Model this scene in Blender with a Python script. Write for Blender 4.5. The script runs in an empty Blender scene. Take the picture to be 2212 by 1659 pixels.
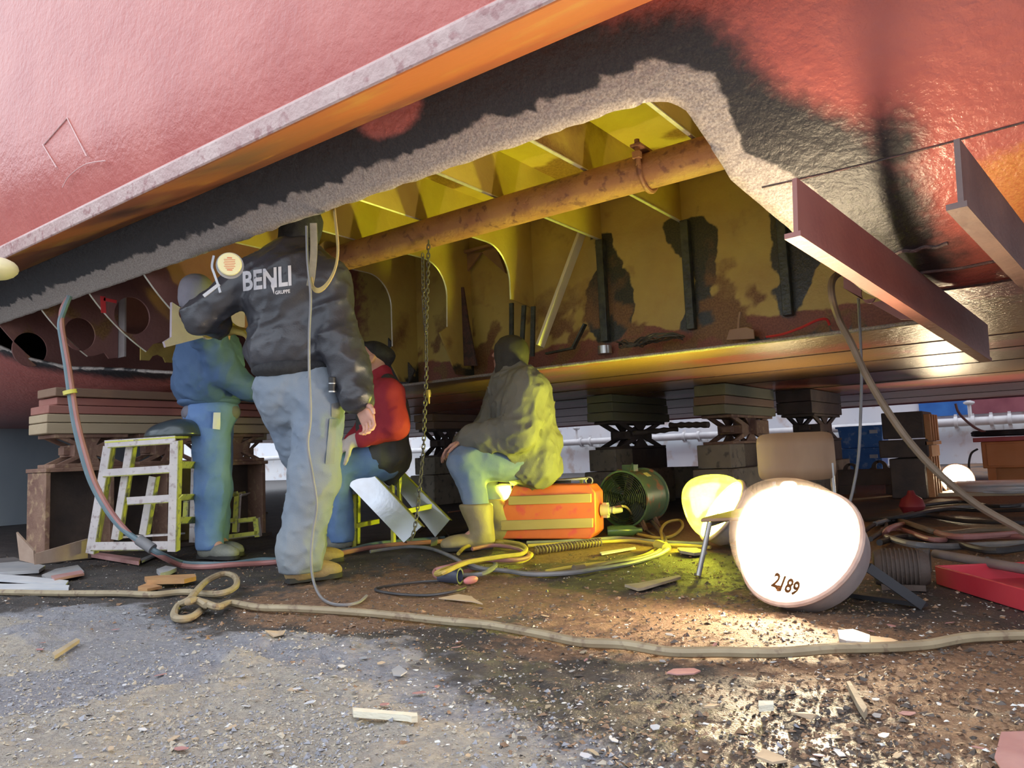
import bpy, bmesh, math, random
import numpy as np
from mathutils import Vector, Matrix
from mathutils.bvhtree import BVHTree

random.seed(7); rng = np.random.RandomState(7)
scene = bpy.context.scene
COL = scene.collection

# ------------------------------------------------------------------ camera
W, H, FPX = 2212.0, 1659.0, 1620.0
CAM_H = 0.53
_vp = np.array([-1100 - W/2, 1078 - H/2, FPX])           # vanishing point of the ship's length (-X)
_hd = np.array([1, -0.042, 0.0])                          # tilt of the horizon
_X = -_vp/np.linalg.norm(_vp)
_Z = np.cross(_hd, _vp); _Z /= np.linalg.norm(_Z)
if _Z[1] > 0: _Z = -_Z
_Y = np.cross(_Z, _X)
CR = np.stack([_X, _Y, _Z])                               # camera axes (right, down, forward) -> world
CC = np.array([0, 0, CAM_H])
RIGHT, DOWN, FWD = CR[:, 0], CR[:, 1], CR[:, 2]
def ray(px, py): return CR @ np.array([px - W/2, py - H/2, FPX])
def at(px, py, d): return CC + ray(px, py)*(d/FPX)
def gp(px, py, z=0.0):
    r = ray(px, py); return CC + r*((z - CAM_H)/r[2])
def aty(px, py, y):
    r = ray(px, py); return CC + r*(y/r[1])
def atx(px, py, x):
    r = ray(px, py); return CC + r*(x/r[0])
def depth(p): return float((np.asarray(p) - CC) @ FWD)

cam = bpy.data.cameras.new('camera'); camo = bpy.data.objects.new('camera', cam); COL.objects.link(camo)
cam.sensor_fit = 'HORIZONTAL'; cam.sensor_width = 36.0; cam.lens = 36.0*FPX/W
cam.clip_start = 0.02; cam.clip_end = 200
m = Matrix.Identity(4)
for i in range(3):
    m[i][0] = RIGHT[i]; m[i][1] = -DOWN[i]; m[i][2] = -FWD[i]; m[i][3] = CC[i]
camo.matrix_world = m
scene.camera = camo

# ------------------------------------------------------------------ light: overcast sky, exposure
wd = bpy.data.worlds.new('sky'); scene.world = wd; wd.use_nodes = True
nt = wd.node_tree; bg = nt.nodes['Background']
SKY_STRENGTH = 1.45
geo = nt.nodes.new('ShaderNodeTexCoord'); sep = nt.nodes.new('ShaderNodeSeparateXYZ')
rmp = nt.nodes.new('ShaderNodeValToRGB')
nt.links.new(geo.outputs['Generated'], sep.inputs[0]); nt.links.new(sep.outputs['Z'], rmp.inputs[0])
rmp.color_ramp.elements[0].color = (0.62, 0.69, 0.80, 1); rmp.color_ramp.elements[0].position = 0.0
rmp.color_ramp.elements[1].color = (0.84, 0.91, 1.0, 1); rmp.color_ramp.elements[1].position = 0.6
nt.links.new(rmp.outputs[0], bg.inputs[0]); bg.inputs[1].default_value = SKY_STRENGTH
scene.view_settings.view_transform = 'Standard'; scene.view_settings.look = 'None'
scene.view_settings.gamma = 1.0; scene.view_settings.use_curve_mapping = False
scene.view_settings.exposure = 0.8
scene.cycles.use_denoising = True
scene.cycles.max_bounces = 8
scene.cycles.sample_clamp_indirect = 6.0
LAMP_W, LAMP_Y = 165.0, 150.0

# ------------------------------------------------------------------ materials
MATS = {}
def M(name, col, rough=0.6, metal=0.0, col2=None, scale=6.0, bump=0.0, bscale=None, spec=0.5, thr=(0.35, 0.65), detail=6.0, coat=0.0, stretch=None, col3=None):
    """plain surface colour broken up by noise, with fine relief"""
    if name in MATS: return MATS[name]
    mt = bpy.data.materials.new(name); mt.use_nodes = True
    n = mt.node_tree; b = n.nodes['Principled BSDF']
    b.inputs['Roughness'].default_value = rough; b.inputs['Metallic'].default_value = metal
    b.inputs['Specular IOR Level'].default_value = spec
    b.inputs['Coat Weight'].default_value = coat
    b.inputs['Base Color'].default_value = (*col, 1)
    tc = n.nodes.new('ShaderNodeTexCoord'); vec = tc.outputs['Object']
    if stretch:
        mp = n.nodes.new('ShaderNodeMapping'); mp.inputs['Scale'].default_value = stretch
        n.links.new(vec, mp.inputs[0]); vec = mp.outputs[0]
    if col2 is not None:
        nz = n.nodes.new('ShaderNodeTexNoise'); nz.inputs['Scale'].default_value = scale; nz.inputs['Detail'].default_value = detail
        n.links.new(vec, nz.inputs['Vector'])
        r = n.nodes.new('ShaderNodeValToRGB'); n.links.new(nz.outputs['Fac'], r.inputs[0])
        r.color_ramp.elements[0].position = thr[0]; r.color_ramp.elements[0].color = (*col, 1)
        r.color_ramp.elements[1].position = thr[1]; r.color_ramp.elements[1].color = (*col2, 1)
        out = r.outputs[0]
        if col3 is not None:
            nz3 = n.nodes.new('ShaderNodeTexNoise'); nz3.inputs['Scale'].default_value = scale*3.1; nz3.inputs['Detail'].default_value = 8
            n.links.new(vec, nz3.inputs['Vector'])
            r3 = n.nodes.new('ShaderNodeMapRange'); r3.inputs[1].default_value = 0.56; r3.inputs[2].default_value = 0.66
            n.links.new(nz3.outputs['Fac'], r3.inputs[0])
            mx = n.nodes.new('ShaderNodeMixRGB'); mx.inputs[2].default_value = (*col3, 1)
            n.links.new(r3.outputs[0], mx.inputs[0]); n.links.new(out, mx.inputs[1]); out = mx.outputs[0]
        n.links.new(out, b.inputs['Base Color'])
    if bump > 0:
        nb = n.nodes.new('ShaderNodeTexNoise'); nb.inputs['Scale'].default_value = bscale or scale*4; nb.inputs['Detail'].default_value = 5
        n.links.new(vec, nb.inputs['Vector'])
        bp = n.nodes.new('ShaderNodeBump'); bp.inputs['Strength'].default_value = bump; bp.inputs['Distance'].default_value = 0.01
        n.links.new(nb.outputs['Fac'], bp.inputs['Height']); n.links.new(bp.outputs[0], b.inputs['Normal'])
    MATS[name] = mt
    return mt
def emit(name, col, strength):
    mt = bpy.data.materials.new(name); mt.use_nodes = True; n = mt.node_tree
    b = n.nodes['Principled BSDF']; b.inputs['Base Color'].default_value = (0, 0, 0, 1)
    b.inputs['Emission Color'].default_value = (*col, 1); b.inputs['Emission Strength'].default_value = strength
    MATS[name] = mt; return mt

# value noise in numpy (for attributes and displaced surfaces)
_perm = rng.rand(64, 64, 64).astype(np.float32)
def vnoise(p):
    p = np.asarray(p, dtype=np.float64); i = np.floor(p).astype(int); f = p - i; f = f*f*(3 - 2*f)
    r = 0
    for dx in (0, 1):
        wx = f[..., 0] if dx else 1 - f[..., 0]
        for dy in (0, 1):
            wy = f[..., 1] if dy else 1 - f[..., 1]
            for dz in (0, 1):
                wz = f[..., 2] if dz else 1 - f[..., 2]
                r = r + wx*wy*wz*_perm[(i[..., 0] + dx) & 63, (i[..., 1] + dy) & 63, (i[..., 2] + dz) & 63]
    return r
def fbm(p, oct=4):
    p = np.asarray(p, dtype=np.float64); s = 0; a = 0.5; t = 0
    for k in range(oct): s = s + a*vnoise(p*(2**k) + 7.3*k); t += a; a *= 0.5
    return s/t

# ------------------------------------------------------------------ object helpers
def clean(name): return name
def thing(name, label, cat, loc, group=None):
    o = bpy.data.objects.new(name, None); COL.objects.link(o); o.empty_display_size = 0.05
    o.location = loc; o['label'] = label; o['category'] = cat
    if group: o['group'] = group
    return o
def tag(o, label=None, cat=None, group=None, kind=None):
    if label: o['label'] = label
    if cat: o['category'] = cat
    if group: o['group'] = group
    if kind: o['kind'] = kind
    return o
def wloc(o):
    v = np.zeros(3)
    while o is not None:
        v = v + np.array(o.location); o = o.parent
    return v
def link_mesh(name, me, mat, parent=None, origin=None):
    """verts are world coordinates; they are moved so that the origin is the parent's (or the given) place"""
    o = bpy.data.objects.new(name, me); COL.objects.link(o)
    if parent is not None:
        off = wloc(parent); o.parent = parent
        me.transform(Matrix.Translation(Vector(-off)))
    elif origin is not None:
        o.location = origin; me.transform(Matrix.Translation(-Vector(origin)))
    mats = mat if isinstance(mat, (list, tuple)) else [mat]
    for q in mats: me.materials.append(q)
    return o
def mesh_np(V, F):
    me = bpy.data.meshes.new('m'); me.from_pydata([tuple(v) for v in V], [], F); me.update(); return me
def unit(v):
    v = np.asarray(v, float); return v/(np.linalg.norm(v) + 1e-12)
def frame(d, up=(0, 0, 1)):
    d = unit(d); u = np.asarray(up, float)
    if abs(d @ unit(u)) > 0.98: u = np.array([1.0, 0, 0])
    s = unit(np.cross(d, u)); t = np.cross(s, d); return d, s, t
def spline(P, n=8, closed=False):
    P = np.asarray(P, float); N = len(P); out = []
    segs = N if closed else N - 1
    for i in range(segs):
        if closed: a, b, c, d = P[(i-1) % N], P[i], P[(i+1) % N], P[(i+2) % N]
        else: a, b, c, d = P[max(i-1, 0)], P[i], P[i+1], P[min(i+2, N-1)]
        for k in range(n):
            t = k/n
            out.append(0.5*((2*b) + (-a + c)*t + (2*a - 5*b + 4*c - d)*t*t + (-a + 3*b - 3*c + d)*t**3))
    if not closed: out.append(P[-1])
    return np.array(out)
class MB:
    def __init__(s): s.V = []; s.F = []; s.mi = []; s.cur = 0
    def add(s, V, F):
        o = len(s.V); s.V += [tuple(map(float, v)) for v in V]; s.F += [tuple(i + o for i in f) for f in F]; s.mi += [s.cur]*len(F); return s
    def box(s, c, size, ax=None):
        c = np.asarray(c, float); ax = np.eye(3) if ax is None else np.asarray(ax)
        h = np.asarray(size, float)/2
        V = [c + ax[0]*h[0]*i + ax[1]*h[1]*j + ax[2]*h[2]*k for k in (-1, 1) for j in (-1, 1) for i in (-1, 1)]
        return s.add(V, [(0, 2, 3, 1), (4, 5, 7, 6), (0, 1, 5, 4), (2, 6, 7, 3), (0, 4, 6, 2), (1, 3, 7, 5)])
    def bar(s, a, b, w, h, up=(0, 0, 1)):
        a = np.asarray(a, float); b = np.asarray(b, float); d, sd, t = frame(b - a, up)
        return s.box((a + b)/2, (np.linalg.norm(b - a), w, h), [d, sd, t])
    def prism(s, poly, vec):
        """closed outline (3-D points) pushed along vec"""
        P = [np.asarray(p, float) for p in poly]; n = len(P); v = np.asarray(vec, float)
        V = P + [p + v for p in P]
        F = [tuple(range(n - 1, -1, -1)), tuple(range(n, 2*n))] + [(i, (i + 1) % n, n + (i + 1) % n, n + i) for i in range(n)]
        return s.add(V, F)
    def tube(s, P, r, n=8, closed=False, up=(0, 0, 1)):
        P = np.asarray(P, float); N = len(P); R = np.full(N, r) if np.isscalar(r) else np.asarray(r)
        V = []; prev = None
        for i in range(N):
            if closed: d = P[(i + 1) % N] - P[(i - 1) % N]
            else: d = P[min(i + 1, N - 1)] - P[max(i - 1, 0)]
            d = unit(d)
            if prev is None: _, sd, t = frame(d, up)
            else:
                sd = prev - d*(prev @ d); sd = unit(sd); t = np.cross(sd, d)
            prev = sd
            for k in range(n):
                a = 2*math.pi*k/n; V.append(P[i] + R[i]*(math.cos(a)*sd + math.sin(a)*t))
        F = []
        for i in range(N if closed else N - 1):
            j = (i + 1) % N
            for k in range(n): F.append((i*n + k, i*n + (k + 1) % n, j*n + (k + 1) % n, j*n + k))
        if not closed: F += [tuple(range(n - 1, -1, -1)), tuple((N - 1)*n + k for k in range(n))]
        return s.add(V, F)
    def cyl(s, a, b, r, r2=None, n=16): return s.tube([a, b], [r, r if r2 is None else r2], n)
    def lathe(s, c, axis, prof, n=32, up=(0, 0, 1), cap=True):
        """prof: (distance along axis, radius)"""
        d, sd, t = frame(axis, up); c = np.asarray(c, float); V = []
        for (z, r) in prof:
            for k in range(n):
                a = 2*math.pi*k/n; V.append(c + d*z + r*(math.cos(a)*sd + math.sin(a)*t))
        F = []
        for i in range(len(prof) - 1):
            for k in range(n): F.append((i*n + k, i*n + (k + 1) % n, (i + 1)*n + (k + 1) % n, (i + 1)*n + k))
        if cap: F += [tuple(range(n - 1, -1, -1)), tuple((len(prof) - 1)*n + k for k in range(n))]
        return s.add(V, F)
    def strip(s, P, w, th, nrm):
        """flat band along P; nrm = direction across the band's thickness"""
        P = np.asarray(P, float); N = len(P); V = []
        for i in range(N):
            d = unit(P[min(i + 1, N - 1)] - P[max(i - 1, 0)]); nn = np.asarray(nrm[i] if np.ndim(nrm) == 2 else nrm, float)
            sd = unit(np.cross(d, nn)); nn = np.cross(sd, d)
            for (a, b) in ((-1, -1), (1, -1), (1, 1), (-1, 1)): V.append(P[i] + sd*a*w/2 + nn*b*th/2)
        F = [(0, 1, 2, 3), ((N-1)*4 + 3, (N-1)*4 + 2, (N-1)*4 + 1, (N-1)*4)]
        for i in range(N - 1):
            for k in range(4): F.append((i*4 + k, (i + 1)*4 + k, (i + 1)*4 + (k + 1) % 4, i*4 + (k + 1) % 4))
        return s.add(V, F)
    def sphere(s, c, r, n=12, ax=None):
        ax = np.eye(3) if ax is None else np.asarray(ax); r = np.full(3, r) if np.isscalar(r) else np.asarray(r)
        V = []; c = np.asarray(c, float)
        for i in range(n + 1):
            th = math.pi*i/n
            for k in range(2*n):
                a = math.pi*k/n; q = np.array([math.sin(th)*math.cos(a), math.sin(th)*math.sin(a), math.cos(th)])*r; V.append(c + q @ ax)
        F = []
        for i in range(n):
            for k in range(2*n): F.append((i*2*n + k, (i + 1)*2*n + k, (i + 1)*2*n + (k + 1) % (2*n), i*2*n + (k + 1) % (2*n)))
        return s.add(V, F)
    def build(s, name, mat, parent=None, smooth=True, bevel=0.0, origin=None, angle=38):
        me = bpy.data.meshes.new(name); me.from_pydata(s.V, [], s.F)
        bm = bmesh.new(); bm.from_mesh(me)
        bmesh.ops.remove_doubles(bm, verts=bm.verts, dist=1e-6)
        bmesh.ops.recalc_face_normals(bm, faces=bm.faces); bm.to_mesh(me); bm.free()
        if isinstance(mat, (list, tuple)) and len(me.polygons) == len(s.mi):
            me.polygons.foreach_set('material_index', s.mi)
        if smooth:
            me.polygons.foreach_set('use_smooth', [True]*len(me.polygons)); me.set_sharp_from_angle(angle=math.radians(angle))
        me.update()
        if origin is None and parent is None:
            v = np.array(s.V); origin = (float(v[:, 0].mean()), float(v[:, 1].mean()), float(v[:, 2].min()))
        o = link_mesh(name, me, mat, parent, origin)
        if bevel > 0:
            md = o.modifiers.new('bevel', 'BEVEL'); md.width = bevel; md.segments = 2; md.limit_method = 'ANGLE'
        return o
def copy_part(src, parent, loc=None, rot=None):
    o = src.copy(); COL.objects.link(o); o.parent = parent
    if loc is not None: o.location = loc
    if rot is not None: o.rotation_euler = rot
    return o

# ------------------------------------------------------------------ signed-distance modelling (bodies, clothes)
def surface_nets(Fv, org, h):
    nx, ny, nz = Fv.shape; ins = Fv < 0
    C = [(0,0,0),(1,0,0),(0,1,0),(1,1,0),(0,0,1),(1,0,1),(0,1,1),(1,1,1)]
    sl = lambda A, c: A[c[0]:nx-1+c[0], c[1]:ny-1+c[1], c[2]:nz-1+c[2]]
    cnt = sum(sl(ins, c).astype(np.int8) for c in C)
    act = (cnt > 0) & (cnt < 8); idx = -np.ones(act.shape, np.int64); ai = np.argwhere(act); idx[act] = np.arange(len(ai))
    acc = np.zeros((len(ai), 3)); num = np.zeros(len(ai))
    vals = [Fv[ai[:, 0]+c[0], ai[:, 1]+c[1], ai[:, 2]+c[2]] for c in C]
    E = [(0,1),(2,3),(4,5),(6,7),(0,2),(1,3),(4,6),(5,7),(0,4),(1,5),(2,6),(3,7)]
    for a, b in E:
        va, vb = vals[a], vals[b]; cr = (va < 0) != (vb < 0)
        t = np.where(cr, va/np.where(cr, va - vb, 1), 0)
        p = np.array(C[a])[None, :] + t[:, None]*(np.array(C[b]) - np.array(C[a]))[None, :]
        acc += np.where(cr[:, None], p, 0); num += cr
    V = org + (ai + acc/num[:, None])*h
    Q = []
    for ax in range(3):
        A = [0, 0, 0]; A[ax] = 1
        s0 = ins[:nx-A[0], :ny-A[1], :nz-A[2]]; s1 = ins[A[0]:, A[1]:, A[2]:]
        e = np.argwhere(s0 != s1); fl = s0[e[:, 0], e[:, 1], e[:, 2]]
        o1, o2 = [(1, 2), (2, 0), (0, 1)][ax]
        ok = (e[:, o1] > 0) & (e[:, o2] > 0) & (e[:, o1] < idx.shape[o1]) & (e[:, o2] < idx.shape[o2]) & (e[:, ax] < idx.shape[ax])
        e = e[ok]; fl = fl[ok]; d1 = np.zeros(3, int); d1[o1] = 1; d2 = np.zeros(3, int); d2[o2] = 1
        g = lambda q: idx[q[:, 0], q[:, 1], q[:, 2]]
        q = np.stack([g(e - d1 - d2), g(e - d2), g(e), g(e - d1)], 1)
        q[~fl] = q[~fl][:, ::-1]; Q.append(q)
    return V, np.concatenate(Q)
class SDF:
    def __init__(s, k=0.03): s.P = []; s.k = k
    def cone(s, a, b, ra, rb=None, k=None, sub=False):
        s.P.append(('c', np.asarray(a, float), np.asarray(b, float), ra, ra if rb is None else rb, s.k if k is None else k, sub)); return s
    def chain(s, pts, rs, k=None):
        for i in range(len(pts) - 1): s.cone(pts[i], pts[i+1], rs[i], rs[i+1], k)
        return s
    def ell(s, c, r, ax=None, k=None, sub=False):
        s.P.append(('e', np.asarray(c, float), np.asarray(r, float), np.eye(3) if ax is None else np.asarray(ax), None, s.k if k is None else k, sub)); return s
    def rbox(s, c, half, ax, rad, k=None, sub=False):
        s.P.append(('b', np.asarray(c, float), np.asarray(half, float), np.asarray(ax), rad, s.k if k is None else k, sub)); return s
    def bounds(s):
        lo = np.full(3, 1e9); hi = -lo
        for p in s.P:
            if p[-1]: continue
            if p[0] == 'c':
                a, b = p[1], p[2]; lo = np.minimum(lo, np.minimum(a - p[3], b - p[4])); hi = np.maximum(hi, np.maximum(a + p[3], b + p[4]))
            else:
                r = np.max(p[2]) + (p[4] or 0); lo = np.minimum(lo, p[1] - r*1.5); hi = np.maximum(hi, p[1] + r*1.5)
        return lo, hi
    def mesh(s, h=0.01, disp=None, cut=None):
        lo, hi = s.bounds(); lo -= 4*h; hi += 4*h
        n = np.ceil((hi - lo)/h).astype(int) + 1
        Fv = np.full(n, 0.2, np.float32)
        axs = [lo[i] + np.arange(n[i])*h for i in range(3)]
        for p in s.P:
            k = p[-2]; m = k*1.2 + 3*h + 0.02
            if p[0] == 'c':
                bl = np.minimum(p[1] - p[3], p[2] - p[4]) - m; bh = np.maximum(p[1] + p[3], p[2] + p[4]) + m
            else:
                r = (np.max(p[2]) + (p[4] or 0))*(1.5 if p[0] == 'b' else 1) + m; bl = p[1] - r; bh = p[1] + r
            i0 = np.clip(((bl - lo)/h).astype(int), 0, n - 1); i1 = np.clip(((bh - lo)/h).astype(int) + 2, 1, n)
            if (i1 <= i0).any(): continue
            X, Y, Z = np.meshgrid(*[axs[q][i0[q]:i1[q]] for q in range(3)], indexing='ij')
            Pt = np.stack([X, Y, Z], -1)
            if p[0] == 'c':
                ba = p[2] - p[1]; L2 = ba @ ba + 1e-12
                t = np.clip(((Pt - p[1]) @ ba)/L2, 0, 1)
                d = np.sqrt((((Pt - p[1]) - t[..., None]*ba)**2).sum(-1)) - (p[3] + (p[4] - p[3])*t)
            elif p[0] == 'e':
                q = (Pt - p[1]) @ p[3].T; r = p[2]
                k0 = np.sqrt(((q/r)**2).sum(-1)); k1 = np.sqrt(((q/(r*r))**2).sum(-1)) + 1e-9
                d = k0*(k0 - 1)/k1
            else:
                q = np.abs((Pt - p[1]) @ p[3].T) - (p[2] - p[4])
                d = np.sqrt((np.maximum(q, 0)**2).sum(-1)) + np.minimum(q.max(-1), 0) - p[4]
            S = Fv[i0[0]:i1[0], i0[1]:i1[1], i0[2]:i1[2]]
            if p[-1]:
                d2 = -d; hh = np.maximum(k - np.abs(S - d2), 0)/max(k, 1e-6); S[...] = np.maximum(S, d2) + hh*hh*k*0.25
            else:
                hh = np.maximum(k - np.abs(S - d), 0)/max(k, 1e-6); S[...] = np.minimum(S, d) - hh*hh*k*0.25
        near = np.abs(Fv) < 0.06
        if disp is not None or cut is not None:
            ii = np.argwhere(near); P = lo + ii*h; v = Fv[near]
            if disp is not None: v = v + disp(P)
            if cut is not None: pass
            Fv[near] = v
        if cut is not None:      # list of (point, normal): keep the side against the normal
            G = np.meshgrid(*axs, indexing='ij')
            for c, nn in cut:
                c = np.asarray(c); nn = unit(nn)
                pl = sum((G[q] - c[q])*nn[q] for q in range(3)); Fv = np.maximum(Fv, pl.astype(np.float32))
        Fv[0], Fv[-1], Fv[:, 0], Fv[:, -1], Fv[:, :, 0], Fv[:, :, -1] = [np.float32(0.2)]*6
        return surface_nets(Fv, lo, h)
    def build(s, name, mat, parent, h=0.01, disp=None, cut=None, smooth=3):
        V, Q = s.mesh(h, disp, cut)
        me = bpy.data.meshes.new(name); me.vertices.add(len(V)); me.vertices.foreach_set('co', V.astype(np.float32).ravel())
        me.loops.add(Q.size); me.loops.foreach_set('vertex_index', Q.astype(np.int32).ravel())
        me.polygons.add(len(Q)); me.polygons.foreach_set('loop_start', np.arange(0, Q.size, 4, dtype=np.int32))
        me.polygons.foreach_set('use_smooth', np.ones(len(Q), bool)); me.update(calc_edges=True); me.validate()
        if smooth:
            bm = bmesh.new(); bm.from_mesh(me)
            for _ in range(smooth): bmesh.ops.smooth_vert(bm, verts=bm.verts, factor=0.5, use_axis_x=True, use_axis_y=True, use_axis_z=True)
            bm.to_mesh(me); bm.free()
        return link_mesh(name, me, mat, parent)
def folds(amp=0.006, freq=26.0, seed=0, axis=(0, 0, 1), stretch=0.35):
    """cloth creases: ridged noise stretched along an axis"""
    a = unit(axis)
    def f(P):
        q = P - np.outer(P @ a, a)*(1 - stretch)
        n1 = np.abs(fbm(q*freq*0.42 + seed*3.7, 2) - 0.5)*2
        n2 = np.abs(fbm(q*freq*1.1 + seed*5.1 + 11, 2) - 0.5)*2
        return amp*1.5*(1.3*np.sqrt(n1) - 0.9) + amp*0.9*(1.3*np.sqrt(n2) - 0.8)
    return f

# ================================================================== SETTING
def attr_mat(name, layers, base, rough=0.5, bump=0.3, bscale=18.0, base2=None, scale=3.0, edge=0.25, escale=14.0, rough_layers=None, bump2=None, spec=0.5, coat=0.0, bdist=0.01, soft=False):
    """surface whose paint patches come from the point attribute 'mask' (R,G,B,A = up to four coats over the base), broken up by noise"""
    mt = bpy.data.materials.new(name); mt.use_nodes = True; n = mt.node_tree; L = n.links; b = n.nodes['Principled BSDF']
    b.inputs['Specular IOR Level'].default_value = spec; b.inputs['Coat Weight'].default_value = coat; b.inputs['Coat Roughness'].default_value = 0.15
    tc = n.nodes.new('ShaderNodeTexCoord').outputs['Object']
    def noise(sc, det=7):
        z = n.nodes.new('ShaderNodeTexNoise'); z.inputs['Scale'].default_value = sc; z.inputs['Detail'].default_value = det; z.inputs['Roughness'].default_value = 0.6
        L.new(tc, z.inputs['Vector']); return z.outputs['Fac']
    at_ = n.nodes.new('ShaderNodeAttribute'); at_.attribute_name = 'mask'
    sp = n.nodes.new('ShaderNodeSeparateColor'); L.new(at_.outputs['Color'], sp.inputs[0])
    chans = [sp.outputs[0], sp.outputs[1], sp.outputs[2], at_.outputs['Alpha']]
    col = n.nodes.new('ShaderNodeMixRGB'); col.inputs[1].default_value = (*base, 1); col.inputs[2].default_value = (*(base2 or base), 1)
    mr0 = n.nodes.new('ShaderNodeMapRange'); mr0.inputs[1].default_value = 0.35; mr0.inputs[2].default_value = 0.65
    L.new(noise(scale), mr0.inputs[0]); L.new(mr0.outputs[0], col.inputs[0]); cur = col.outputs[0]
    rv = n.nodes.new('ShaderNodeValue'); rv.outputs[0].default_value = rough; rcur = rv.outputs[0]
    en = noise(escale, 9); fine = noise(escale*6, 4)
    for i, (c, c2, rg) in enumerate(layers):
        if c is None: continue
        a = n.nodes.new('ShaderNodeMath'); a.operation = 'MULTIPLY_ADD'; a.inputs[1].default_value = edge*2; a.inputs[2].default_value = -edge
        L.new(en, a.inputs[0])
        s = n.nodes.new('ShaderNodeMath'); s.operation = 'ADD'; L.new(a.outputs[0], s.inputs[0]); L.new(chans[i], s.inputs[1])
        mr = n.nodes.new('ShaderNodeMapRange'); mr.interpolation_type = 'SMOOTHSTEP'; mr.inputs[1].default_value = 0.36 if not soft or i != 2 else 0.14; mr.inputs[2].default_value = 0.64 if not soft or i != 2 else 0.86
        L.new(s.outputs[0], mr.inputs[0])
        lc = n.nodes.new('ShaderNodeMixRGB'); lc.inputs[1].default_value = (*c, 1); lc.inputs[2].default_value = (*c2, 1)
        m2 = n.nodes.new('ShaderNodeMapRange'); m2.inputs[1].default_value = 0.4; m2.inputs[2].default_value = 0.6; L.new(fine, m2.inputs[0]); L.new(m2.outputs[0], lc.inputs[0])
        mx = n.nodes.new('ShaderNodeMixRGB'); L.new(mr.outputs[0], mx.inputs[0]); L.new(cur, mx.inputs[1]); L.new(lc.outputs[0], mx.inputs[2]); cur = mx.outputs[0]
        rm = n.nodes.new('ShaderNodeMix'); rm.inputs[3].default_value = rg; L.new(mr.outputs[0], rm.inputs[0]); L.new(rcur, rm.inputs[2]); rcur = rm.outputs[0]
    L.new(cur, b.inputs['Base Color']); L.new(rcur, b.inputs['Roughness'])
    if bump:
        bp = n.nodes.new('ShaderNodeBump'); bp.inputs['Strength'].default_value = bump; bp.inputs['Distance'].default_value = bdist
        L.new(noise(bscale, 4), bp.inputs['Height']); nrm = bp.outputs[0]
        if bump2:
            b2 = n.nodes.new('ShaderNodeBump'); b2.inputs['Strength'].default_value = bump2[0]; b2.inputs['Distance'].default_value = bump2[2]
            L.new(noise(bump2[1], 6), b2.inputs['Height']); L.new(nrm, b2.inputs['Normal']); nrm = b2.outputs[0]
        L.new(nrm, b.inputs['Normal'])
    MATS[name] = mt; return mt
def set_mask(me, R):
    a = me.attributes.new('mask', 'FLOAT_COLOR', 'POINT'); a.data.foreach_set('color', np.asarray(R, np.float32).ravel())
def grid_mesh(name, us, vs, fn, keep=None):
    U, Vv = np.meshgrid(us, vs, indexing='ij'); P = fn(U, Vv).reshape(-1, 3); nu, nv = len(us), len(vs)
    i, j = np.meshgrid(np.arange(nu - 1), np.arange(nv - 1), indexing='ij'); a = (i*nv + j).ravel()
    F = np.stack([a, a + nv, a + nv + 1, a + 1], 1)
    return P, F
def mesh_fast(name, V, F):
    me = bpy.data.meshes.new(name); me.vertices.add(len(V)); me.vertices.foreach_set('co', np.asarray(V, np.float32).ravel())
    F = np.asarray(F, np.int32); k = F.shape[1]
    me.loops.add(F.size); me.loops.foreach_set('vertex_index', F.ravel())
    me.polygons.add(len(F)); me.polygons.foreach_set('loop_start', np.arange(0, F.size, k, dtype=np.int32))
    me.polygons.foreach_set('use_smooth', np.ones(len(F), bool)); me.update(calc_edges=True); return me
def steps(*segs):
    out = []
    for (a, b, d) in segs: out += list(np.arange(a, b - d*0.5, d))
    out.append(segs[-1][1]); return np.array(out)
def sstep(x, a, b):
    t = np.clip((x - a)/(b - a), 0, 1); return t*t*(3 - 2*t)

# ---- floor
bx = [gp(0, 1325), gp(420, 1360), gp(760, 1410), gp(1000, 1480), gp(1250, 1570), gp(1450, 1660), gp(1600, 1720)]
bxs = np.array([p[0] for p in bx]); bys = np.array([p[1] for p in bx]); _o = np.argsort(bxs)
def floor_pale(x, y):
    yb = np.interp(x, bxs[_o], bys[_o]); q = np.stack([x*1.3, y*1.3, 0*x], -1)
    return sstep(yb - y + (fbm(q, 4) - 0.5)*0.9, -0.38, 0.42)
def floor_z(x, y):
    q = np.stack([x, y, 0*x + 3.3], -1)
    nearf = sstep(5.0 - y, 0, 2.5)
    z = (fbm(q*3.0, 3) - 0.5)*0.012 + (fbm(q*14, 3) - 0.5)*0.010 + np.maximum(fbm(q*26, 2) - 0.55, 0)*0.03
    md = np.maximum(fbm(q*2.1 + 9, 2) - 0.53, 0)*np.maximum(fbm(q*17 + 4, 2), 0)
    z = z + md*0.16*sstep(-0.7 - x, 0, 0.6)*sstep(2.0 - y, 0, 0.7)
    return z*nearf
us = steps((-36, -5, 0.4), (-5, 1.0, 0.022), (1.0, 6, 0.4)); vs = steps((-8, 0.4, 0.4), (0.4, 3.4, 0.02), (3.4, 6, 0.08), (6, 19, 0.5))
V, F = grid_mesh('floor', us, vs, lambda U, Vv: np.stack([U, Vv, floor_z(U, Vv)], -1))
V[:, 2] -= 0.004
me = mesh_fast('floor', V, F)
x, y = V[:, 0], V[:, 1]; q3 = np.stack([x, y, 0*x], -1)
pale = floor_pale(x, y)
sand = 0.75*pale*sstep(fbm(q3*1.9 + 5, 3) + 0.22*sstep(-0.9 - x, 0, 0.8)*sstep(1.5 - y, 0, 0.6), 0.50, 0.66)
brown = (1 - pale)*(0.25 + 0.75*sstep(x + 2.9 + (fbm(q3*1.1, 3) - 0.5)*1.6, -0.6, 0.9))*(0.35 + 0.65*sstep(fbm(q3*1.4 + 21, 3), 0.3, 0.6))*0.8
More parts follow.
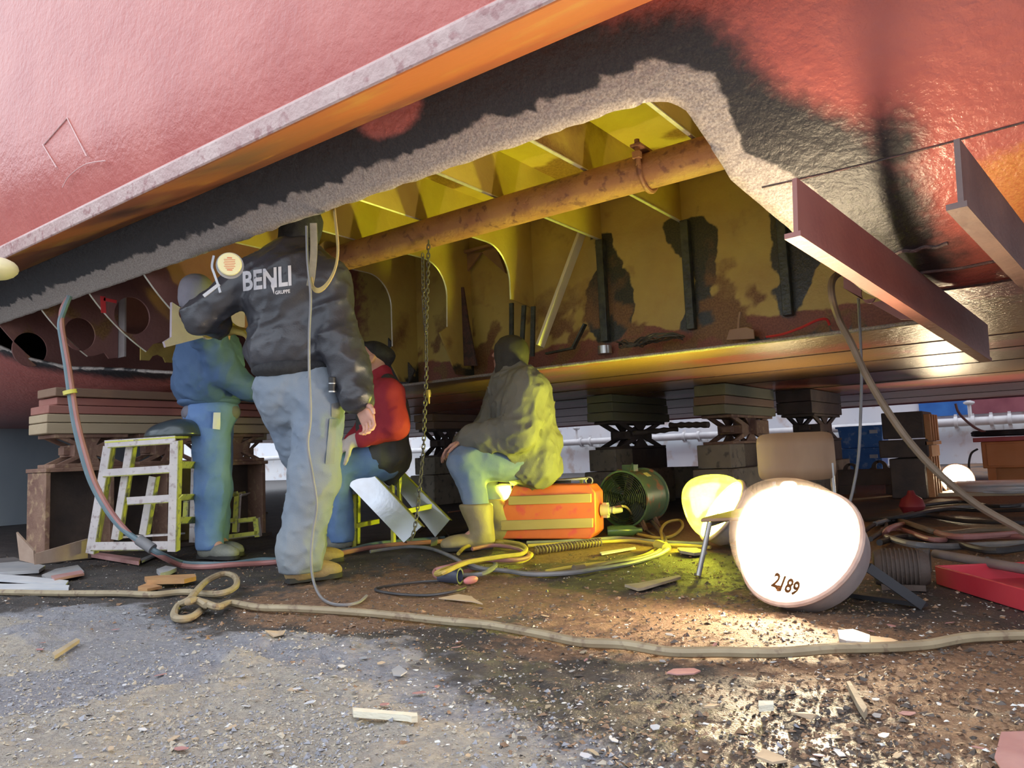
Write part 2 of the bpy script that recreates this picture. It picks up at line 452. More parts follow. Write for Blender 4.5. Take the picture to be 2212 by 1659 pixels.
wet = (1 - pale)*sstep(x + 1.4, 0, 0.9)*sstep(2.0 - y, -0.2, 0.5)*sstep(fbm(q3*5 + 2, 4), 0.3, 0.7)
set_mask(me, np.stack([pale, sand, brown, wet*0.75], -1))
floor = link_mesh('floor', me, attr_mat('floor_dirt', [((0.21, 0.21, 0.235), (0.30, 0.29, 0.30), 0.62), ((0.31, 0.28, 0.245), (0.41, 0.365, 0.30), 0.9), ((0.17, 0.095, 0.055), (0.26, 0.15, 0.085), 0.75), ((0.085, 0.055, 0.04), (0.16, 0.11, 0.075), 0.32)],
    (0.035, 0.032, 0.032), 0.55, 0.8, 55.0, (0.075, 0.062, 0.055), 5.0, 0.55, 9.0, bump2=(0.9, 170.0, 0.008)))
tag(floor, 'dirty dock floor strewn with grit, grey dust and brown rust scale', kind='structure')

# ---- dock walls
M('dock_wall', (0.62, 0.65, 0.71), 0.6, col2=(0.76, 0.74, 0.74), scale=0.9, bump=0.15, bscale=5, col3=(0.55, 0.46, 0.43), thr=(0.3, 0.7))
M('wall_grey', (0.20, 0.23, 0.26), 0.6, col2=(0.30, 0.33, 0.35), scale=0.8, bump=0.15, bscale=4, stretch=(1, 1, 0.5))
M('blue_paint', (0.03, 0.13, 0.42), 0.4, col2=(0.05, 0.20, 0.55), scale=3, bump=0.1)
M('maroon_paint', (0.20, 0.055, 0.075), 0.5, col2=(0.28, 0.09, 0.11), scale=3, bump=0.1)
M('pipe_grey', (0.55, 0.54, 0.55), 0.4, col2=(0.68, 0.66, 0.66), scale=4, bump=0.1)
YW = 17.5
wf = MB().box((-14, YW + 0.15, 2.9), (44, 0.3, 5.8)).build('wall_far', MATS['dock_wall'], origin=(-14, YW, 0)); tag(wf, 'pale steel dock side wall beyond the ship', kind='structure')
xb0, xb1, zb_ = aty(1985, 880, YW)[0], aty(2098, 870, YW)[0], aty(2050, 898, YW)[2]
for nm, x0, x1, mt in (('painted_sheet', xb0, xb1, 'blue_paint'), ('painted_sheet', xb1, xb1 + 6, 'maroon_paint')):
    p = MB().box(((x0 + x1)/2, YW - 0.025, zb_ + 1.6), (x1 - x0 - 0.01, 0.05, 3.2)).build(nm, MATS[mt], wf)
    p['label'] = 'blue painted sheet' if mt == 'blue_paint' else 'maroon painted sheet'
for k, xx in enumerate(np.arange(-34, 7, 3.0)):
    MB().box((xx, YW - 0.04, 0.40), (0.02, 0.06, 0.8)).build('wall_seam', MATS['pipe_grey'], wf)
wl = MB().box((-9.65, 0.9, 2.0), (0.3, 8.6, 4.0)).build('wall_left', MATS['wall_grey'], origin=(-9.5, 0.9, 0)); tag(wl, 'dark blue grey dock end wall behind the keel blocks', kind='structure')
# pipe along the far wall
yp_ = YW - 0.25; pz = aty(1480, 943, yp_)[2]
pt = thing('wall_pipe', 'pale pipe on brackets running along the far dock wall', 'pipe', (-5, yp_, pz))
MB().tube([(-34, yp_, pz), (4, yp_, pz)], 0.085, 14).build('pipe_run', MATS['pipe_grey'], pt)
for px_ in (1255, 1275, 1478, 1510, 2068, 2105, 2145, 2185, 610, 700):
    xx = aty(px_, 940, yp_)[0]
    b = MB().lathe((xx - 0.03, yp_, pz), (1, 0, 0), [(0, 0.115), (0.06, 0.115)], 16); b.box((xx, yp_ + 0.11, pz - 0.12), (0.06, 0.26, 0.05)).box((xx, yp_ + 0.02, pz + 0.13), (0.05, 0.06, 0.06))
    b.build('pipe_clamp', MATS['pipe_grey'], pt)
for px_ in (1246, 2100):
    xx = aty(px_, 940, yp_)[0]
    b = MB(); b.cyl((xx, yp_, pz), (xx, yp_, pz + 0.42), 0.035).lathe((xx, yp_, pz + 0.33), (0, 0, 1), [(0, 0.06), (0.03, 0.10), (0.06, 0.10), (0.08, 0.05)], 14)
    b.build('pipe_valve', MATS['pipe_grey'], pt)

# ================================================================== THE SHIP
YC, ZC, RB = 3.10, 2.37, 1.30; HB = ZC - RB
SB = RB*math.pi/2
def hull_pt(x, s, off=0.0):
    """x along the ship, s around the section (0 where the side meets the bilge); off = distance inwards"""
    x, s = np.broadcast_arrays(np.asarray(x, float), np.asarray(s, float)); r = RB - off
    a = np.clip(s/RB, 0, math.pi/2)
    y = YC - r*np.cos(a); z = ZC - r*np.sin(a)
    z = np.where(s < 0, ZC - s, z); y = np.where(s > SB, YC + (s - SB), y)
    return np.stack([x, y, z], -1)
HOLE = np.array([(-6.32, .855), (-6.1, .830), (-4, .828), (-2, .824), (-1.06, .824), (-.955, .828), (-.89, .845), (-.842, .885), (-.808, 1.007), (-.78, 1.148), (-.727, 1.258), (-.675, 1.379),
    (-.575, 1.739), (-.50, 2.3), (-.461, 2.833), (-.52, 2.90), (-1.147, 2.93), (-2.2, 2.872), (-3.86, 2.87), (-4.1, 2.72), (-4.3, 2.3), (-4.45, 1.85), (-4.655, 1.557), (-5.1, 1.41), (-5.636, 1.29), (-6.0, 1.129), (-6.2, .984), (-6.33, .90)])
def poly_dist(P, poly):
    d = np.full(len(P), 1e9); inside = np.zeros(len(P), bool); near = np.zeros_like(P)
    for i in range(len(poly)):
        a = poly[i]; b = poly[(i + 1) % len(poly)]; ab = b - a
        t = np.clip(((P - a) @ ab)/(ab @ ab), 0, 1); c = a + t[:, None]*ab; q = np.hypot(*(P - c).T)
        m_ = q < d; d[m_] = q[m_]; near[m_] = c[m_]
        cr = (a[1] > P[:, 1]) != (b[1] > P[:, 1]); xi = (b[0] - a[0])*(P[:, 1] - a[1])/(b[1] - a[1] + 1e-12) + a[0]
        inside ^= cr & (P[:, 0] < xi)
    return d, inside, near
us = steps((-15, -7, 0.4), (-7, 0.6, 0.03), (0.6, 5, 0.2)); ss = steps((-4.2, -0.2, 0.25), (-0.2, 3.3, 0.026), (3.3, 11.4, 0.27))
U, S = np.meshgrid(us, ss, indexing='ij'); UV = np.stack([U.ravel(), S.ravel()], -1)
d, ins, near = poly_dist(UV, HOLE)
nu, nv = len(us), len(ss); i, j = np.meshgrid(np.arange(nu - 1), np.arange(nv - 1), indexing='ij'); a = (i*nv + j).ravel()
F = np.stack([a, a + nv, a + nv + 1, a + 1], 1)
cc = UV[F].mean(1); _, cin, _ = poly_dist(cc, HOLE)
keep = ~cin; F = F[keep]
used_in = np.zeros(len(UV), bool); cnt = np.zeros(len(UV), int); np.add.at(cnt, F.ravel(), 1)
full = np.zeros(len(UV), int); allF = np.stack([a, a + nv, a + nv + 1, a + 1], 1); np.add.at(full, allF.ravel(), 1)
bord = (cnt > 0) & (cnt < full) & (d < 0.06)
jag = (fbm(np.stack([UV[:, 0]*22, UV[:, 1]*22, 0*d], -1), 2) - 0.5)*0.018
UVm = UV.copy(); UVm[bord] = near[bord]; UVm[bord, 1] += jag[bord]*0.7; UVm[bord, 0] += jag[bord]*0.5
live = cnt > 0; remap = -np.ones(len(UV), int); remap[live] = np.arange(live.sum())
UVk = UVm[live]; F = remap[F]; dk = np.where(bord[live], 0, d[live])
Vh = hull_pt(UVk[:, 0], UVk[:, 1])
# paint history around the opening: ground bare, then burnt black, then red antifouling; orange patches right of the opening
x, s = UVk[:, 0], UVk[:, 1]; n3 = np.stack([x*2.2, s*2.2, 0*x], -1); nz = fbm(n3, 3) - 0.5; nf = fbm(n3*6, 3) - 0.5
nearside = sstep(1.15 - s, 0, 0.3); rightside = sstep(x + 1.1, 0, 0.2)*sstep(s, 0.3, 0.9)*sstep(2.3 - s, 0, 0.6); farside = sstep(s, 1.5, 2.6)*(1 - rightside)
gw = 0.085*nearside + (0.035 + 0.10*sstep(s, 0.95, 1.25)*sstep(1.75 - s, 0, 0.4))*rightside*(1 - 0.6*nearside) + 0.02
gw = np.where((s > 1.0) & (x < -4), 0.006, gw)
grey = sstep(gw + nf*0.05 + (fbm(n3*22, 2) - 0.5)*0.05 - dk, -0.045, 0.045)
bw = (0.62 - 0.36*sstep(x, -1.45, -0.95))*nearside*(1 - 0.35*sstep(-x, 1.6, 1.9)*sstep(2.15 + x, 0, 0.25)*sstep(0.62 - s, -0.06, 0.05)) + rightside*0.40*(1 - nearside) + 0.0
bw = np.where((s > 1.0) & (x < -4), 0.10, bw)
black = sstep(bw + nz*0.22 - dk, -0.14, 0.14)
black *= 1 - sstep(0.46 - s, -0.02, 0.10)*1.0
redpatch = np.exp(-(((x + 1.93)/0.2)**2 + ((s - 0.56)/0.10)**2)); black *= 1 - 0.95*sstep(redpatch, 0.3, 0.7)
black = np.maximum(black, 0.9*np.exp(-(((x + 0.33)/0.10)**2 + ((s - 1.16)/0.13)**2)))            # scorched spot by the second bar
black = np.maximum(black, 0.8*sstep(0.055 + nz*0.1 - np.abs(s - 1.5 - (x + 0.5)*0.3), 0, 0.05)*sstep(x, -0.56, -0.50)*sstep(-0.2 - x, 0, 0.1))
stain = sstep(s, 1.9, 2.8)*(0.45 + 0.55*sstep(fbm(np.stack([x*0.7, s*2.6, 0*x + 8], -1), 3), 0.35, 0.6))*0.9*(1 - 0.5*sstep(s, 6, 9))*sstep(x, -5.0, -3.8)
orange = 0.75*sstep(0.30 - np.abs(s - 1.45), 0, 0.2)*sstep(x + 0.75, 0, 0.25)*sstep(fbm(n3*0.9 + 4, 3), 0.42, 0.62)
me = mesh_fast('hull_plating', Vh, F); set_mask(me, np.stack([orange, stain, black, grey], -1))
hull_mat = attr_mat('hull_paint', [((0.55, 0.17, 0.05), (0.62, 0.26, 0.07), 0.45), ((0.30, 0.17, 0.08), (0.38, 0.22, 0.10), 0.33), ((0.016, 0.015, 0.018), (0.028, 0.025, 0.026), 0.5), ((0.25, 0.21, 0.185), (0.40, 0.35, 0.31), 0.5)],
    (0.43, 0.105, 0.085), 0.30, 0.36, 22.0, (0.50, 0.15, 0.12), 2.2, 0.30, 22.0, bump2=(0.35, 60.0, 0.005), bdist=0.02, soft=True)
ship = thing('ship_hull', 'red ship hull on keel blocks with a long opening cut in its bilge', 'ship', (-3, 3.1, HB))
hp = link_mesh('hull_plating', me, hull_mat, ship)
md = hp.modifiers.new('thickness', 'SOLIDIFY'); md.thickness = 0.018; md.offset = -1.0
# which way is out: normals must face the dock
nrm = np.array(me.polygons[0].normal)
if nrm @ np.array([0, -1, -0.3]) < 0: me.flip_normals()
# far side and end of the hull, out of sight but real
MB().box((-5, 12.46, 3.3), (20, 0.03, 4.5)).build('far_side_plating', MATS['maroon_paint'], ship)
# ---- bilge keel
kp = np.array([(1.565, 1.690), (1.560, 1.772), (1.86, 1.955), (1.93, 1.90), (1.925, 1.822)])
M('keel_edge', (0.42, 0.27, 0.25), 0.42, col2=(0.50, 0.36, 0.33), scale=7, bump=0.6, bscale=45, col3=(0.33, 0.17, 0.16))
M('keel_orange', (0.33, 0.10, 0.03), 0.5, col2=(0.15, 0.075, 0.04), scale=2.3, bump=0.2, bscale=30, col3=(0.34, 0.15, 0.04), stretch=(0.35, 1, 1), thr=(0.42, 0.66))
M('red_paint', (0.43, 0.105, 0.085), 0.36, col2=(0.50, 0.15, 0.12), scale=2.2, bump=0.3, bscale=24)
b = MB(); xs = np.linspace(-15, 5, 41); n = len(kp)
for xx in xs: b.V += [(xx, p[0], p[1]) for p in kp]
b.F = []; b.mi = []
for i in range(len(xs) - 1):
    for k in range(n):
        b.F.append((i*n + k, i*n + (k + 1) % n, (i + 1)*n + (k + 1) % n, (i + 1)*n + k)); b.mi.append({0: 0, 1: 1, 2: 1, 3: 1, 4: 2}[k])
o = b.build('bilge_keel', [MATS['keel_edge'], MATS['red_paint'], MATS['keel_orange']], ship, bevel=0.012); o['label'] = 'long bilge keel with worn pink edge and orange underside'
# dark weld run under the keel
M('weld_dark', (0.05, 0.035, 0.035), 0.55, col2=(0.13, 0.06, 0.05), scale=30, bump=0.6, bscale=120)
P = hull_pt(np.linspace(-15, 5, 80), 0.505); MB().tube(P + [0, -0.004, -0.004], 0.012, 6).build('weld_bead', MATS['weld_dark'], ship)
for s_, x0, x1 in ((1.20, -0.70, 5), (1.62, -.55, -0.25), (1.8, -.5, 0.5), (2.05, -.35, 1.5)):
    P = hull_pt(np.linspace(x0, x1, 60), s_ + 0.006*np.sin(np.linspace(0, 30, 60))); MB().tube(P, 0.003 if s_ < 1.3 else 0.008, 6).build('weld_bead', MATS['weld_dark'], ship)
for yy in (4.75, 5.5, 6.4, 7.6, 9.2, 10.8):
    MB().tube([(-15, yy, HB), (5, yy, HB)], 0.006, 6).build('weld_bead', MATS['weld_dark'], ship)
# ---- inside: tank top, longitudinal bulkhead, web frames, stiffeners
ZT, YB, ZW = 2.165, 4.20, 1.90
tank_cols = [((0.20, 0.07, 0.045), (0.28, 0.10, 0.06), 0.6), ((0.02, 0.025, 0.02), (0.05, 0.05, 0.03), 0.35), ((0.17, 0.08, 0.03), (0.26, 0.14, 0.05), 0.6), ((0.05, 0.05, 0.05), (0.1, 0.09, 0.08), 0.6)]
tank_mat = attr_mat('tank_primer', tank_cols, (0.56, 0.43, 0.11), 0.5, 0.25, 40.0, (0.47, 0.33, 0.085), 3.0, 0.34, 16.0, bump2=(0.2, 120.0, 0.003), soft=True)
FR = [-0.66 - 0.553*k for k in range(0, 15)]           # frame stations
us = steps((-13, -4.6, 0.25), (-4.6, 0, 0.025), (0, 4.5, 0.3)); vs = steps((HB + 0.02, ZT, 0.025))
V, F = grid_mesh('b', us, vs, lambda U, Q: np.stack([U, 0*U + YB, Q], -1))
x, z = V[:, 0], V[:, 2]; q = np.stack([x*3.3, z*3.3, 0*x + 2], -1); n1 = fbm(q, 3) - 0.5; n2 = fbm(q*4, 3) - 0.5
red = sstep(1.26 + n1*0.22 - z, -0.05, 0.05); blk = np.zeros_like(x)
for xk in (-2.31, -1.73, -1.17):
    w = 0.115 + 0.05*np.sin(z*9 + xk*5); blk = np.maximum(blk, sstep(w + n1*0.22 + n2*0.10 - np.abs(x - xk - 0.05*np.sin(z*5)), -0.03, 0.04)*sstep(z, 1.15, 1.3)*sstep(2.0 + n2*0.2 - z, 0, 0.1))
blk = np.maximum(blk, sstep(1.13 + n2*0.3 - z, 0, 0.06)); rust = sstep(n1 + n2*0.6 - 0.02, 0, 0.12)*(0.35 + 0.65*sstep(1.75 - z, 0, 0.5))
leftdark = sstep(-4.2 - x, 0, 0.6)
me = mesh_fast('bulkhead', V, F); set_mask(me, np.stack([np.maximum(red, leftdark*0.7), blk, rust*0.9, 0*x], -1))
o = link_mesh('longitudinal_bulkhead', me, tank_mat, ship); o['label'] = 'ochre inner bulkhead with black burn marks'; md = o.modifiers.new('t', 'SOLIDIFY'); md.thickness = 0.012; md.offset = 0
us = steps((-13, -5, 0.25), (-5, 0, 0.04), (0, 4.5, 0.3)); vs = steps((1.845, YB, 0.04))
V, F = grid_mesh('t', us, vs, lambda U, Q: np.stack([U, Q, 0*U + ZT], -1)); q = np.stack([V[:, 0]*2.5, V[:, 1]*2.5, 0*V[:, 0] + 5], -1)
ru = sstep(fbm(q, 4), 0.55, 0.66)
me = mesh_fast('tt', V, F); set_mask(me, np.stack([0*ru, 0*ru, ru, 0*ru], -1)); o = link_mesh('tank_top', me, tank_mat, ship); md = o.modifiers.new('t', 'SOLIDIFY'); md.thickness = 0.012; md.offset = 0
M('cut_edge', (0.55, 0.52, 0.40), 0.35, metal=0.3, col2=(0.7, 0.68, 0.6), scale=20)
def tri_fill(outline, holes=()):
    """plate outline with holes in the y-z plane -> verts, triangles"""
    bm = bmesh.new(); ed = []
    for loop in [outline, *holes]:
        vv = [bm.verts.new((0, p[0], p[1])) for p in loop]
        ed += [bm.edges.new((vv[k], vv[(k + 1) % len(vv)])) for k in range(len(vv))]
    bmesh.ops.triangle_fill(bm, use_beauty=True, use_dissolve=False, edges=ed)
    bmesh.ops.subdivide_edges(bm, edges=[e for e in bm.edges if e.calc_length() > 0.16], cuts=2, use_grid_fill=False)
    bmesh.ops.triangulate(bm, faces=bm.faces)
    return bm
def web(name, xx, outline, holes=(), label=None, mask=None, th=0.014, mat=None):
    bm = tri_fill(outline, holes); me = bpy.data.meshes.new(name); bm.to_mesh(me); bm.free()
    me.transform(Matrix.Translation((xx, 0, 0)))
    co = np.array([v.co for v in me.vertices]); 
    set_mask(me, mask(co) if mask else np.zeros((len(co), 4)))
    o = link_mesh(name, me, mat or tank_mat, ship); md = o.modifiers.new('t', 'SOLIDIFY'); md.thickness = th; md.offset = 0
    if label: o['label'] = label
    return o
def arc(cy, cz, r, a0, a1, n=10): return [(cy + r*math.cos(math.radians(a0 + (a1 - a0)*k/n)), cz + r*math.sin(math.radians(a0 + (a1 - a0)*k/n))) for k in range(n + 1)]
def ellip(cy, cz, ry, rz, n=28): return [(cy + ry*math.cos(2*math.pi*k/n), cz + rz*math.sin(2*math.pi*k/n)) for k in range(n)]
def m_top(co):
    q = co*3.1; a = sstep(fbm(q, 3), 0.50, 0.62); bl = sstep(fbm(q*0.8 + 3, 3) + 0.35*sstep(2.3 - co[:, 1], 0, 0.5), 0.62, 0.72); return np.stack([0*a, bl, a*0.9, 0*a], -1)
def m_pil(co):
    q = co*4; z = co[:, 2]; a = sstep(fbm(q, 3), 0.52, 0.64)*sstep(1.75 - z, 0, 0.4); bl = sstep(1.22 + (fbm(q*2, 2) - 0.5)*0.4 - z, 0, 0.1); return np.stack([0*a, bl, a, 0*a], -1)
for k in (1, 2, 3):          # webs cut back to the deck beam
    web('web_frame', FR[k], [(1.912, ZW), (YB, ZW), (YB, ZT), (1.845, ZT)], mask=m_top)
    MB().box((FR[k], (1.9 + YB)/2, ZW - 0.003), (0.018, YB - 1.9, 0.006)).build('cut_edge', MATS['cut_edge'], ship)
for k in (4, 5, 6):          # webs with the big rounded opening and a pillar on the bulkhead
    xx = FR[k]
    lower = {4: [(3.93, 1.56), (4.2, 1.53)], 5: [(3.92, 1.45), (3.84, 1.40), (4.0, HB + .05), (4.2, HB + .05)], 6: [(3.93, 1.38), (3.86, 1.32), (4.0, HB + .05), (4.2, HB + .05)]}[k]
    outl = [(1.912, ZW)] + [(3.70, ZW)] + arc(3.70, ZW - 0.23, 0.23, 90, 0)[1:] + lower + [(YB, ZT), (1.845, ZT)]
    web('web_frame', xx, outl, mask=m_pil)
    E_ = [(xx, 1.9, ZW)] + [(xx, a_[0], a_[1]) for a_ in arc(3.70, ZW - 0.23, 0.23, 90, 0)] + [(xx, *lower[0])]
    MB().tube(np.array(E_), 0.006, 4).build('cut_edge', MATS['cut_edge'], ship)
brown_mat = attr_mat('brown_primer', tank_cols, (0.20, 0.085, 0.075), 0.5, 0.25, 40.0, (0.26, 0.12, 0.10), 3.0, 0.30, 12.0)
def m_left(co):
    q = co*4; a = sstep(fbm(q, 3), 0.55, 0.7); return np.stack([0*a, 0*a, a*0.6, 0*a], -1)
def bilge(y, off=0.02): return ZC - math.sqrt(max((RB - off)**2 - (min(y, YC) - YC)**2, 0))
def bracket(xx, y1, holes, tail, label=None, mat=None):
    ys = np.linspace(1.92, y1, 16); low = [(yy, bilge(yy)) for yy in ys]
    web('web_frame', xx, low + tail + [(tail[-1][0], ZT), (1.845, ZT)], holes, mask=m_left, mat=mat or brown_mat, label=label)
    MB().tube([(xx, a_, b_) for a_, b_ in low], 0.006, 4).build('cut_edge', MATS['cut_edge'], ship)
    return low
hc2 = atx(285, 682, -4.64); hc1 = atx(172, 722, -5.30)
bracket(-4.00, 2.42, [], [(2.55, 1.36), (2.95, 1.40)], 'brown web frame with chipped primer')
bracket(-4.64, 2.42, [ellip(hc2[1], hc2[2], 0.112, 0.118)], [(2.46, 1.335), (2.62, 1.40), (2.70, 1.42)], 'brown web frame with a round hole and red paint mark')
bracket(-5.30, 2.36, [ellip(hc1[1], hc1[2], 0.10, 0.112)], [(2.40, 1.33), (2.47, 1.36), (2.50, 1.32), (2.56, 1.33)], 'brown web frame with a round hole')
hc0 = atx(64, 755, -6.0)
web('web_frame', -6.0, [(yy, bilge(yy)) for yy in np.linspace(1.92, 3.0, 14)] + [(YB, HB + .02), (YB, ZT), (1.845, ZT)], [ellip(hc0[1], hc0[2], 0.115, 0.125)], mask=m_left, mat=brown_mat, label='dim web frame with a round hole at the far end')
# red sprayed mark on the second web
M('spray_red', (0.75, 0.05, 0.05), 0.6)
b = MB()
for p in ([(222, 640), (224, 676)], [(224, 646), (252, 652)]):
    A = [atx(*q_, -4.64 + 0.009) for q_ in p]; b.bar(A[0], A[1], 0.002, 0.03 if p[0][0] == 222 else 0.02, up=(0, 0.3, 1))
b.build('spray_mark', MATS['spray_red'], ship)
M('flange_grey', (0.34, 0.30, 0.29), 0.45, col2=(0.42, 0.38, 0.37), scale=6, bump=0.2, bscale=60)
# vertical face flanges of those webs
for xx, yy, z0, z1 in ((-4.64, 2.71, 1.40, ZT), (-5.30, 2.57, 1.33, ZT)):
    MB().box((xx + 0.04, yy, (z0 + z1)/2), (0.10, 0.012, z1 - z0)).build('flange', MATS['flange_grey'], ship)
# pale face plate with a hand hole, in front of the second man
fx = -3.80
pl = [atx(*q_, fx) for q_ in ((363, 655), (400, 678), (520, 672), (520, 708), (350, 752), (346, 740), (362, 730))]
sl = atx(418, 699, fx); c = (sl[1], sl[2]); dirn = unit(np.array([(atx(440, 718, fx) - atx(395, 682, fx))[1], (atx(440, 718, fx) - atx(395, 682, fx))[2]])); nn_ = np.array([-dirn[1], dirn[0]])
slot = []
for k in range(24):
    a_ = 2*math.pi*k/24; e = 0.075*(1 if math.cos(a_) > 0 else -1); slot.append(tuple(np.array(c) + dirn*(e + 0.045*math.cos(a_)) + nn_*0.045*math.sin(a_)))
fm = attr_mat('flange_primer', tank_cols, (0.36, 0.29, 0.32), 0.45, 0.2, 50.0, (0.42, 0.35, 0.38), 5.0)
web('face_plate', fx + 0.03, [(p[1], p[2]) for p in pl], [slot], mask=lambda co: np.zeros((len(co), 4)), mat=fm, th=0.02, label='pale grey face plate with an oval hand hole')
# stub near the deck edge with a half round notch
g0 = -4.64
web('bracket_plate', g0 - 0.5, [(p[1], p[2]) for p in [atx(*q_, g0 - 0.5) for q_ in ((303, 742), (303, 778), (322, 779), (328, 770), (340, 766), (352, 772), (357, 783), (420, 786), (420, 742))]], mask=m_left)
# stiffener stubs and bits left on the bulkhead
M('scorched', (0.025, 0.03, 0.028), 0.4, col2=(0.07, 0.08, 0.05), scale=14, bump=0.5, bscale=50)
for xk in (-2.31, -1.73, -1.17): MB().box((xk, YB - 0.03, 1.56), (0.05, 0.05, 0.66)).build('stiffener', MATS['scorched'], ship, bevel=0.004)
M('clean_steel', (0.5, 0.5, 0.48), 0.3, metal=0.8, col2=(0.6, 0.6, 0.58), scale=10)
MB().cyl((-2.31, YB - 0.05, 1.15), (-2.31, YB - 0.05, 1.20), 0.045).build('steel_foot', MATS['clean_steel'], ship)
# triangular knee plates seen through the third opening
M('primer_plain', (0.30, 0.17, 0.10), 0.55, col2=(0.40, 0.25, 0.13), scale=5, bump=0.2)
kx = FR[5] + 0.05
tri = [aty(*q_, YB - 0.04) for q_ in ((990, 546), (1068, 527), (1040, 545), (990, 612))]
MB().prism(tri[:1] + tri[2:], (0, 0.02, 0)).build('knee_plate', MATS['primer_plain'], ship)
tri = [aty(*q_, YB - 0.04) for q_ in ((1040, 545), (1070, 530), (1092, 590))]; MB().prism(tri, (0, 0.02, 0)).build('knee_plate', MATS['primer_plain'], ship)
MB().bar(aty(988, 549, YB - 0.06), aty(1068, 528, YB - 0.06), 0.03, 0.02).build('stiffener', MATS['primer_plain'], ship)
# torn plate remains at the foot of the pillars
for q_ in (((985, 622), (1000, 620), (1012, 700), (1030, 790), (990, 790), (962, 716), (985, 680)), ((838, 730), (862, 760), (895, 800), (880, 835), (850, 830), (838, 790))):
    MB().prism([aty(*p, YB - 0.12) for p in q_], (0, 0.014, 0)).build('torn_plate', tank_mat if q_[0][0] < 900 else MATS['weld_dark'], ship)
for q_ in ((1105, 655, 1105, 760), (1132, 660, 1128, 735), (1152, 662, 1150, 770)):
    A = aty(q_[0], q_[1], YB - 0.15); B_ = aty(q_[2], q_[3], YB - 0.15); MB().bar(A, B_, 0.016, 0.03).build('cut_stub', MATS['scorched'], ship)
# pale lashing board leaning in the tank
M('pale_wood', (0.74, 0.68, 0.42), 0.7, col2=(0.82, 0.76, 0.50), scale=6, bump=0.2, stretch=(1, 1, 0.2))
A = aty(1166, 748, 3.95); B_ = aty(1258, 500, 4.12)
o = MB().bar(A, B_, 0.022, 0.075, up=(0, 1, 0)).build('timber_batten', MATS['pale_wood'], bevel=0.003)
tag(o, 'pale timber batten leaning against the ochre bulkhead', 'batten')
# pipe inside the tank
M('rust_pipe', (0.36, 0.17, 0.09), 0.55, col2=(0.46, 0.25, 0.11), scale=7, bump=0.5, bscale=50, col3=(0.22, 0.10, 0.07))
py_, pz_, pr_ = 3.10, 1.812, 0.083
xl = atx(722, 548, -3.0); tL = (py_)/ray(715, 548)[1]; x_l = (CC + ray(715, 548)*tL)[0]
pipe = MB().tube([(xx, py_, pz_) for xx in np.linspace(x_l, 4.5, 30)], pr_, 24).build('tank_pipe', MATS['rust_pipe'], ship); pipe['label'] = 'rusty brown pipe inside the tank'
M('ochre', (0.55, 0.42, 0.13), 0.5, col2=(0.45, 0.33, 0.12), scale=5, bump=0.2)
b = MB().lathe((x_l - 0.012, py_, pz_), (1, 0, 0), [(0, 0.125), (0.016, 0.125)], 28); b.cyl((x_l - 0.3, py_, pz_), (x_l - 0.012, py_, pz_), 0.06); b.build('flange', MATS['ochre'], pipe)
xc = (CC + ray(1400, 372)*(py_/ray(1400, 372)[1]))[0]
b = MB()
b.tube([(xc, py_ + 0.093*math.cos(a_), pz_ + 0.093*math.sin(a_)) for a_ in np.linspace(-math.pi*1.05, 0.05, 20)], 0.012, 8)
b.bar((xc, py_ - 0.12, pz_ + 0.09), (xc, py_ + 0.12, pz_ + 0.09), 0.05, 0.012); b.cyl((xc, py_ - 0.098, pz_), (xc, py_ - 0.098, pz_ + 0.12), 0.012)
b.box((xc, py_ - 0.105, pz_ + 0.045), (0.035, 0.03, 0.03)); b.cyl((xc, py_ + 0.098, pz_ - 0.02), (xc, py_ + 0.098, pz_ + 0.12), 0.012)
b.build('pipe_clamp', MATS['rust_pipe'], pipe)
# drain sockets under the tank top
for q_ in ((928, 418), (790, 468)):
    p = (CC + ray(*q_)*((ZT - 0.02 - CAM_H)/ray(*q_)[2])); b = MB(); b.cyl(p + [0, 0, -0.03], p + [0, 0, 0.02], 0.055); b.lathe(p + [0, 0, -0.10], (0, 0, 1), [(0, 0.004), (0.03, 0.018), (0.07, 0.018)], 10); b.build('drain_socket', MATS['rust_pipe'], ship)
# ---- bars welded under the bilge
M('bar_primer', (0.27, 0.105, 0.09), 0.5, col2=(0.33, 0.14, 0.11), scale=4, bump=0.15, bscale=40)
M('bar_dark', (0.10, 0.06, 0.055), 0.5, col2=(0.18, 0.11, 0.09), scale=5, bump=0.3, bscale=40)
def tbar(a, b_, hgt, mat, label):
    a = np.asarray(a); b_ = np.asarray(b_); m_ = MB(); d_ = unit(b_ - a); sd = unit(np.cross(d_, (0, 0, 1)))
    dn = unit(np.cross(d_, sd)); dn = dn if dn[2] < 0 else -dn
    m_.prism([a - sd*0.006, a + sd*0.006, a + sd*0.006 + dn*hgt, a - sd*0.006 + dn*hgt], b_ - a)
    m_.prism([a - sd*0.03 + dn*hgt, a + sd*0.012 + dn*hgt, a + sd*0.012 + dn*(hgt + 0.014), a - sd*0.03 + dn*(hgt + 0.014)], b_ - a)
    o = m_.build('bracing_bar', mat, ship); o['label'] = label; return o
t1a, t1b = aty(1716, 385, 1.92), aty(2130, 702, 3.66)
tbar(t1a, t1b, 0.142, MATS['bar_primer'], 'red primed steel bar held under the bilge beside the opening')
t2a = aty(2066, 300, 1.92); tbar(t2a, t2a + (t1b - t1a)*np.array([0.95, 1, 1]), 0.15, MATS['bar_dark'], 'dark steel bar under the bilge at the right edge')
for (q0, q1) in (((1712, 500), (1722, 372)),): pass
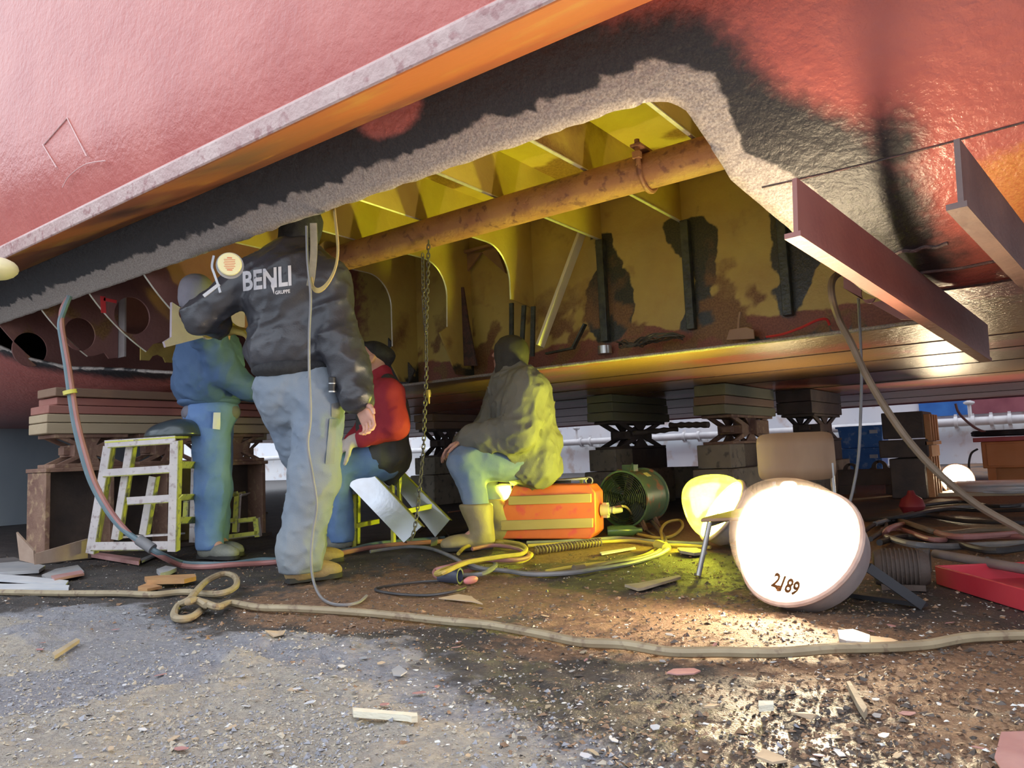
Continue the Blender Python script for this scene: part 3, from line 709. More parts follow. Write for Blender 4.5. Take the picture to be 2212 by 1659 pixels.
# lug plate with oval hole behind the first bar
lp = [aty(*q_, 3.3) for q_ in ((1822, 590), (1822, 622), (1870, 648), (1945, 690), (1985, 690), (1960, 640), (1900, 600))]
c_ = aty(1876, 632, 3.3)
bm = bmesh.new(); ed = []
for loop in ([(p[0], p[2]) for p in lp], [(c_[0] + 0.028*math.cos(t_), c_[2] + 0.045*math.sin(t_)) for t_ in np.linspace(0, 2*math.pi, 21)[:-1]]):
    vv = [bm.verts.new((p[0], 3.3, p[1])) for p in loop]; ed += [bm.edges.new((vv[k], vv[(k + 1) % len(vv)])) for k in range(len(vv))]
bmesh.ops.triangle_fill(bm, use_beauty=True, edges=ed); me = bpy.data.meshes.new('lug'); bm.to_mesh(me); bm.free()
o = link_mesh('lug_plate', me, MATS['bar_primer'], ship); md = o.modifiers.new('t', 'SOLIDIFY'); md.thickness = 0.015
# chalk marks on the side
M('chalk', (0.62, 0.42, 0.40), 0.8)
def on_side(px, py): return aty(px, py, YC - RB - 0.004)
b = MB()
for path in (((95, 312), (145, 255), (187, 338)), ((92, 312), (122, 362)), ((135, 405), (150, 380), (185, 355), (228, 347))): b.tube(spline([on_side(*q_) for q_ in path], 6) if len(path) > 3 else [on_side(*q_) for q_ in path], 0.0035, 5)
b.build('chalk_mark', MATS['chalk'], ship)
# round cream fitting at the left edge under the keel
p = at(-12, 580, 3.6)
M('cream_plastic', (0.72, 0.66, 0.42), 0.4)
b = MB().sphere(p, (0.10, 0.10, 0.055), 10); o = b.build('floodlight_dome', MATS['cream_plastic']); tag(o, 'cream round lamp dome hanging under the bilge keel at the left edge', 'lamp')

# ================================================================== KEEL BLOCKS
M('rust', (0.17, 0.085, 0.06), 0.7, col2=(0.26, 0.15, 0.10), scale=6, bump=0.6, bscale=40, col3=(0.34, 0.22, 0.13))
M('rust_dark', (0.055, 0.04, 0.035), 0.7, col2=(0.10, 0.07, 0.055), scale=5, bump=0.5, bscale=35)
M('concrete_block', (0.20, 0.17, 0.13), 0.8, col2=(0.28, 0.24, 0.18), scale=5, bump=0.3, bscale=40, col3=(0.13, 0.11, 0.09))
M('plank_red', (0.30, 0.095, 0.075), 0.65, col2=(0.36, 0.17, 0.13), scale=4, bump=0.4, bscale=20, stretch=(1, 0.15, 1))
M('plank_brown', (0.22, 0.13, 0.085), 0.7, col2=(0.30, 0.19, 0.12), scale=4, bump=0.4, bscale=20, stretch=(1, 0.15, 1))
M('plank_tan', (0.36, 0.27, 0.17), 0.75, col2=(0.44, 0.34, 0.22), scale=4, bump=0.4, bscale=20, stretch=(1, 0.15, 1))
M('plank_green', (0.16, 0.16, 0.10), 0.75, col2=(0.24, 0.22, 0.14), scale=4, bump=0.4, bscale=20, stretch=(1, 0.15, 1))
def keel_block(label, x1, y0, length, width, ztop, planks, base='beam', units=2, loc_z=0.0, base_w=None, mat_u='rust', group=None):
    """x1 = side facing the camera; runs across the ship from y0"""
    t = thing('keel_block', label, 'block', (x1 - width/2, y0 + length/2, 0), group)
    xc = x1 - width/2; z = ztop
    for (hh, mt, dy0, dy1, dx) in planks:
        MB().box((xc + dx, y0 + (length + dy0 + dy1)/2, z - hh/2), (width, length - dy0 + dy1, hh - 0.004)).build('plank', MATS[mt], t, bevel=0.006); z -= hh
    zu = z; zb = 0.575 if base == 'beam' else 0.555
    uw = length/units
    for k in range(units):
        yc = y0 + uw*(k + 0.5) + 0.02; b = MB(); h = zu - zb; w = uw*0.86; zm = zb + h/2
        b.box((xc, yc, zu - 0.012), (width*0.95, w, 0.024)).box((xc, yc, zb + 0.012), (width*0.95, w, 0.024))
        for sx in (-1, 1):
            xx = xc + sx*width*0.36
            for top in (1, -1):
                zz = zu - 0.02 if top == 1 else zb + 0.02; zi = zm + top*0.03
                b.prism([(xx - 0.012, yc - w*0.46, zz), (xx - 0.012, yc - w*0.32, zz), (xx - 0.012, yc - 0.03, zi), (xx - 0.012, yc - w*0.2, zi)], (0.024, 0, 0))
                b.prism([(xx - 0.012, yc + w*0.46, zz), (xx - 0.012, yc + w*0.32, zz), (xx - 0.012, yc + 0.03, zi), (xx - 0.012, yc + w*0.2, zi)], (0.024, 0, 0))
                b.prism([(xx - 0.010, yc - w*0.14, zz), (xx - 0.010, yc + w*0.14, zz), (xx - 0.010, yc + 0.03, zi), (xx - 0.010, yc - 0.03, zi)], (0.020, 0, 0))
        b.box((xc, yc, zm), (width*0.8, w*0.46, 0.075)).box((xc, yc, zm), (width*0.3, w*0.62, 0.05))
        b.build('cradle', MATS[mat_u], t, bevel=0.004)
    zb0 = 0.0
    if base == 'beam':
        bw = width*1.02
        MB().box((xc, y0 + length/2, zb - 0.0125), (bw + 0.03, length, 0.025)).build('top_plate', MATS['rust'], t, bevel=0.003)
        MB().box((xc - bw*0.25, y0 + length/2, zb/2 - 0.01), (0.02, length*0.98, zb - 0.03)).build('web_plate', MATS['rust_dark'], t)
        n = 5
        for k in range(n):
            MB().box((xc, y0 + 0.02 + (length - 0.05)*k/(n - 1), zb/2 - 0.012), (bw, 0.03, zb - 0.03)).build('stiffener_plate', MATS['rust'], t, bevel=0.004)
        MB().box((xc, y0 + length/2, 0.012), (bw + 0.05, length + 0.04, 0.024)).build('bottom_plate', MATS['rust_dark'], t)
    else:
        bw = base_w or width*1.05
        MB().box((xc, y0 + 0.17, zb - 0.10), (bw, 0.34, 0.20)).build('end_block', MATS['concrete_block'], t, bevel=0.008)
        MB().box((xc - 0.02, y0 + 0.34 + (length - 0.34)/2, zb - 0.13), (bw - 0.04, length - 0.34, 0.26)).build('upper_block', MATS['rust_dark'], t, bevel=0.008)
        MB().box((xc, y0 + length/2 - 0.02, 0.175), (bw + 0.06, length + 0.06, 0.35)).build('base_block', MATS['concrete_block'], t, bevel=0.01)
    return t
keel_block('rusty keel block with red planks on top behind the step stand', -5.03, 2.0, 1.58, 0.26, 1.075, [(0.058, 'plank_brown', 0.04, -0.02, 0.03), (0.052, 'plank_red', 0.06, 0, 0.0), (0.055, 'plank_red', 0.01, 0.0, 0.01), (0.055, 'plank_tan', 0.0, 0.02, 0.012), (0.07, 'plank_tan', 0.0, 0.02, 0.012)], 'beam', 3)
kb = keel_block('green topped keel block standing behind the green fan', -3.36, 6.12, 1.18, 0.27, 1.066, [(0.075, 'plank_green', 0, 0, 0), (0.09, 'plank_green', 0.0, 0.02, 0.0), (0.085, 'plank_green', -0.01, 0.05, 0)], 'block', 1, mat_u='rust_dark')
def jack_screw(t, x, y, z, dx):
    b = MB(); P = [(x, y, z), (x + dx, y + 0.10, z + 0.02)]
    for k in range(9): pass
    rr = [0.028, 0.03, 0.022, 0.03, 0.022, 0.03, 0.022, 0.03, 0.02, 0.02, 0.028]
    b.tube(np.linspace(P[0], P[1], 11), rr, 10); b.build('jack_screw', MATS['rust_dark'], t)
jack_screw(kb, -3.36, 6.5, 0.70, 0.42)
kb = keel_block('tall brown keel block directly behind the yellow glowing lamp', -2.262, 6.08, 1.28, 0.28, 1.066, [(0.10, 'plank_green', 0, 0, 0), (0.075, 'plank_brown', 0.0, 0.02, -0.01), (0.085, 'plank_green', -0.02, 0.05, -0.01)], 'block', 1)
jack_screw(kb, -2.50, 6.25, 0.73, -0.40)
MB().box((-2.35, 6.9, 0.70), (0.22, 0.35, 0.13)).build('wedge_block', MATS['rust'], kb, bevel=0.01)
keel_block('dark keel block behind the plywood chair back', -1.98, 7.6, 1.2, 0.34, 1.066, [(0.12, 'rust_dark', 0, 0, 0), (0.12, 'rust_dark', 0, 0, 0)], 'block', 1, mat_u='rust_dark')
keel_block('dim keel block in shadow behind the hanging chain', -5.95, 6.5, 1.4, 0.3, 1.066, [(0.09, 'plank_brown', 0, 0, 0), (0.09, 'plank_brown', 0.02, 0.02, 0)], 'block', 2, mat_u='rust_dark')
keel_block('brown keel block seen between the two standing men', -7.3, 4.3, 0.86, 0.3, 1.066, [(0.08, 'plank_brown', 0, 0, 0), (0.08, 'plank_brown', 0.02, 0.02, 0), (0.08, 'plank_tan', 0.0, 0.04, 0)], 'beam', 2)
# low longitudinal beam between the block rows
o = MB().box((-3.06, 7.74, 0.17), (1.4, 0.30, 0.33)).build('base_beam', MATS['concrete_block'], bevel=0.012); tag(o, 'low concrete beam lying between the two green topped keel blocks', 'beam')
# stack of steel trestles with orange light painted on the right end
t = thing('trestle_stack', 'dark stacked steel trestle with orange light painted on its ribbed end', 'trestle', (-1.15, 7.9, 0))
def bx_px(x0, x1, y0, y1, yw, dd): pass
M('rust_lit_orange', (0.42, 0.17, 0.06), 0.6, col2=(0.52, 0.25, 0.09), scale=5, bump=0.5, bscale=30)  # orange lamp light put into the colour of the ribbed end
pL, pR = aty(1922, 1070, 7.55), aty(2003, 1070, 7.55); x0, x1 = pL[0], pR[0]
MB().box(((x0 + x1)/2, 7.85, 0.66), (x1 - x0 + 0.04, 0.55, 0.24)).build('trestle_top', MATS['rust_dark'], t, bevel=0.01)
MB().box(((x0 + x1)/2 - 0.01, 7.85, 0.45), (x1 - x0 + 0.10, 0.55, 0.16)).build('trestle_middle', MATS['rust_dark'], t, bevel=0.01)
MB().box(((x0 + x1)/2, 7.85, 0.18), (x1 - x0 - 0.02, 0.5, 0.36)).build('trestle_body', MATS['rust_dark'], t, bevel=0.01)
for k in range(4):
    MB().box((x1 + 0.045, 7.62 + 0.15*k, 0.63), (0.05, 0.05, 0.24)).build('end_rib', MATS['rust_lit_orange'], t, bevel=0.004)
    MB().box((x1 + 0.03, 7.62 + 0.15*k, 0.22), (0.05, 0.035, 0.42)).build('end_rib', MATS['rust_lit_orange'], t, bevel=0.004)
MB().box((x1 + 0.05, 7.85, 0.49), (0.06, 0.55, 0.03)).build('end_flange', MATS['rust_lit_orange'], t)
MB().box((x1 + 0.045, 7.85, 0.42), (0.035, 0.5, 0.10)).build('end_plate', MATS['rust_lit_orange'], t)
# beam with lifting eyes
t = thing('lifting_beam', 'dark brown steel beam with two lifting eyes on top', 'beam', (-1.85, 8.3, 0.12))
a, b_ = aty(1805, 1015, 8.3), aty(1952, 1015, 8.3); lo_ = aty(1880, 1047, 8.3)[2]
MB().box(((a[0] + b_[0])/2, 8.3, (a[2] + lo_)/2), (b_[0] - a[0], 0.14, a[2] - lo_)).build('beam_body', MATS['rust_dark'], t, bevel=0.004)
for q_ in ((1838, 1012), (1900, 1006)):
    p = aty(*q_, 8.3); b = MB(); th = np.linspace(0, math.pi, 13); c = np.array([p[0], 8.3, p[2] - 0.02])
    for k in range(12):
        pts = []
        for (r_, tt) in ((0.03, th[k]), (0.03, th[k + 1]), (0.075, th[k + 1]), (0.075, th[k])): pts.append(c + [r_*math.cos(tt)*(1.0 if r_ < .05 else 1.0), -0.012, r_*math.sin(tt) + (0.02 if r_ < .05 else 0.0)])
        b.prism(pts, (0, 0.024, 0))
    b.prism([c + [-0.13, -0.012, -0.03], c + [-0.03, -0.012, -0.03], c + [-0.03, -0.012, 0.02], c + [-0.075, -0.012, 0.005]], (0, 0.024, 0)); b.prism([c + [0.13, -0.012, -0.03], c + [0.03, -0.012, -0.03], c + [0.03, -0.012, 0.02], c + [0.075, -0.012, 0.005]], (0, 0.024, 0))
    b.build('lifting_eye', MATS['rust_dark'], t)
for xx in (a[0] + 0.1, b_[0] - 0.1): MB().box((xx, 8.3, lo_/2), (0.12, 0.2, lo_)).build('foot', MATS['rust_dark'], t)
# blue bins by the far wall
M('blue_bin', (0.05, 0.17, 0.52), 0.4, col2=(0.08, 0.24, 0.62), scale=5, bump=0.1, col3=(0.25, 0.38, 0.66))
def bin_(name, label, q, y, w, dpt, h, z0, lid=True):
    p = aty(*q, y); t = thing(name, label, 'bin', (p[0], y + dpt/2, z0)); c = (p[0], y + dpt/2)
    b = MB(); e = 0.03; V0 = [(c[0] + sx*(w/2 - e), c[1] + sy*(dpt/2 - e), z0) for sx, sy in ((-1, -1), (1, -1), (1, 1), (-1, 1))]; V1 = [(c[0] + sx*w/2, c[1] + sy*dpt/2, z0 + h) for sx, sy in ((-1, -1), (1, -1), (1, 1), (-1, 1))]
    b.add(V0 + V1, [(3, 2, 1, 0), (0, 1, 5, 4), (1, 2, 6, 5), (2, 3, 7, 6), (3, 0, 4, 7), (4, 5, 6, 7)]); b.build('body', MATS['blue_bin'], t, bevel=0.01)
    MB().box((c[0], c[1], z0 + h), (w + 0.05, dpt + 0.05, 0.03)).build('rim', MATS['blue_bin'], t, bevel=0.006)
    MB().box((c[0] + w*0.3, c[1] - dpt/2 - 0.015, z0 + h*0.75), (0.10, 0.03, 0.05)).build('handle', MATS['pipe_grey'], t)
    return t
bin_('blue_bin', 'lower blue bin of the two stacked by the far wall', (1860, 985), 11.6, 0.56, 0.45, 0.42, 0.0)
bin_('blue_bin', 'upper blue bin with a red spot stacked on another bin', (1858, 940), 11.58, 0.60, 0.48, 0.30, 0.437)
M('red_plastic', (0.6, 0.04, 0.04), 0.4)
# ================================================================== LAMPS
M('lamp_shell', (0.30, 0.25, 0.24), 0.5, col2=(0.40, 0.34, 0.32), scale=8, bump=0.2, bscale=40)
M('lamp_rim', (0.62, 0.48, 0.40), 0.4, col2=(0.48, 0.32, 0.26), scale=10, bump=0.2)
M('bracket_black', (0.03, 0.03, 0.035), 0.5)
def cover_mat(name, tint, alpha):
    mt = bpy.data.materials.new(name); mt.use_nodes = True; n = mt.node_tree; L = n.links; out = n.nodes['Material Output']; n.nodes.remove(n.nodes['Principled BSDF'])
    tr = n.nodes.new('ShaderNodeBsdfTransparent'); tr.inputs[0].default_value = (1, 1, 1, 1)
    tl = n.nodes.new('ShaderNodeBsdfTranslucent'); tl.inputs[0].default_value = (*tint, 1)
    gl = n.nodes.new('ShaderNodeBsdfGlossy'); gl.inputs['Roughness'].default_value = 0.15
    tc = n.nodes.new('ShaderNodeTexCoord'); mp = n.nodes.new('ShaderNodeMapping'); mp.inputs['Scale'].default_value = (1, 1, 1); L.new(tc.outputs['Object'], mp.inputs[0])
    nz = n.nodes.new('ShaderNodeTexNoise'); nz.inputs['Scale'].default_value = 28; nz.inputs['Detail'].default_value = 8; nz.inputs['Roughness'].default_value = 0.75; L.new(mp.outputs[0], nz.inputs['Vector'])
    mr = n.nodes.new('ShaderNodeMapRange'); mr.inputs[1].default_value = 0.42; mr.inputs[2].default_value = 0.62; mr.inputs[3].default_value = alpha*0.6; mr.inputs[4].default_value = min(alpha*1.5, 1); L.new(nz.outputs['Fac'], mr.inputs[0])
    m1 = n.nodes.new('ShaderNodeMixShader'); L.new(mr.outputs[0], m1.inputs[0]); L.new(tr.outputs[0], m1.inputs[1]); L.new(tl.outputs[0], m1.inputs[2])
    m2 = n.nodes.new('ShaderNodeMixShader'); m2.inputs[0].default_value = 0.05; L.new(m1.outputs[0], m2.inputs[1]); L.new(gl.outputs[0], m2.inputs[2]); L.new(m2.outputs[0], out.inputs[0])
    MATS[name] = mt; return mt
glow_w = emit('lamp_glow_warm', (1.0, 0.80, 0.52), LAMP_W)
glow_y = emit('lamp_glow_yellow', (0.95, 1.0, 0.07), LAMP_Y)
glow_s = emit('lamp_glow_small', (1.0, 0.80, 0.42), 420.0)
cov_w = cover_mat('clear_cover', (0.95, 0.70, 0.55), 0.005); cov_y = cover_mat('yellow_cover', (1.0, 1.0, 0.6), 0.12)
def flood_lamp(name, label, base, centre, axis, R, glow, cover, S=1.0, foot=True):
    t = thing(name, label, 'lamp', base); d, sd, tt = frame(axis); c = np.asarray(centre, float)
    MB().lathe(c, d, [(-0.62*R, 0.70*R), (-0.60*R, 0.80*R), (-0.45*R, 0.93*R), (-0.05*R, 1.0*R), (0, 1.0*R), (0, 0.95*R), (-0.05*R, 0.95*R), (-0.42*R, 0.86*R), (-0.56*R, 0.6*R)], 40, cap=True).build('housing', MATS['lamp_shell'], t)
    MB().tube([c + R*1.015*(math.cos(a_)*sd + math.sin(a_)*tt) for a_ in np.linspace(0, 2*math.pi, 49)[:-1]], 0.055*R, 8, closed=True).build('rim', MATS['lamp_rim'], t)
    MB().lathe(c, d, [(-0.40*R, 0.80*R), (-0.36*R, 0.50*R), (-0.22*R, 0.42*R), (-0.04*R, 0.26*R), (0.0, 0.02)], 32).build('led_dome', glow, t)
    prof = [(0.0, 0.97), (0.18, 0.985), (0.38, 0.95), (0.60, 0.86), (0.82, 0.72), (1.02, 0.55), (1.18, 0.36), (1.27, 0.18), (1.30, 0.02)]
    P = spline([(a_*R*S, b_*R, 0) for a_, b_ in prof], 4)
    o = MB().lathe(c, d, [(p[0], max(p[1], 0.001)) for p in P], 48, cap=False).build('cover', cover, t)
    return t, (d, sd, tt)
# main warm lamp: rim centre, pointing up-left and towards the camera side
lb = gp(1735, 1312); R1 = 0.205
lc = at(1727, 1180, depth(lb) + 0.02)
ax1 = unit(-RIGHT*0.68 - FWD*0.40 - DOWN*0.61)
lamp1, fr1 = flood_lamp('flood_lamp', 'big lit work lamp with clear cover marked 2189 lying on the floor', lb, lc, ax1, R1, glow_w, cov_w, 1.08)
b = MB()
for sgn in (-1, 1):
    p0 = lc - ax1*0.10 + fr1[1]*R1*0.9*sgn; b.bar(p0, p0*[1, 1, 0] + (RIGHT*[1, 1, 0])*0.16 + [0, 0, 0.012], 0.012, 0.03)
q0, q1 = lc - ax1*0.12 + fr1[1]*R1*0.9, lc - ax1*0.12 - fr1[1]*R1*0.9
b.bar(q0*[1, 1, 0] + RIGHT*[1, 1, 0]*0.16 + [0, 0, 0.012], q1*[1, 1, 0] + RIGHT*[1, 1, 0]*0.16 + [0, 0, 0.012], 0.03, 0.014)
b.build('stand', MATS['bracket_black'], lamp1)
b = MB(); p = gp(1860, 1285, 0.02)
b.cyl(lc - ax1*0.128, lc - ax1*0.17, 0.05, 0.035, 16); b.cyl(lc - ax1*0.17, lc - ax1*0.20, 0.018, n=10); b.build('cable_gland', MATS['bracket_black'], lamp1)
# number written on the cover
M('marker_brown', (0.16, 0.07, 0.02), 0.7)
def text_on(mesh_obj, body, place, right, up, size, depth_dir, mat, name, parent, off=0.002, bold=0.0, extr=0.0006, shear=0.0, extra=None):
    cu = bpy.data.curves.new('txt', 'FONT'); cu.body = body; cu.size = 1.0; cu.align_x = 'CENTER'; cu.align_y = 'CENTER'; cu.offset = bold; cu.shear = shear; cu.resolution_u = 3
    to = bpy.data.objects.new('txt', cu); COL.objects.link(to); bpy.context.view_layer.update()
    dg = bpy.context.evaluated_depsgraph_get(); me = bpy.data.meshes.new_from_object(to.evaluated_get(dg)); bpy.data.objects.remove(to)
    bm = bmesh.new(); bm.from_mesh(me)
    for _ in range(2):
        bmesh.ops.subdivide_edges(bm, edges=[e for e in bm.edges if e.calc_length() > 0.12], cuts=1)
    bmesh.ops.triangulate(bm, faces=bm.faces); bmesh.ops.recalc_face_normals(bm, faces=bm.faces)
    sm = mesh_obj.data; off0 = wloc(mesh_obj)
    bv = BVHTree.FromPolygons([v.co for v in sm.vertices], [p.vertices[:] for p in sm.polygons])
    for v in bm.verts:
        w = place + right*v.co.x*size[0] + up*v.co.y*size[1]; st = w - depth_dir*0.5
        hit = bv.ray_cast(Vector(st - off0), Vector(depth_dir))
        v.co = Vector(np.array(hit[0]) + off0 - depth_dir*off) if hit[0] is not None else Vector(w)
    out = bpy.data.meshes.new(name); bm.to_mesh(out); bm.free(); bpy.data.meshes.remove(me)
    o = link_mesh(name, out, mat, parent); return o
cover1 = [c for c in lamp1.children if c.name.startswith('cover')][0]
dvec = unit(at(1692, 1262, 2.4) - CC); rr_ = unit(RIGHT*0.93 - np.array([0, 0, 0.40])); uu_ = unit(np.cross(rr_, dvec)); uu_ = uu_ if uu_[2] > 0 else -uu_
o = text_on(cover1, '2189', at(1697, 1264, depth(lc) - 0.12), rr_, uu_, (0.042, 0.060), dvec, MATS['marker_brown'], 'number_mark', cover1, off=0.003, bold=0.045)
b = MB(); pc = at(1682, 1271, depth(lc) - 0.12)
sm = cover1.data; bv = BVHTree.FromPolygons([v.co for v in sm.vertices], [p_.vertices[:] for p_ in sm.polygons]); off0 = wloc(cover1)
def on_cover(w):
    hit = bv.ray_cast(Vector(w - dvec*0.5 - off0), Vector(dvec)); return (np.array(hit[0]) + off0 - dvec*0.003) if hit[0] is not None else w
for k in range(-2, 3):
    e = 0.008*math.sqrt(1 - (k/2.6)**2); b.tube([on_cover(pc + uu_*0.0032*k - rr_*e), on_cover(pc + uu_*0.0032*k + rr_*e)], 0.0017, 4)
b.tube([on_cover(pc + 0.009*(math.cos(a_)*rr_ + math.sin(a_)*uu_)) for a_ in np.linspace(0, 2*math.pi, 17)[:-1]], 0.0017, 4, closed=True); b.build('round_mark', MATS['marker_brown'], cover1)
# second, yellow lamp behind the chair
d2 = 3.95; lc2 = at(1560, 1102, d2); ax2 = unit(-RIGHT*0.80 - FWD*0.05 + np.array([0, 0, 0.55]))
lb2 = lc2*[1, 1, 0]
lamp2, fr2 = flood_lamp('flood_lamp', 'yellow glowing work lamp standing behind the low chair', lb2, lc2, ax2, 0.178, glow_y, cov_y, 1.0)
b = MB()
for sgn in (-1, 1): b.bar(lc2 - ax2*0.05 + fr2[1]*0.16*sgn, (lc2 - ax2*0.05 + fr2[1]*0.16*sgn)*[1, 1, 0] + [0, 0, 0.01], 0.03, 0.014, up=(1, 0, 0))
b.bar((lc2 - ax2*0.05 + fr2[1]*0.2)*[1, 1, 0] + [0, 0, 0.01], (lc2 - ax2*0.05 - fr2[1]*0.2)*[1, 1, 0] + [0, 0, 0.01], 0.03, 0.014)
b.build('stand', MATS['bracket_black'], lamp2)
# third lamp near the wall at the right, glowing globe
lc3 = at(2068, 1036, 7.6); lb3 = lc3*[1, 1, 0]; ax3 = unit(-RIGHT*0.25 - FWD + np.array([0, 0, 0.30]))
glow_g = emit('lamp_glow_far', (1.0, 0.80, 0.50), 130.0)
t, fr3 = flood_lamp('flood_lamp', 'round glowing lamp by the orange cabinet near the far wall', lb3, lc3, ax3, 0.155, glow_g, cov_w, 0.55)
zlo = lc3[2] - 0.12
MB().box((lc3[0], lc3[1] + 0.05, max(zlo, 0.05)/2), (0.2, 0.16, max(zlo, 0.05))).build('stand', MATS['bracket_black'], t)
# small lamp under the man in the olive coat, and one behind the chair back
lc4 = at(1083, 1064, 4.75); lb4 = lc4*[1, 1, 0]
t, fr4 = flood_lamp('work_lamp', 'small glowing lamp under the seat of the man in the olive coat', lb4, lc4, unit(-RIGHT*0.3 - FWD*0.6 + np.array([0, 0, 0.45])), 0.07, emit('lamp_glow_seat', (0.95, 1.0, 0.06), 200.0), cov_y, 0.6)
MB().bar(lc4 - [0, 0, 0.05], lb4, 0.03, 0.03).build('stand', MATS['bracket_black'], t)
lc5 = at(1703, 1050, 5.2); lb5 = lc5*[1, 1, 0]
t, fr5 = flood_lamp('work_lamp', 'small lit lamp glimpsed below the plywood chair back', lb5, lc5, unit(-RIGHT*0.2 - FWD*0.4 + np.array([0, 0, 0.75])), 0.055, glow_s, cov_w, 0.5)
MB().bar(lc5 - [0, 0, 0.04], lb5, 0.03, 0.03).build('stand', MATS['bracket_black'], t)

# ================================================================== FURNITURE AND MACHINES
M('plywood', (0.36, 0.22, 0.13), 0.5, col2=(0.45, 0.30, 0.18), scale=5, bump=0.1, bscale=30, stretch=(1, 1, 0.3))
M('tube_steel', (0.35, 0.33, 0.32), 0.35, metal=0.7, col2=(0.45, 0.43, 0.40), scale=10)
# low school chair: plywood back and seat on steel tubes
cd = 4.0
ctr = thing('low_chair', 'low plywood chair with steel tube legs behind the bright lamp', 'chair', gp(1650, 1215))
cl, cr_ = at(1638, 988, cd), at(1806, 984, cd); bw_ = np.linalg.norm(cr_ - cl); cmid = (cl + cr_)/2; bdir = unit((cr_ - cl)*[1, 1, 0]); bn = unit(np.cross(bdir, [0, 0, 1]))
b = MB(); n = 16; hh = 0.128; V = []
outl = []
for k in range(40):
    a_ = 2*math.pi*k/40; ex = lambda v, e: math.copysign(abs(v)**e, v); outl.append((ex(math.cos(a_), 0.28)*bw_/2, ex(math.sin(a_), 0.28)*hh))
gridn = 9; bm = bmesh.new()
vs_ = [bm.verts.new(Vector(cmid + bdir*u_ + np.array([0, 0, v_]) + bn*0.0)) for u_, v_ in outl]; f = bm.faces.new(vs_)
bmesh.ops.triangulate(bm, faces=bm.faces); bmesh.ops.subdivide_edges(bm, edges=bm.edges, cuts=3, use_grid_fill=True)
for v in bm.verts:
    u_ = (np.array(v.co) - cmid) @ bdir; v.co = Vector(np.array(v.co) + FWD*[1, 1, 0]*(-0.035*(1 - (u_/(bw_/2))**2) + 0.02))
me = bpy.data.meshes.new('back'); bm.to_mesh(me); bm.free(); o = link_mesh('backrest', me, MATS['plywood'], ctr); md = o.modifiers.new('t', 'SOLIDIFY'); md.thickness = 0.012; md.offset = 0
me.polygons.foreach_set('use_smooth', [True]*len(me.polygons))
fr_leg = gp(1509, 1250); seat_f = at(1512, 1125, depth(fr_leg) + 0.02); zs = seat_f[2]
back_l, back_r = at(1665, 1060, cd - 0.02), at(1792, 1060, cd - 0.02)
fl2 = fr_leg + bdir*[1, 1, 0]*0.36
# seat
sc_ = (seat_f + bdir*0.18 + (cmid*[1, 1, 0] + [0, 0, zs]))/2; sdep = np.linalg.norm((cmid - seat_f - bdir*0.18)*[1, 1, 0]); sdir = unit((cmid - seat_f - bdir*0.18)*[1, 1, 0])
MB().prism([sc_ - bdir*0.20*k1 + sdir*(sdep/2 - 0.02)*k2 + [0, 0, 0.006*(k2 < 0)] for k1, k2 in ((-0.92, -1), (0.92, -1), (1.0, -0.85), (0.95, 1), (-0.95, 1), (-1.0, -0.85))], (0, 0, -0.014)).build('seat', MATS['plywood'], ctr, bevel=0.004)
for (top, bot) in ((seat_f + bdir*0.03 + sdir*0.03 + [0, 0, -0.01], fr_leg), (seat_f + bdir*0.33 + sdir*0.03 + [0, 0, -0.01], fl2)):
    MB().tube([top, bot + [0, 0, 0.012]], 0.011, 10).build('leg', MATS['tube_steel'], ctr)
for px_ in (1668, 1796):
    tp = at(px_, 1000, cd + 0.012); mid = tp*[1, 1, 0] + [0, 0, zs - 0.02]; ft = tp*[1, 1, 0] + FWD*[1, 1, 0]*0.05 + [0, 0, 0.012]
    MB().tube(spline([tp, (tp + mid)/2, mid, (mid + ft)/2, ft], 5), 0.011, 10).build('leg', MATS['tube_steel'], ctr)
for k1 in (-1, 1):
    a_ = sc_ + bdir*0.16*k1 - sdir*(sdep/2 - 0.05) - [0, 0, 0.022]; MB().tube([a_, a_ + sdir*(sdep - 0.06)], 0.010, 8).build('seat_rail', MATS['tube_steel'], ctr)
# orange welding machine
M('orange_paint', (0.72, 0.15, 0.04), 0.45, col2=(0.80, 0.20, 0.06), scale=4, bump=0.1, bscale=30, col3=(0.75, 0.10, 0.08))
M('wood_strip', (0.46, 0.33, 0.12), 0.6, col2=(0.56, 0.42, 0.17), scale=5, bump=0.2, stretch=(0.3, 0.3, 1))
M('black_plastic', (0.02, 0.02, 0.022), 0.45)
wl_, wr_ = gp(1078, 1172), gp(1288, 1172); wd_ = unit((wr_ - wl_)*[1, 1, 0]); wn = unit(np.cross(wd_, [0, 0, 1])); wn = wn if wn @ FWD < 0 else -wn
dpx = depth(wl_)
def wface(px, py):     # point on the front plane of the machine
    r = ray(px, py); t_ = ((wl_ - CC) @ wn)/(r @ wn); return CC + r*t_
wm = thing('welding_machine', 'orange chamfered welding machine with two wooden strips beside the seated man', 'machine', (wl_ + wr_)/2)
zoff = 0.02
face = [wface(*q_) for q_ in ((1110, 1048), (1272, 1047), (1286, 1064), (1288, 1150), (1274, 1170), (1080, 1171), (1077, 1112), (1084, 1100))]
face = [p if p[2] > zoff else np.array([p[0], p[1], zoff]) for p in face]
MB().prism(face, -wn*0.20).build('case', MATS['orange_paint'], wm, bevel=0.008)
for q_ in (((1100, 1072), (1278, 1066), (1278, 1085), (1100, 1091)), ((1084, 1124), (1282, 1119), (1282, 1139), (1084, 1146))):
    MB().prism([wface(*p) + wn*0.018 for p in q_], -wn*0.018).build('wooden_strip', MATS['wood_strip'], wm, bevel=0.003)
for k1 in (0.12, 0.88):
    c = wl_ + (wr_ - wl_)*k1 - wn*0.10; MB().box(c*[1, 1, 0] + [0, 0, 0.01], (0.05, 0.05, 0.024)).build('foot', MATS['black_plastic'], wm)
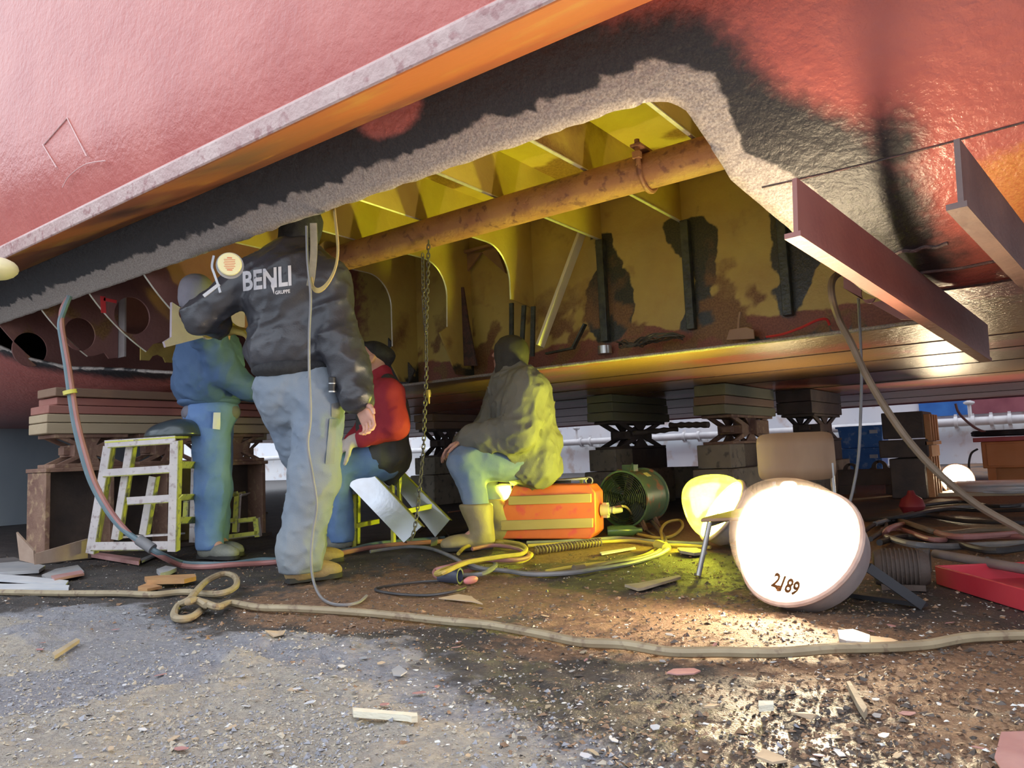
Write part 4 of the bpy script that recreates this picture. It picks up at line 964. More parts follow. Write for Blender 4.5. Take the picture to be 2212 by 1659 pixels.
tp = wface(1180, 1046)
MB().box(tp - wn*0.10 + [0, 0, 0.008], (0.25, 0.03, 0.016), [wd_, wn, np.array([0, 0, 1])]).build('carry_handle', MATS['black_plastic'], wm)
MB().tube([wface(1262, 1047) - wn*0.12 + 0.022*np.array([wd_[0]*math.cos(a_), wd_[1]*math.cos(a_), math.sin(a_) + 0.8]) for a_ in np.linspace(0, 2*math.pi, 17)[:-1]], 0.005, 6, closed=True).build('lifting_ring', MATS['tube_steel'], wm)
# sockets at its right end
M('plug_yellowish', (0.45, 0.42, 0.30), 0.5)
sp_ = wface(1290, 1105) - wn*0.1
b = MB(); b.cyl(sp_, sp_ + wd_*0.05, 0.035, n=14); b.cyl(sp_ + wd_*0.05, sp_ + wd_*0.075, 0.02, n=12); b.cyl(sp_ + wd_*0.075, sp_ + wd_*0.13, 0.024, 0.014, n=12); b.box(sp_ + wd_*0.03 + [0, 0, 0.03], (0.03, 0.03, 0.03)); b.box(sp_ + wd_*0.03 - [0, 0, 0.03], (0.03, 0.03, 0.03))
b.build('power_plug', MATS['plug_yellowish'], wm)
# green fan drum
M('fan_green', (0.075, 0.13, 0.085), 0.4, col2=(0.10, 0.16, 0.10), scale=4, bump=0.15, bscale=30, col3=(0.30, 0.11, 0.06))
M('fan_dark', (0.02, 0.03, 0.022), 0.5)
fb = gp(1365, 1142); fcz = 0.20; fdp = depth(gp(1345, 1140))
fc = at(1345, 1078, 5.0); fax = unit(-RIGHT*0.60 - FWD*0.75 + np.array([0, 0, 0.02])); Rf = 0.178
fan = thing('extractor_fan', 'dark green drum fan with a round grille beside the orange machine', 'fan', fc*[1, 1, 0])
L_ = 0.30
MB().lathe(fc, fax, [(0, Rf), (0.0, Rf + 0.012), (-0.015, Rf + 0.012), (-0.016, Rf), (-L_ + 0.016, Rf), (-L_ + 0.015, Rf + 0.012), (-L_, Rf + 0.012), (-L_, Rf - 0.005), (-0.01, Rf - 0.006)], 40, cap=False).build('drum', MATS['fan_green'], fan)
d_, s_, t_ = frame(fax); b = MB()
for r_ in np.linspace(0.03, Rf - 0.01, 11): b.tube([fc + fax*0.004 + r_*(math.cos(a_)*s_ + math.sin(a_)*t_) for a_ in np.linspace(0, 2*math.pi, 33)[:-1]], 0.0028, 4, closed=True)
for k in range(4): a_ = math.pi*k/4 + 0.3; v = math.cos(a_)*s_ + math.sin(a_)*t_; b.tube([fc + v*Rf*0.98, fc - v*Rf*0.98], 0.0035, 4)
b.build('grille', MATS['fan_dark'], fan)
hub = fc - fax*0.10; MB().cyl(hub, hub - fax*0.12, 0.05, 0.06, 18).build('motor', MATS['fan_dark'], fan)
for k in range(6):
    a_ = 2*math.pi*k/6; v = math.cos(a_)*s_ + math.sin(a_)*t_; w_ = np.cross(fax, v)
    MB().prism([hub + v*0.05 - w_*0.02 + fax*0.01, hub + v*(Rf - 0.015) - w_*0.05 + fax*0.025, hub + v*(Rf - 0.015) + w_*0.05 - fax*0.025, hub + v*0.05 + w_*0.02 - fax*0.01], fax*0.004).build('blade', MATS['fan_dark'], fan)
b = MB(); tpf = fc - fax*0.12 + [0, 0, Rf]
b.box(tpf + [0, 0, 0.02], (0.09, 0.06, 0.045), [s_*[1, 1, 0]/np.linalg.norm(s_*[1, 1, 0]), unit(fax*[1, 1, 0]), np.array([0, 0, 1])]); b.cyl(tpf + s_*0.06 + [0, 0, -0.01], tpf + s_*0.10 + [0, 0, 0.0], 0.018); b.build('junction_box', MATS['fan_green'], fan)
M('yellow_label', (0.62, 0.58, 0.20), 0.5)
MB().tube([tpf - s_*0.05 + fax*0.10, tpf + [0, 0, 0.05] - s_*0.02, tpf - fax*0.10 - [0, 0, 0.005] + s_*0.01], 0.006, 6).build('carry_handle', MATS['fan_green'], fan)
for (al, an) in ((-0.10, 0.5), (-0.17, -0.6)):
    rad = math.cos(an)*np.array([0, 0, 1.0]) + math.sin(an)*np.cross(fax, [0, 0, 1]); rad = unit(rad); p = fc + fax*al + rad*(Rf + 0.002); MB().box(p, (0.05, 0.04, 0.004), [fax, unit(np.cross(rad, fax)), rad]).build('sticker', MATS['yellow_label'], fan)
for al in (-0.06, -0.24):
    for sg in (-1, 1):
        p = fc + fax*al + unit(np.cross(fax, [0, 0, 1]))*0.10*sg; MB().bar(p - [0, 0, Rf*0.82], p*[1, 1, 0] + unit(np.cross(fax, [0, 0, 1]))*0.03*sg + [0, 0, 0.008], 0.022, 0.022, up=(1, 0, 0)).build('leg', MATS['rust'], fan)
# steel duct lying beside the machine: small cylinder with rope (dark bottle)
g_ = gp(1312, 1160); o = MB().lathe(g_ + [0, 0, 0.035], unit(RIGHT*[1, 1, 0]), [(0, 0.03), (0.02, 0.035), (0.16, 0.035), (0.19, 0.016), (0.22, 0.016)], 16).build('gas_bottle', M('bottle_green', (0.05, 0.09, 0.06), 0.25, col2=(0.08, 0.13, 0.08), scale=6), origin=g_); tag(o, 'small dark green bottle lying between orange machine and fan', 'bottle')

# orange cabinet with cables on its top
M('cab_orange', (0.55, 0.19, 0.05), 0.5, col2=(0.62, 0.24, 0.08), scale=3, bump=0.1)
M('cab_red', (0.45, 0.07, 0.08), 0.5, col2=(0.55, 0.12, 0.12), scale=3)
cy0 = 10.2; a = aty(2118, 955, cy0); b_ = aty(2118, 1012, cy0); t = thing('orange_cabinet', 'orange steel cabinet with a red top near the far wall', 'cabinet', (a[0] + 0.6, cy0 + 0.3, 0))
wdt = 1.3; CAB = (a[0], a[2], b_[2], cy0)
MB().box((a[0] + wdt/2, cy0 + 0.3, (a[2] + b_[2])/2), (wdt, 0.6, a[2] - b_[2])).build('body', MATS['cab_orange'], t, bevel=0.01)
MB().box((a[0] + 0.26, cy0 - 0.005, (a[2] + b_[2])/2), (0.42, 0.02, a[2] - b_[2] - 0.05)).build('door', MATS['cab_orange'], t, bevel=0.004)
MB().box((a[0] + 0.72, cy0 - 0.005, (a[2] + b_[2])/2), (0.42, 0.02, a[2] - b_[2] - 0.05)).build('door', MATS['cab_orange'], t, bevel=0.004)
MB().box((a[0] + wdt/2 - 0.03, cy0 + 0.28, a[2] + 0.025), (wdt + 0.08, 0.66, 0.05)).build('top', MATS['cab_red'], t, bevel=0.006)
MB().box((a[0] + wdt/2 + 0.05, cy0 + 0.38, b_[2]/2), (wdt - 0.1, 0.3, b_[2])).build('back_panel', MATS['cab_orange'], t)
for xx in (a[0] + 0.08, a[0] + wdt - 0.08): MB().box((xx, cy0 + 0.05, b_[2]/2), (0.08, 0.08, b_[2])).build('leg', MATS['cab_orange'], t)
# red tray at the right edge
M('red_paint_tray', (0.48, 0.03, 0.05), 0.4, col2=(0.55, 0.05, 0.07), scale=4, bump=0.1)
g0, g1 = gp(2026, 1262), gp(2260, 1335); dl = unit(g1 - g0); nl = unit(np.cross([0, 0, 1], dl)); nl = nl if nl @ RIGHT > 0 else -nl
zt = atx(2026, 1220, g0[0])[2]; zt = at(2024, 1222, depth(g0))[2]
t = thing('red_tray', 'red steel tray on the floor at the right edge', 'tray', (g0 + g1)/2)
ln = np.linalg.norm(g1 - g0) + 0.3
for nm, c, sz in (('front_wall', g0 + dl*ln/2 + [0, 0, zt/2], (ln, 0.012, zt)), ('back_wall', g0 + dl*ln/2 + nl*0.4 + [0, 0, zt/2], (ln, 0.012, zt)), ('bottom', g0 + dl*ln/2 + nl*0.2 + [0, 0, 0.006], (ln, 0.39, 0.012))):
    MB().box(c, sz, [dl, nl, np.array([0, 0, 1])]).build(nm, MATS['red_paint_tray'], t, bevel=0.003)
for e in (0, ln): MB().box(g0 + dl*e + nl*0.2 + [0, 0, zt/2], (0.012, 0.4, zt), [dl, nl, np.array([0, 0, 1])]).build('end_wall', MATS['red_paint_tray'], t, bevel=0.003)
# black pipe resting across it, and a post
M('grey_pipe', (0.16, 0.13, 0.13), 0.5, col2=(0.22, 0.18, 0.18), scale=8, bump=0.2)
pa, pb = at(2020, 1196, depth(g0) + 0.30), at(2330, 1250, depth(g1) + 0.20)
o = MB().tube([pa, pb], 0.018, 12).build('steel_pipe', MATS['grey_pipe']); tag(o, 'grey pipe lying across the top of the red tray', 'pipe')
pp = gp(2000, 1236); zz_ = at(2000, 1186, depth(pp))[2]
o = MB().box(pp + [0, 0, zz_/2], (0.04, 0.04, zz_)).build('steel_post', MATS['rust_dark'], bevel=0.003); tag(o, 'short dark steel post beside the red tray', 'post')
# round red float and motor in the dark
p = gp(1972, 1112); rr_f = 0.075; o = MB().lathe(p, (0, 0, 1), [(0.0, 0.02), (0.01, 0.06), (0.06, 0.085), (0.11, 0.07), (0.14, 0.03), (0.17, 0.02)], 20).build('red_canister', M('canister_red', (0.22, 0.02, 0.025), 0.5), origin=p); tag(o, 'dull red round canister on the floor below the trestle', 'canister')
p = gp(1890, 1268) + [0, 0, 0.07]; ax_ = unit(RIGHT*[1, 1, 0]*0.9 - FWD*[1, 1, 0]*0.4)
t = thing('electric_motor', 'dark electric motor on the floor behind the bright lamp', 'motor', p*[1, 1, 0])
MB().lathe(p, ax_, [(0, 0.045), (0.005, 0.06), (0.02, 0.065), (0.16, 0.065), (0.18, 0.05)], 24).build('housing', MATS['rust_dark'], t)
for k in range(9): MB().lathe(p + ax_*(0.03 + 0.014*k), ax_, [(0, 0.071), (0.005, 0.071)], 24).build('cooling_fin', MATS['rust_dark'], t)
MB().box(p - [0, 0, 0.06] + ax_*0.09, (0.14, 0.12, 0.02), [ax_, unit(np.cross(ax_, [0, 0, 1])), np.array([0, 0, 1])]).build('foot', MATS['rust_dark'], t)
MB().cyl(p, p - ax_*0.05, 0.012, n=10).build('shaft', MATS['tube_steel'], t)

# ---- step stand (left)
M('stand_white', (0.55, 0.50, 0.49), 0.5, col2=(0.64, 0.58, 0.56), scale=12, bump=0.1, col3=(0.42, 0.34, 0.33))
M('stand_yellow', (0.55, 0.55, 0.08), 0.5, col2=(0.62, 0.60, 0.12), scale=10, bump=0.15, col3=(0.25, 0.24, 0.12))
def lbar(name, A, B_, w, parent, side, mats=('stand_white', 'stand_yellow')):
    """angle bar: white face towards the viewer, yellow flange going back"""
    A = np.asarray(A, float); B_ = np.asarray(B_, float); d_ = unit(B_ - A); back = unit(FWD - d_*(FWD @ d_)); sd = np.cross(d_, back); sd = sd if sd @ RIGHT > 0 else -sd
    b = MB(); b.cur = 0; b.prism([A - sd*w/2, A + sd*w/2, A + sd*w/2 + back*0.006, A - sd*w/2 + back*0.006], B_ - A)
    b.cur = 1; e = sd*w/2*side; b.prism([A + e, A + e - sd*side*0.006, A + e - sd*side*0.006 + back*w, A + e + back*w], B_ - A)
    return b.build(name, [MATS[mats[0]], MATS[mats[1]]], parent)
gl, gr = gp(192, 1198), gp(372, 1194); dl_, dr_ = depth(gl)*0.86, depth(gr)*0.86
st = thing('step_stand', 'white and yellow steel step stand with a black helmet on top', 'step stand', (gl + gr)/2)
dt = (dl_ + dr_)/2
def sp(px, py, back=0.0): 
    f_ = (px - 192)/180.0; return at(px, py, dl_ + (dr_ - dl_)*f_ + back)
w_ = 0.05
lbar('leg', sp(194, 1196), sp(232, 965), w_, st, 1); lbar('leg', sp(371, 1192), sp(377, 952), w_, st, 1)
lbar('rail', sp(226, 960), sp(378, 950), 0.045, st, 1); lbar('rail', sp(218, 1023), sp(372, 1013), 0.045, st, 1); lbar('rail', sp(274, 1083), sp(372, 1077), 0.045, st, 1); lbar('rail', sp(193, 1181), sp(370, 1179), 0.05, st, 1)
lbar('strut', sp(248, 1166, 0.05), sp(280, 965, 0.05), 0.045, st, 1); lbar('strut', sp(308, 1155, 0.10), sp(330, 1030, 0.10), 0.045, st, 1)
bk = 0.42; sh = 48
lbar('leg', sp(371 + sh - 2, 1172, bk), sp(377 + sh - 2, 955, bk), w_, st, 1)
lbar('rail', sp(372, 1008, 0.01), sp(377 + sh, 1008, bk), 0.045, st, 1); lbar('rail', sp(376, 1076, 0.01), sp(420, 1074, bk), 0.045, st, 1); lbar('rail', sp(372, 1128, 0.02), sp(418, 1126, bk), 0.045, st, 1)
b = MB(); top = [sp(226, 953), sp(378, 942), sp(377 + sh, 942, bk), sp(262, 950, bk)]; b.prism(top, (0, 0, -0.012)); b.build('top_tread', MATS['stand_yellow'], st, bevel=0.002)
b = MB(); b.prism([sp(248, 1160, 0.10), sp(372, 1153, 0.10), sp(400, 1150, bk), sp(280, 1156, bk)], (0, 0, -0.01)); b.build('lower_tread', MATS['stand_white'], st)
# helmet on the stand
hc = (np.array(top[0]) + top[1] + top[2] + top[3])/4 + RIGHT*[1, 1, 0]*0.14 + [0, 0, 0.0]; 
M('helmet_black', (0.03, 0.045, 0.055), 0.3, col2=(0.05, 0.065, 0.075), scale=6, coat=0.3)
sdf = SDF(0.03); axh = np.stack([unit(RIGHT*[1, 1, 0]), unit(FWD*[1, 1, 0]), np.array([0, 0, 1.0])])
sdf.ell(hc + [0, 0, 0.0], (0.165, 0.125, 0.098), axh); sdf.ell(hc + axh[0]*0.05 + [0, 0, 0.05], (0.10, 0.10, 0.055), axh); sdf.ell(hc - [0, 0, 0.02], (0.15, 0.11, 0.082), axh, k=0.005, sub=True)
ht = thing('welding_helmet', 'black welding helmet resting on top of the step stand', 'helmet', hc)
sdf.build('shell', MATS['helmet_black'], ht, h=0.008, cut=[(hc + [0, 0, 0.002], (0, 0, -1))])
MB().tube([hc + axh[0]*0.158*math.cos(a_) + axh[1]*0.118*math.sin(a_) + [0, 0, 0.006] for a_ in np.linspace(0, 2*math.pi, 33)[:-1]], 0.006, 6, closed=True).build('edge_trim', MATS['black_plastic'], ht)
# small yellow step behind the man in blue
dd = 4.75; yst = thing('yellow_step', 'small yellow step frame behind the man in blue overalls', 'step stand', gp(520, 1175))
def yp(px, py, bk=0.0): return at(px, py, dd + bk)
for A, B_, sd in (((470, 1175), (475, 1100), 1), ((507, 1150), (512, 1066), 1), ((556, 1160), (552, 1120), 1)): lbar('leg', yp(*A), yp(*B_), 0.035, yst, 1, ('stand_yellow', 'stand_white'))
for A, B_ in (((490, 1070), (514, 1066)), ((475, 1128), (508, 1124)), ((512, 1126), (553, 1121)), ((470, 1163), (556, 1152))): lbar('rail', yp(*A), yp(*B_), 0.03, yst, 1, ('stand_yellow', 'stand_white'))
lbar('rail', yp(512, 1070), yp(530, 1066, 0.3), 0.03, yst, 1, ('stand_yellow', 'stand_white')); lbar('leg', yp(400, 1118, 0.1), yp(402, 1082, 0.1), 0.035, yst, 1, ('stand_yellow', 'stand_white'))
# rusty angle plate at the lower left and flat plate
M('plate_rust', (0.34, 0.23, 0.17), 0.5, col2=(0.45, 0.33, 0.25), scale=6, bump=0.2)
g_ = gp(72, 1216); dG = depth(g_)*0.86; o = MB().prism([at(35, 1150, dG + 0.05), at(72, 1190, dG), at(74, 1218, dG), at(42, 1210, dG + 0.05)], FWD*0.015).prism([at(74, 1196, dG), at(185, 1164, dG + 0.4), at(185, 1206, dG + 0.4), at(74, 1220, dG)], (0.0, 0.012, 0)).build('angle_plate', MATS['plate_rust'], origin=g_); tag(o, 'rusty bent angle plate on the floor by the left keel block', 'plate')
# ---- steel chute plates behind the red jacket man
M('steel_bright', (0.62, 0.64, 0.68), 0.28, metal=0.85, col2=(0.40, 0.36, 0.34), scale=2.2, bump=0.05, bscale=60, thr=(0.45, 0.7))
M('edge_yellow', (0.62, 0.62, 0.06), 0.5, col2=(0.52, 0.50, 0.06), scale=12)
def chute(label, q, d0, d1, thick):
    (a0, a1, b0, b1) = q       # upper-left edge, lower-left edge ... (two upper corners, two lower corners)
    A0, A1, B0, B1 = at(*a0, d0), at(*a1, d0), at(*b0, d1), at(*b1, d1)
    t = thing('steel_channel', label, 'channel', (A0 + B1)/2*[1, 1, 0]); n_ = unit(np.cross(B0 - A0, A1 - A0)); n_ = n_ if n_ @ FWD > 0 else -n_
    MB().prism([A0, A1, B1, B0], n_*0.006).build('web_plate', MATS['steel_bright'], t)
    MB().prism([A1, A1 + n_*thick, B1 + n_*thick, B1], unit(A0 - A1)*0.006).build('lower_flange', MATS['rust'], t)
    MB().prism([A0, A0 + n_*thick, B0 + n_*thick, B0], unit(A1 - A0)*0.006).build('upper_flange', MATS['edge_yellow'], t); return t
chute('bright steel channel sloping down from the stool of the man in red', ((798, 1014), (746, 1040), (912, 1136), (872, 1172)), 4.55, 4.42, 0.07)
chute('second steel channel with yellow edge behind the hanging chain', ((862, 1012), (838, 1030), (972, 1122), (940, 1160)), 4.95, 4.8, 0.06)
# stool under him
t = thing('yellow_stool', 'yellow painted steel stool under the man in the red sweater', 'stool', gp(800, 1180))
ds = 4.62
MB().prism([at(752, 1024, ds), at(860, 1016, ds), at(868, 1014, ds + 0.3), at(765, 1020, ds + 0.3)], (0, 0, -0.015)).build('seat', MATS['stand_yellow'], t)
for (A, B_, k) in (((764, 1068), (764, 1184), 0), ((846, 1022), (850, 1166), 0.05), ((774, 1040), (772, 1140), 0.28), ((862, 1020), (866, 1150), 0.3)): MB().bar(at(*A, ds + k), np.array([*at(*B_, ds + k)[:2], 0.005]), 0.022, 0.022, up=(1, 0, 0)).build('leg', MATS['stand_yellow'], t)
MB().bar(at(766, 1136, ds), at(816, 1126, ds + 0.2), 0.028, 0.028).build('rung', MATS['edge_yellow'], t); MB().bar(at(872, 1106, ds + .1), at(936, 1092, ds + .25), 0.03, 0.03).build('rung', MATS['edge_yellow'], t)
# folding seat of the man in the olive coat
M('seat_alu', (0.48, 0.47, 0.42), 0.4, metal=0.4, col2=(0.58, 0.56, 0.50), scale=8)
ds = 4.74; t = thing('folding_stool', 'thin metal stool under the man in the olive coat', 'stool', gp(1160, 1165))
MB().prism([at(1040, 1050, ds), at(1270, 1031, ds), at(1262, 1030, ds + 0.32), at(1050, 1046, ds + 0.32)], (0, 0, -0.014)).build('seat', MATS['seat_alu'], t, bevel=0.003)
for (A, k) in (((1058, 1052), 0.02), ((1256, 1036), 0.30), ((1060, 1048), 0.30)): p = at(*A, ds + k); MB().bar(p, p*[1, 1, 0] + [0, 0, 0.005], 0.018, 0.018, up=(1, 0, 0)).build('leg', MATS['seat_alu'], t)

# ================================================================== PEOPLE
M('skin', (0.52, 0.27, 0.20), 0.5, col2=(0.60, 0.33, 0.25), scale=14, bump=0.1, bscale=90)
M('jacket_black', (0.030, 0.031, 0.038), 0.36, col2=(0.050, 0.050, 0.058), scale=5, bump=0.12, bscale=160)
M('knit_black', (0.016, 0.016, 0.019), 0.85, col2=(0.03, 0.03, 0.032), scale=40, bump=0.4, bscale=220)
M('work_trousers', (0.15, 0.20, 0.28), 0.8, col2=(0.24, 0.26, 0.27), scale=2.2, bump=0.2, bscale=260, thr=(0.3, 0.7))
M('jeans_blue', (0.10, 0.19, 0.40), 0.8, col2=(0.16, 0.27, 0.48), scale=5, bump=0.2, bscale=260)
M('jeans_faded', (0.16, 0.23, 0.36), 0.8, col2=(0.25, 0.31, 0.40), scale=5, bump=0.2, bscale=260)
M('jacket_blue', (0.055, 0.11, 0.225), 0.75, col2=(0.08, 0.145, 0.28), scale=4, bump=0.2, bscale=200)
M('sweater_red', (0.34, 0.02, 0.04), 0.8, col2=(0.40, 0.03, 0.05), scale=6, bump=0.2, bscale=200)
M('vest_dark', (0.035, 0.037, 0.04), 0.7, col2=(0.07, 0.07, 0.06), scale=6, bump=0.2, bscale=120)
M('coat_olive', (0.15, 0.145, 0.125), 0.75, col2=(0.20, 0.19, 0.155), scale=3.5, bump=0.2, bscale=160)
M('boot_tan', (0.40, 0.27, 0.11), 0.65, col2=(0.30, 0.21, 0.11), scale=9, bump=0.3, bscale=80)
M('boot_grey', (0.15, 0.15, 0.14), 0.6, col2=(0.24, 0.24, 0.20), scale=9, bump=0.3, bscale=80)
M('boot_rubber', (0.28, 0.22, 0.12), 0.55, col2=(0.36, 0.29, 0.15), scale=5, bump=0.15, bscale=60)
M('hood_grey', (0.23, 0.22, 0.26), 0.8, col2=(0.28, 0.27, 0.31), scale=8, bump=0.2, bscale=150)
M('hood_dark', (0.040, 0.035, 0.030), 0.8, col2=(0.06, 0.055, 0.04), scale=8, bump=0.2, bscale=150)
M('glove_yellow', (0.45, 0.33, 0.06), 0.65, col2=(0.35, 0.25, 0.06), scale=14, bump=0.3, bscale=60)
M('glove_brown', (0.22, 0.13, 0.05), 0.65, col2=(0.30, 0.19, 0.07), scale=14, bump=0.3, bscale=60)
M('glove_white', (0.55, 0.48, 0.45), 0.75, col2=(0.62, 0.55, 0.50), scale=14, bump=0.3, bscale=60)
M('hair_dark', (0.03, 0.022, 0.018), 0.6, bump=0.3, col2=(0.05, 0.04, 0.03), scale=30)
M('eye_white', (0.7, 0.68, 0.65), 0.25); M('eye_dark', (0.03, 0.02, 0.015), 0.15)
M('lip', (0.42, 0.16, 0.14), 0.45)
M('print_silver', (0.55, 0.53, 0.54), 0.35, col2=(0.62, 0.60, 0.62), scale=9)
M('sole', (0.03, 0.028, 0.026), 0.7)
UP = np.array([0, 0, 1.0]); RH = unit(RIGHT*[1, 1, 0]); FH = unit(FWD*[1, 1, 0])
def axes(fw, up=UP):
    f_ = unit(fw); u_ = unit(np.asarray(up) - f_*(np.asarray(up) @ f_)); r_ = np.cross(f_, u_); return r_, f_, u_
def head_sdf(S, c, fw, up=UP, s=1.0):
    """c = centre of the skull; fw = where the face looks"""
    r, f, u = axes(fw, up); A = np.stack([r, f, u])
    S.ell(c + (0.012*f + 0.022*u)*s, np.array([0.074, 0.094, 0.088])*s, A, k=0.03)
    S.ell(c + (0.032*f - 0.045*u)*s, np.array([0.058, 0.064, 0.072])*s, A, k=0.03)
    S.ell(c + (0.066*f - 0.092*u)*s, np.array([0.026, 0.024, 0.022])*s, A, k=0.03)                      # chin
    S.cone(c + (0.100*f + 0.012*u)*s, c + (0.119*f - 0.026*u)*s, 0.009*s, 0.014*s, k=0.012)             # nose
    for q in (-1, 1):
        S.ell(c + (0.112*f - 0.030*u + q*0.010*r)*s, np.array([0.009, 0.010, 0.008])*s, A, k=0.008)
        S.ell(c + (0.094*f + 0.006*u + q*0.032*r)*s, np.array([0.019, 0.014, 0.012])*s, A, k=0.012, sub=True)  # sockets
        S.cone(c + (0.093*f + 0.030*u + q*0.014*r)*s, c + (0.080*f + 0.030*u + q*0.050*r)*s, 0.008*s, 0.007*s, k=0.012)  # brow
        S.ell(c + (-0.004*f - 0.006*u + q*0.078*r)*s, np.array([0.010, 0.020, 0.032])*s, A, k=0.008)     # ear
        S.ell(c + (0.002*f - 0.004*u + q*0.090*r)*s, np.array([0.008, 0.010, 0.018])*s, A, k=0.004, sub=True)
    S.cone(c + (0.100*f - 0.060*u - 0.022*r)*s, c + (0.100*f - 0.060*u + 0.022*r)*s, 0.0045*s, k=0.004, sub=True)   # mouth line
    for dz in (0.006, -0.007): S.cone(c + (0.098*f + (-0.060 + dz)*u - 0.016*r)*s, c + (0.098*f + (-0.060 + dz)*u + 0.016*r)*s, 0.0055*s, k=0.006)
def face_bits(par, c, fw, up=UP, s=1.0):
    r, f, u = axes(fw, up)
    for q in (-1, 1):
        e = c + (0.082*f + 0.006*u + q*0.031*r)*s; o = MB().sphere(e, 0.0125*s, 8).build('eye', MATS['eye_white'], par)
        MB().sphere(e + f*0.0095*s, 0.0062*s, 6).build('iris', MATS['eye_dark'], o)
def hand_sdf(S, wrist, d, n, curl=0.6, side=1, s=1.0, spread=0.10, r0=0.0088):
    """wrist point, d = pointing direction, n = palm normal (where the fingers curl to); side = +1 thumb on d x n side"""
    d = unit(d); n = unit(n - d*(n @ d)); w = np.cross(d, n)*side                # towards the thumb
    S.cone(wrist - d*0.02*s, wrist + d*0.02*s, 0.027*s, 0.026*s, k=0.02)
    for q, k_ in ((-0.028, 0), (-0.01, 1), (0.01, 2), (0.028, 3)): S.cone(wrist + d*0.015*s + w*q*0.7*s, wrist + d*0.088*s + w*q*s, 0.015*s, 0.0135*s, k=0.012)
    for q, ln, cu in ((-0.031, 0.78, 1.10), (-0.011, 0.96, 1.05), (0.011, 1.04, 1.0), (0.031, 0.93, 0.92)):
        p = wrist + d*0.092*s + w*q*s; a = curl*0.55*cu; dd_ = d + w*q*spread*8
        for L, rr in ((0.042, 1.0), (0.027, 0.92), (0.021, 0.82)):
            v = unit(unit(dd_)*math.cos(a) + n*math.sin(a)); p2 = p + v*L*ln*s; S.cone(p, p2, r0*rr*s, r0*rr*0.92*s, k=0.004); p = p2; a += curl*0.75*cu
    p = wrist + d*0.028*s + w*0.030*s; v = unit(d*0.62 + w*0.70 + n*0.35)
    for L, rr, t_ in ((0.040, 1.35, 0), (0.032, 1.12, 0.35*curl), (0.025, 0.98, 0.7*curl)):
        v2 = unit(v + (d*0.5 - w*0.6 + n*0.5)*t_); p2 = p + v2*L*s; S.cone(p, p2, r0*rr*s, r0*rr*0.92*s, k=0.008); p = p2
def shoe_sdf(S, heel, toe, up=UP, s=1.0, ankle=None):
    d = unit((toe - heel)*[1, 1, 0]); w = np.cross(d, UP); L = np.linalg.norm((toe - heel)*[1, 1, 0]); A = np.stack([w, d, UP])
    S.ell(heel + d*0.05*s + UP*0.045*s, np.array([0.040, 0.058, 0.050])*s, A, k=0.03)
    S.ell(heel + d*L*0.48 + UP*0.042*s, np.array([0.043, L*0.36, 0.046])*s, A, k=0.03)
    S.ell(heel + d*(L - 0.075*s) + UP*0.036*s, np.array([0.050, 0.078, 0.041])*s, A, k=0.03)
    if ankle is not None: S.cone(heel + d*0.065*s + UP*0.06*s, ankle, 0.045*s, 0.050*s, k=0.04)
def sole_mesh(par, heel, toe, s=1.0):
    d = unit((toe - heel)*[1, 1, 0]); w = np.cross(d, UP); L = np.linalg.norm((toe - heel)*[1, 1, 0])
    prof = [(0.0, 0.018), (0.02, 0.034), (0.10, 0.038), (0.25, 0.036), (0.5, 0.040), (0.72, 0.050), (0.88, 0.046), (0.97, 0.028), (1.0, 0.010)]
    P = [heel + d*a*L + w*b*s for a, b in prof] + [heel + d*a*L - w*b*s for a, b in prof[::-1]]
    P = [np.array([p[0], p[1], 0.004]) for p in P]
    MB().prism(P, (0, 0, 0.022)).build('sole', MATS['sole'], par)

# ---------- 1: the man in the black jacket, back to the camera
D1 = 3.52
def j1(px, py, dz=0.0): return at(px, py, D1 + dz)
hR, tR = gp(618, 1262), gp(738, 1246)             # near foot: heel, toe
hL, tL_ = gp(668, 1226) + FH*0.02, gp(742, 1212)
hL = tL_ - unit((tR - hR)*[1, 1, 0])*0.27
base1 = (hR + hL)/2
m1 = thing('person', 'standing man in black jacket with back print, head inside the hull opening', 'person', base1)
ankR = hR + unit(tR - hR)*0.065 + UP*0.11; ankL = hL + unit(tL_ - hL)*0.065 + UP*0.11
hipR, hipL = j1(690, 850, -0.02), j1(606, 845, 0.06); kneR = j1(676, 1035, -0.06); kneL = j1(682, 1040, 0.16)
pel = j1(650, 835, 0.02); wst = j1(642, 770, 0.03); chs = j1(632, 660, 0.06); nck = j1(640, 555, 0.09); hd1 = j1(648, 478, 0.13)
shL, shR = j1(545, 600, 0.06), j1(710, 606, 0.0)
elL, wrL = j1(430, 686, 0.04), j1(482, 706, 0.18); elR, wrR = j1(731, 735, -0.06), j1(771, 856, -0.12)
B1 = SDF(0.03)
B1.chain([pel, wst, chs, nck - UP*0.06], [0.11, 0.11, 0.12, 0.07]); B1.cone(shL, shR, 0.06); B1.chain([nck - UP*0.05, hd1 - UP*0.05], [0.055, 0.052])
head_sdf(B1, hd1, FH*0.6 - RH*0.5 + UP*0.25)
B1.chain([shL, elL, wrL], [0.055, 0.042, 0.03]); B1.chain([shR, elR, wrR], [0.055, 0.042, 0.03])
B1.chain([hipR, kneR, ankR], [0.085, 0.055, 0.04]); B1.chain([hipL, kneL, ankL], [0.085, 0.055, 0.04])
for a_, h_, t_ in ((ankR, hR, tR), (ankL, hL, tL_)): B1.cone(a_, h_ + (t_ - h_)*0.65 + UP*0.04, 0.035, 0.03)
hand_sdf(B1, wrR + unit(wrR - elR)*0.03, unit(wrR - elR) + RH*0.16, -RH*0.6 - FH*0.8, curl=0.75, side=-1, s=1.05)
hand_sdf(B1, wrL + unit(wrL - elL)*0.02, RH*0.9 - UP*0.25, -UP + FH*0.3, curl=0.8, side=1, s=1.0)
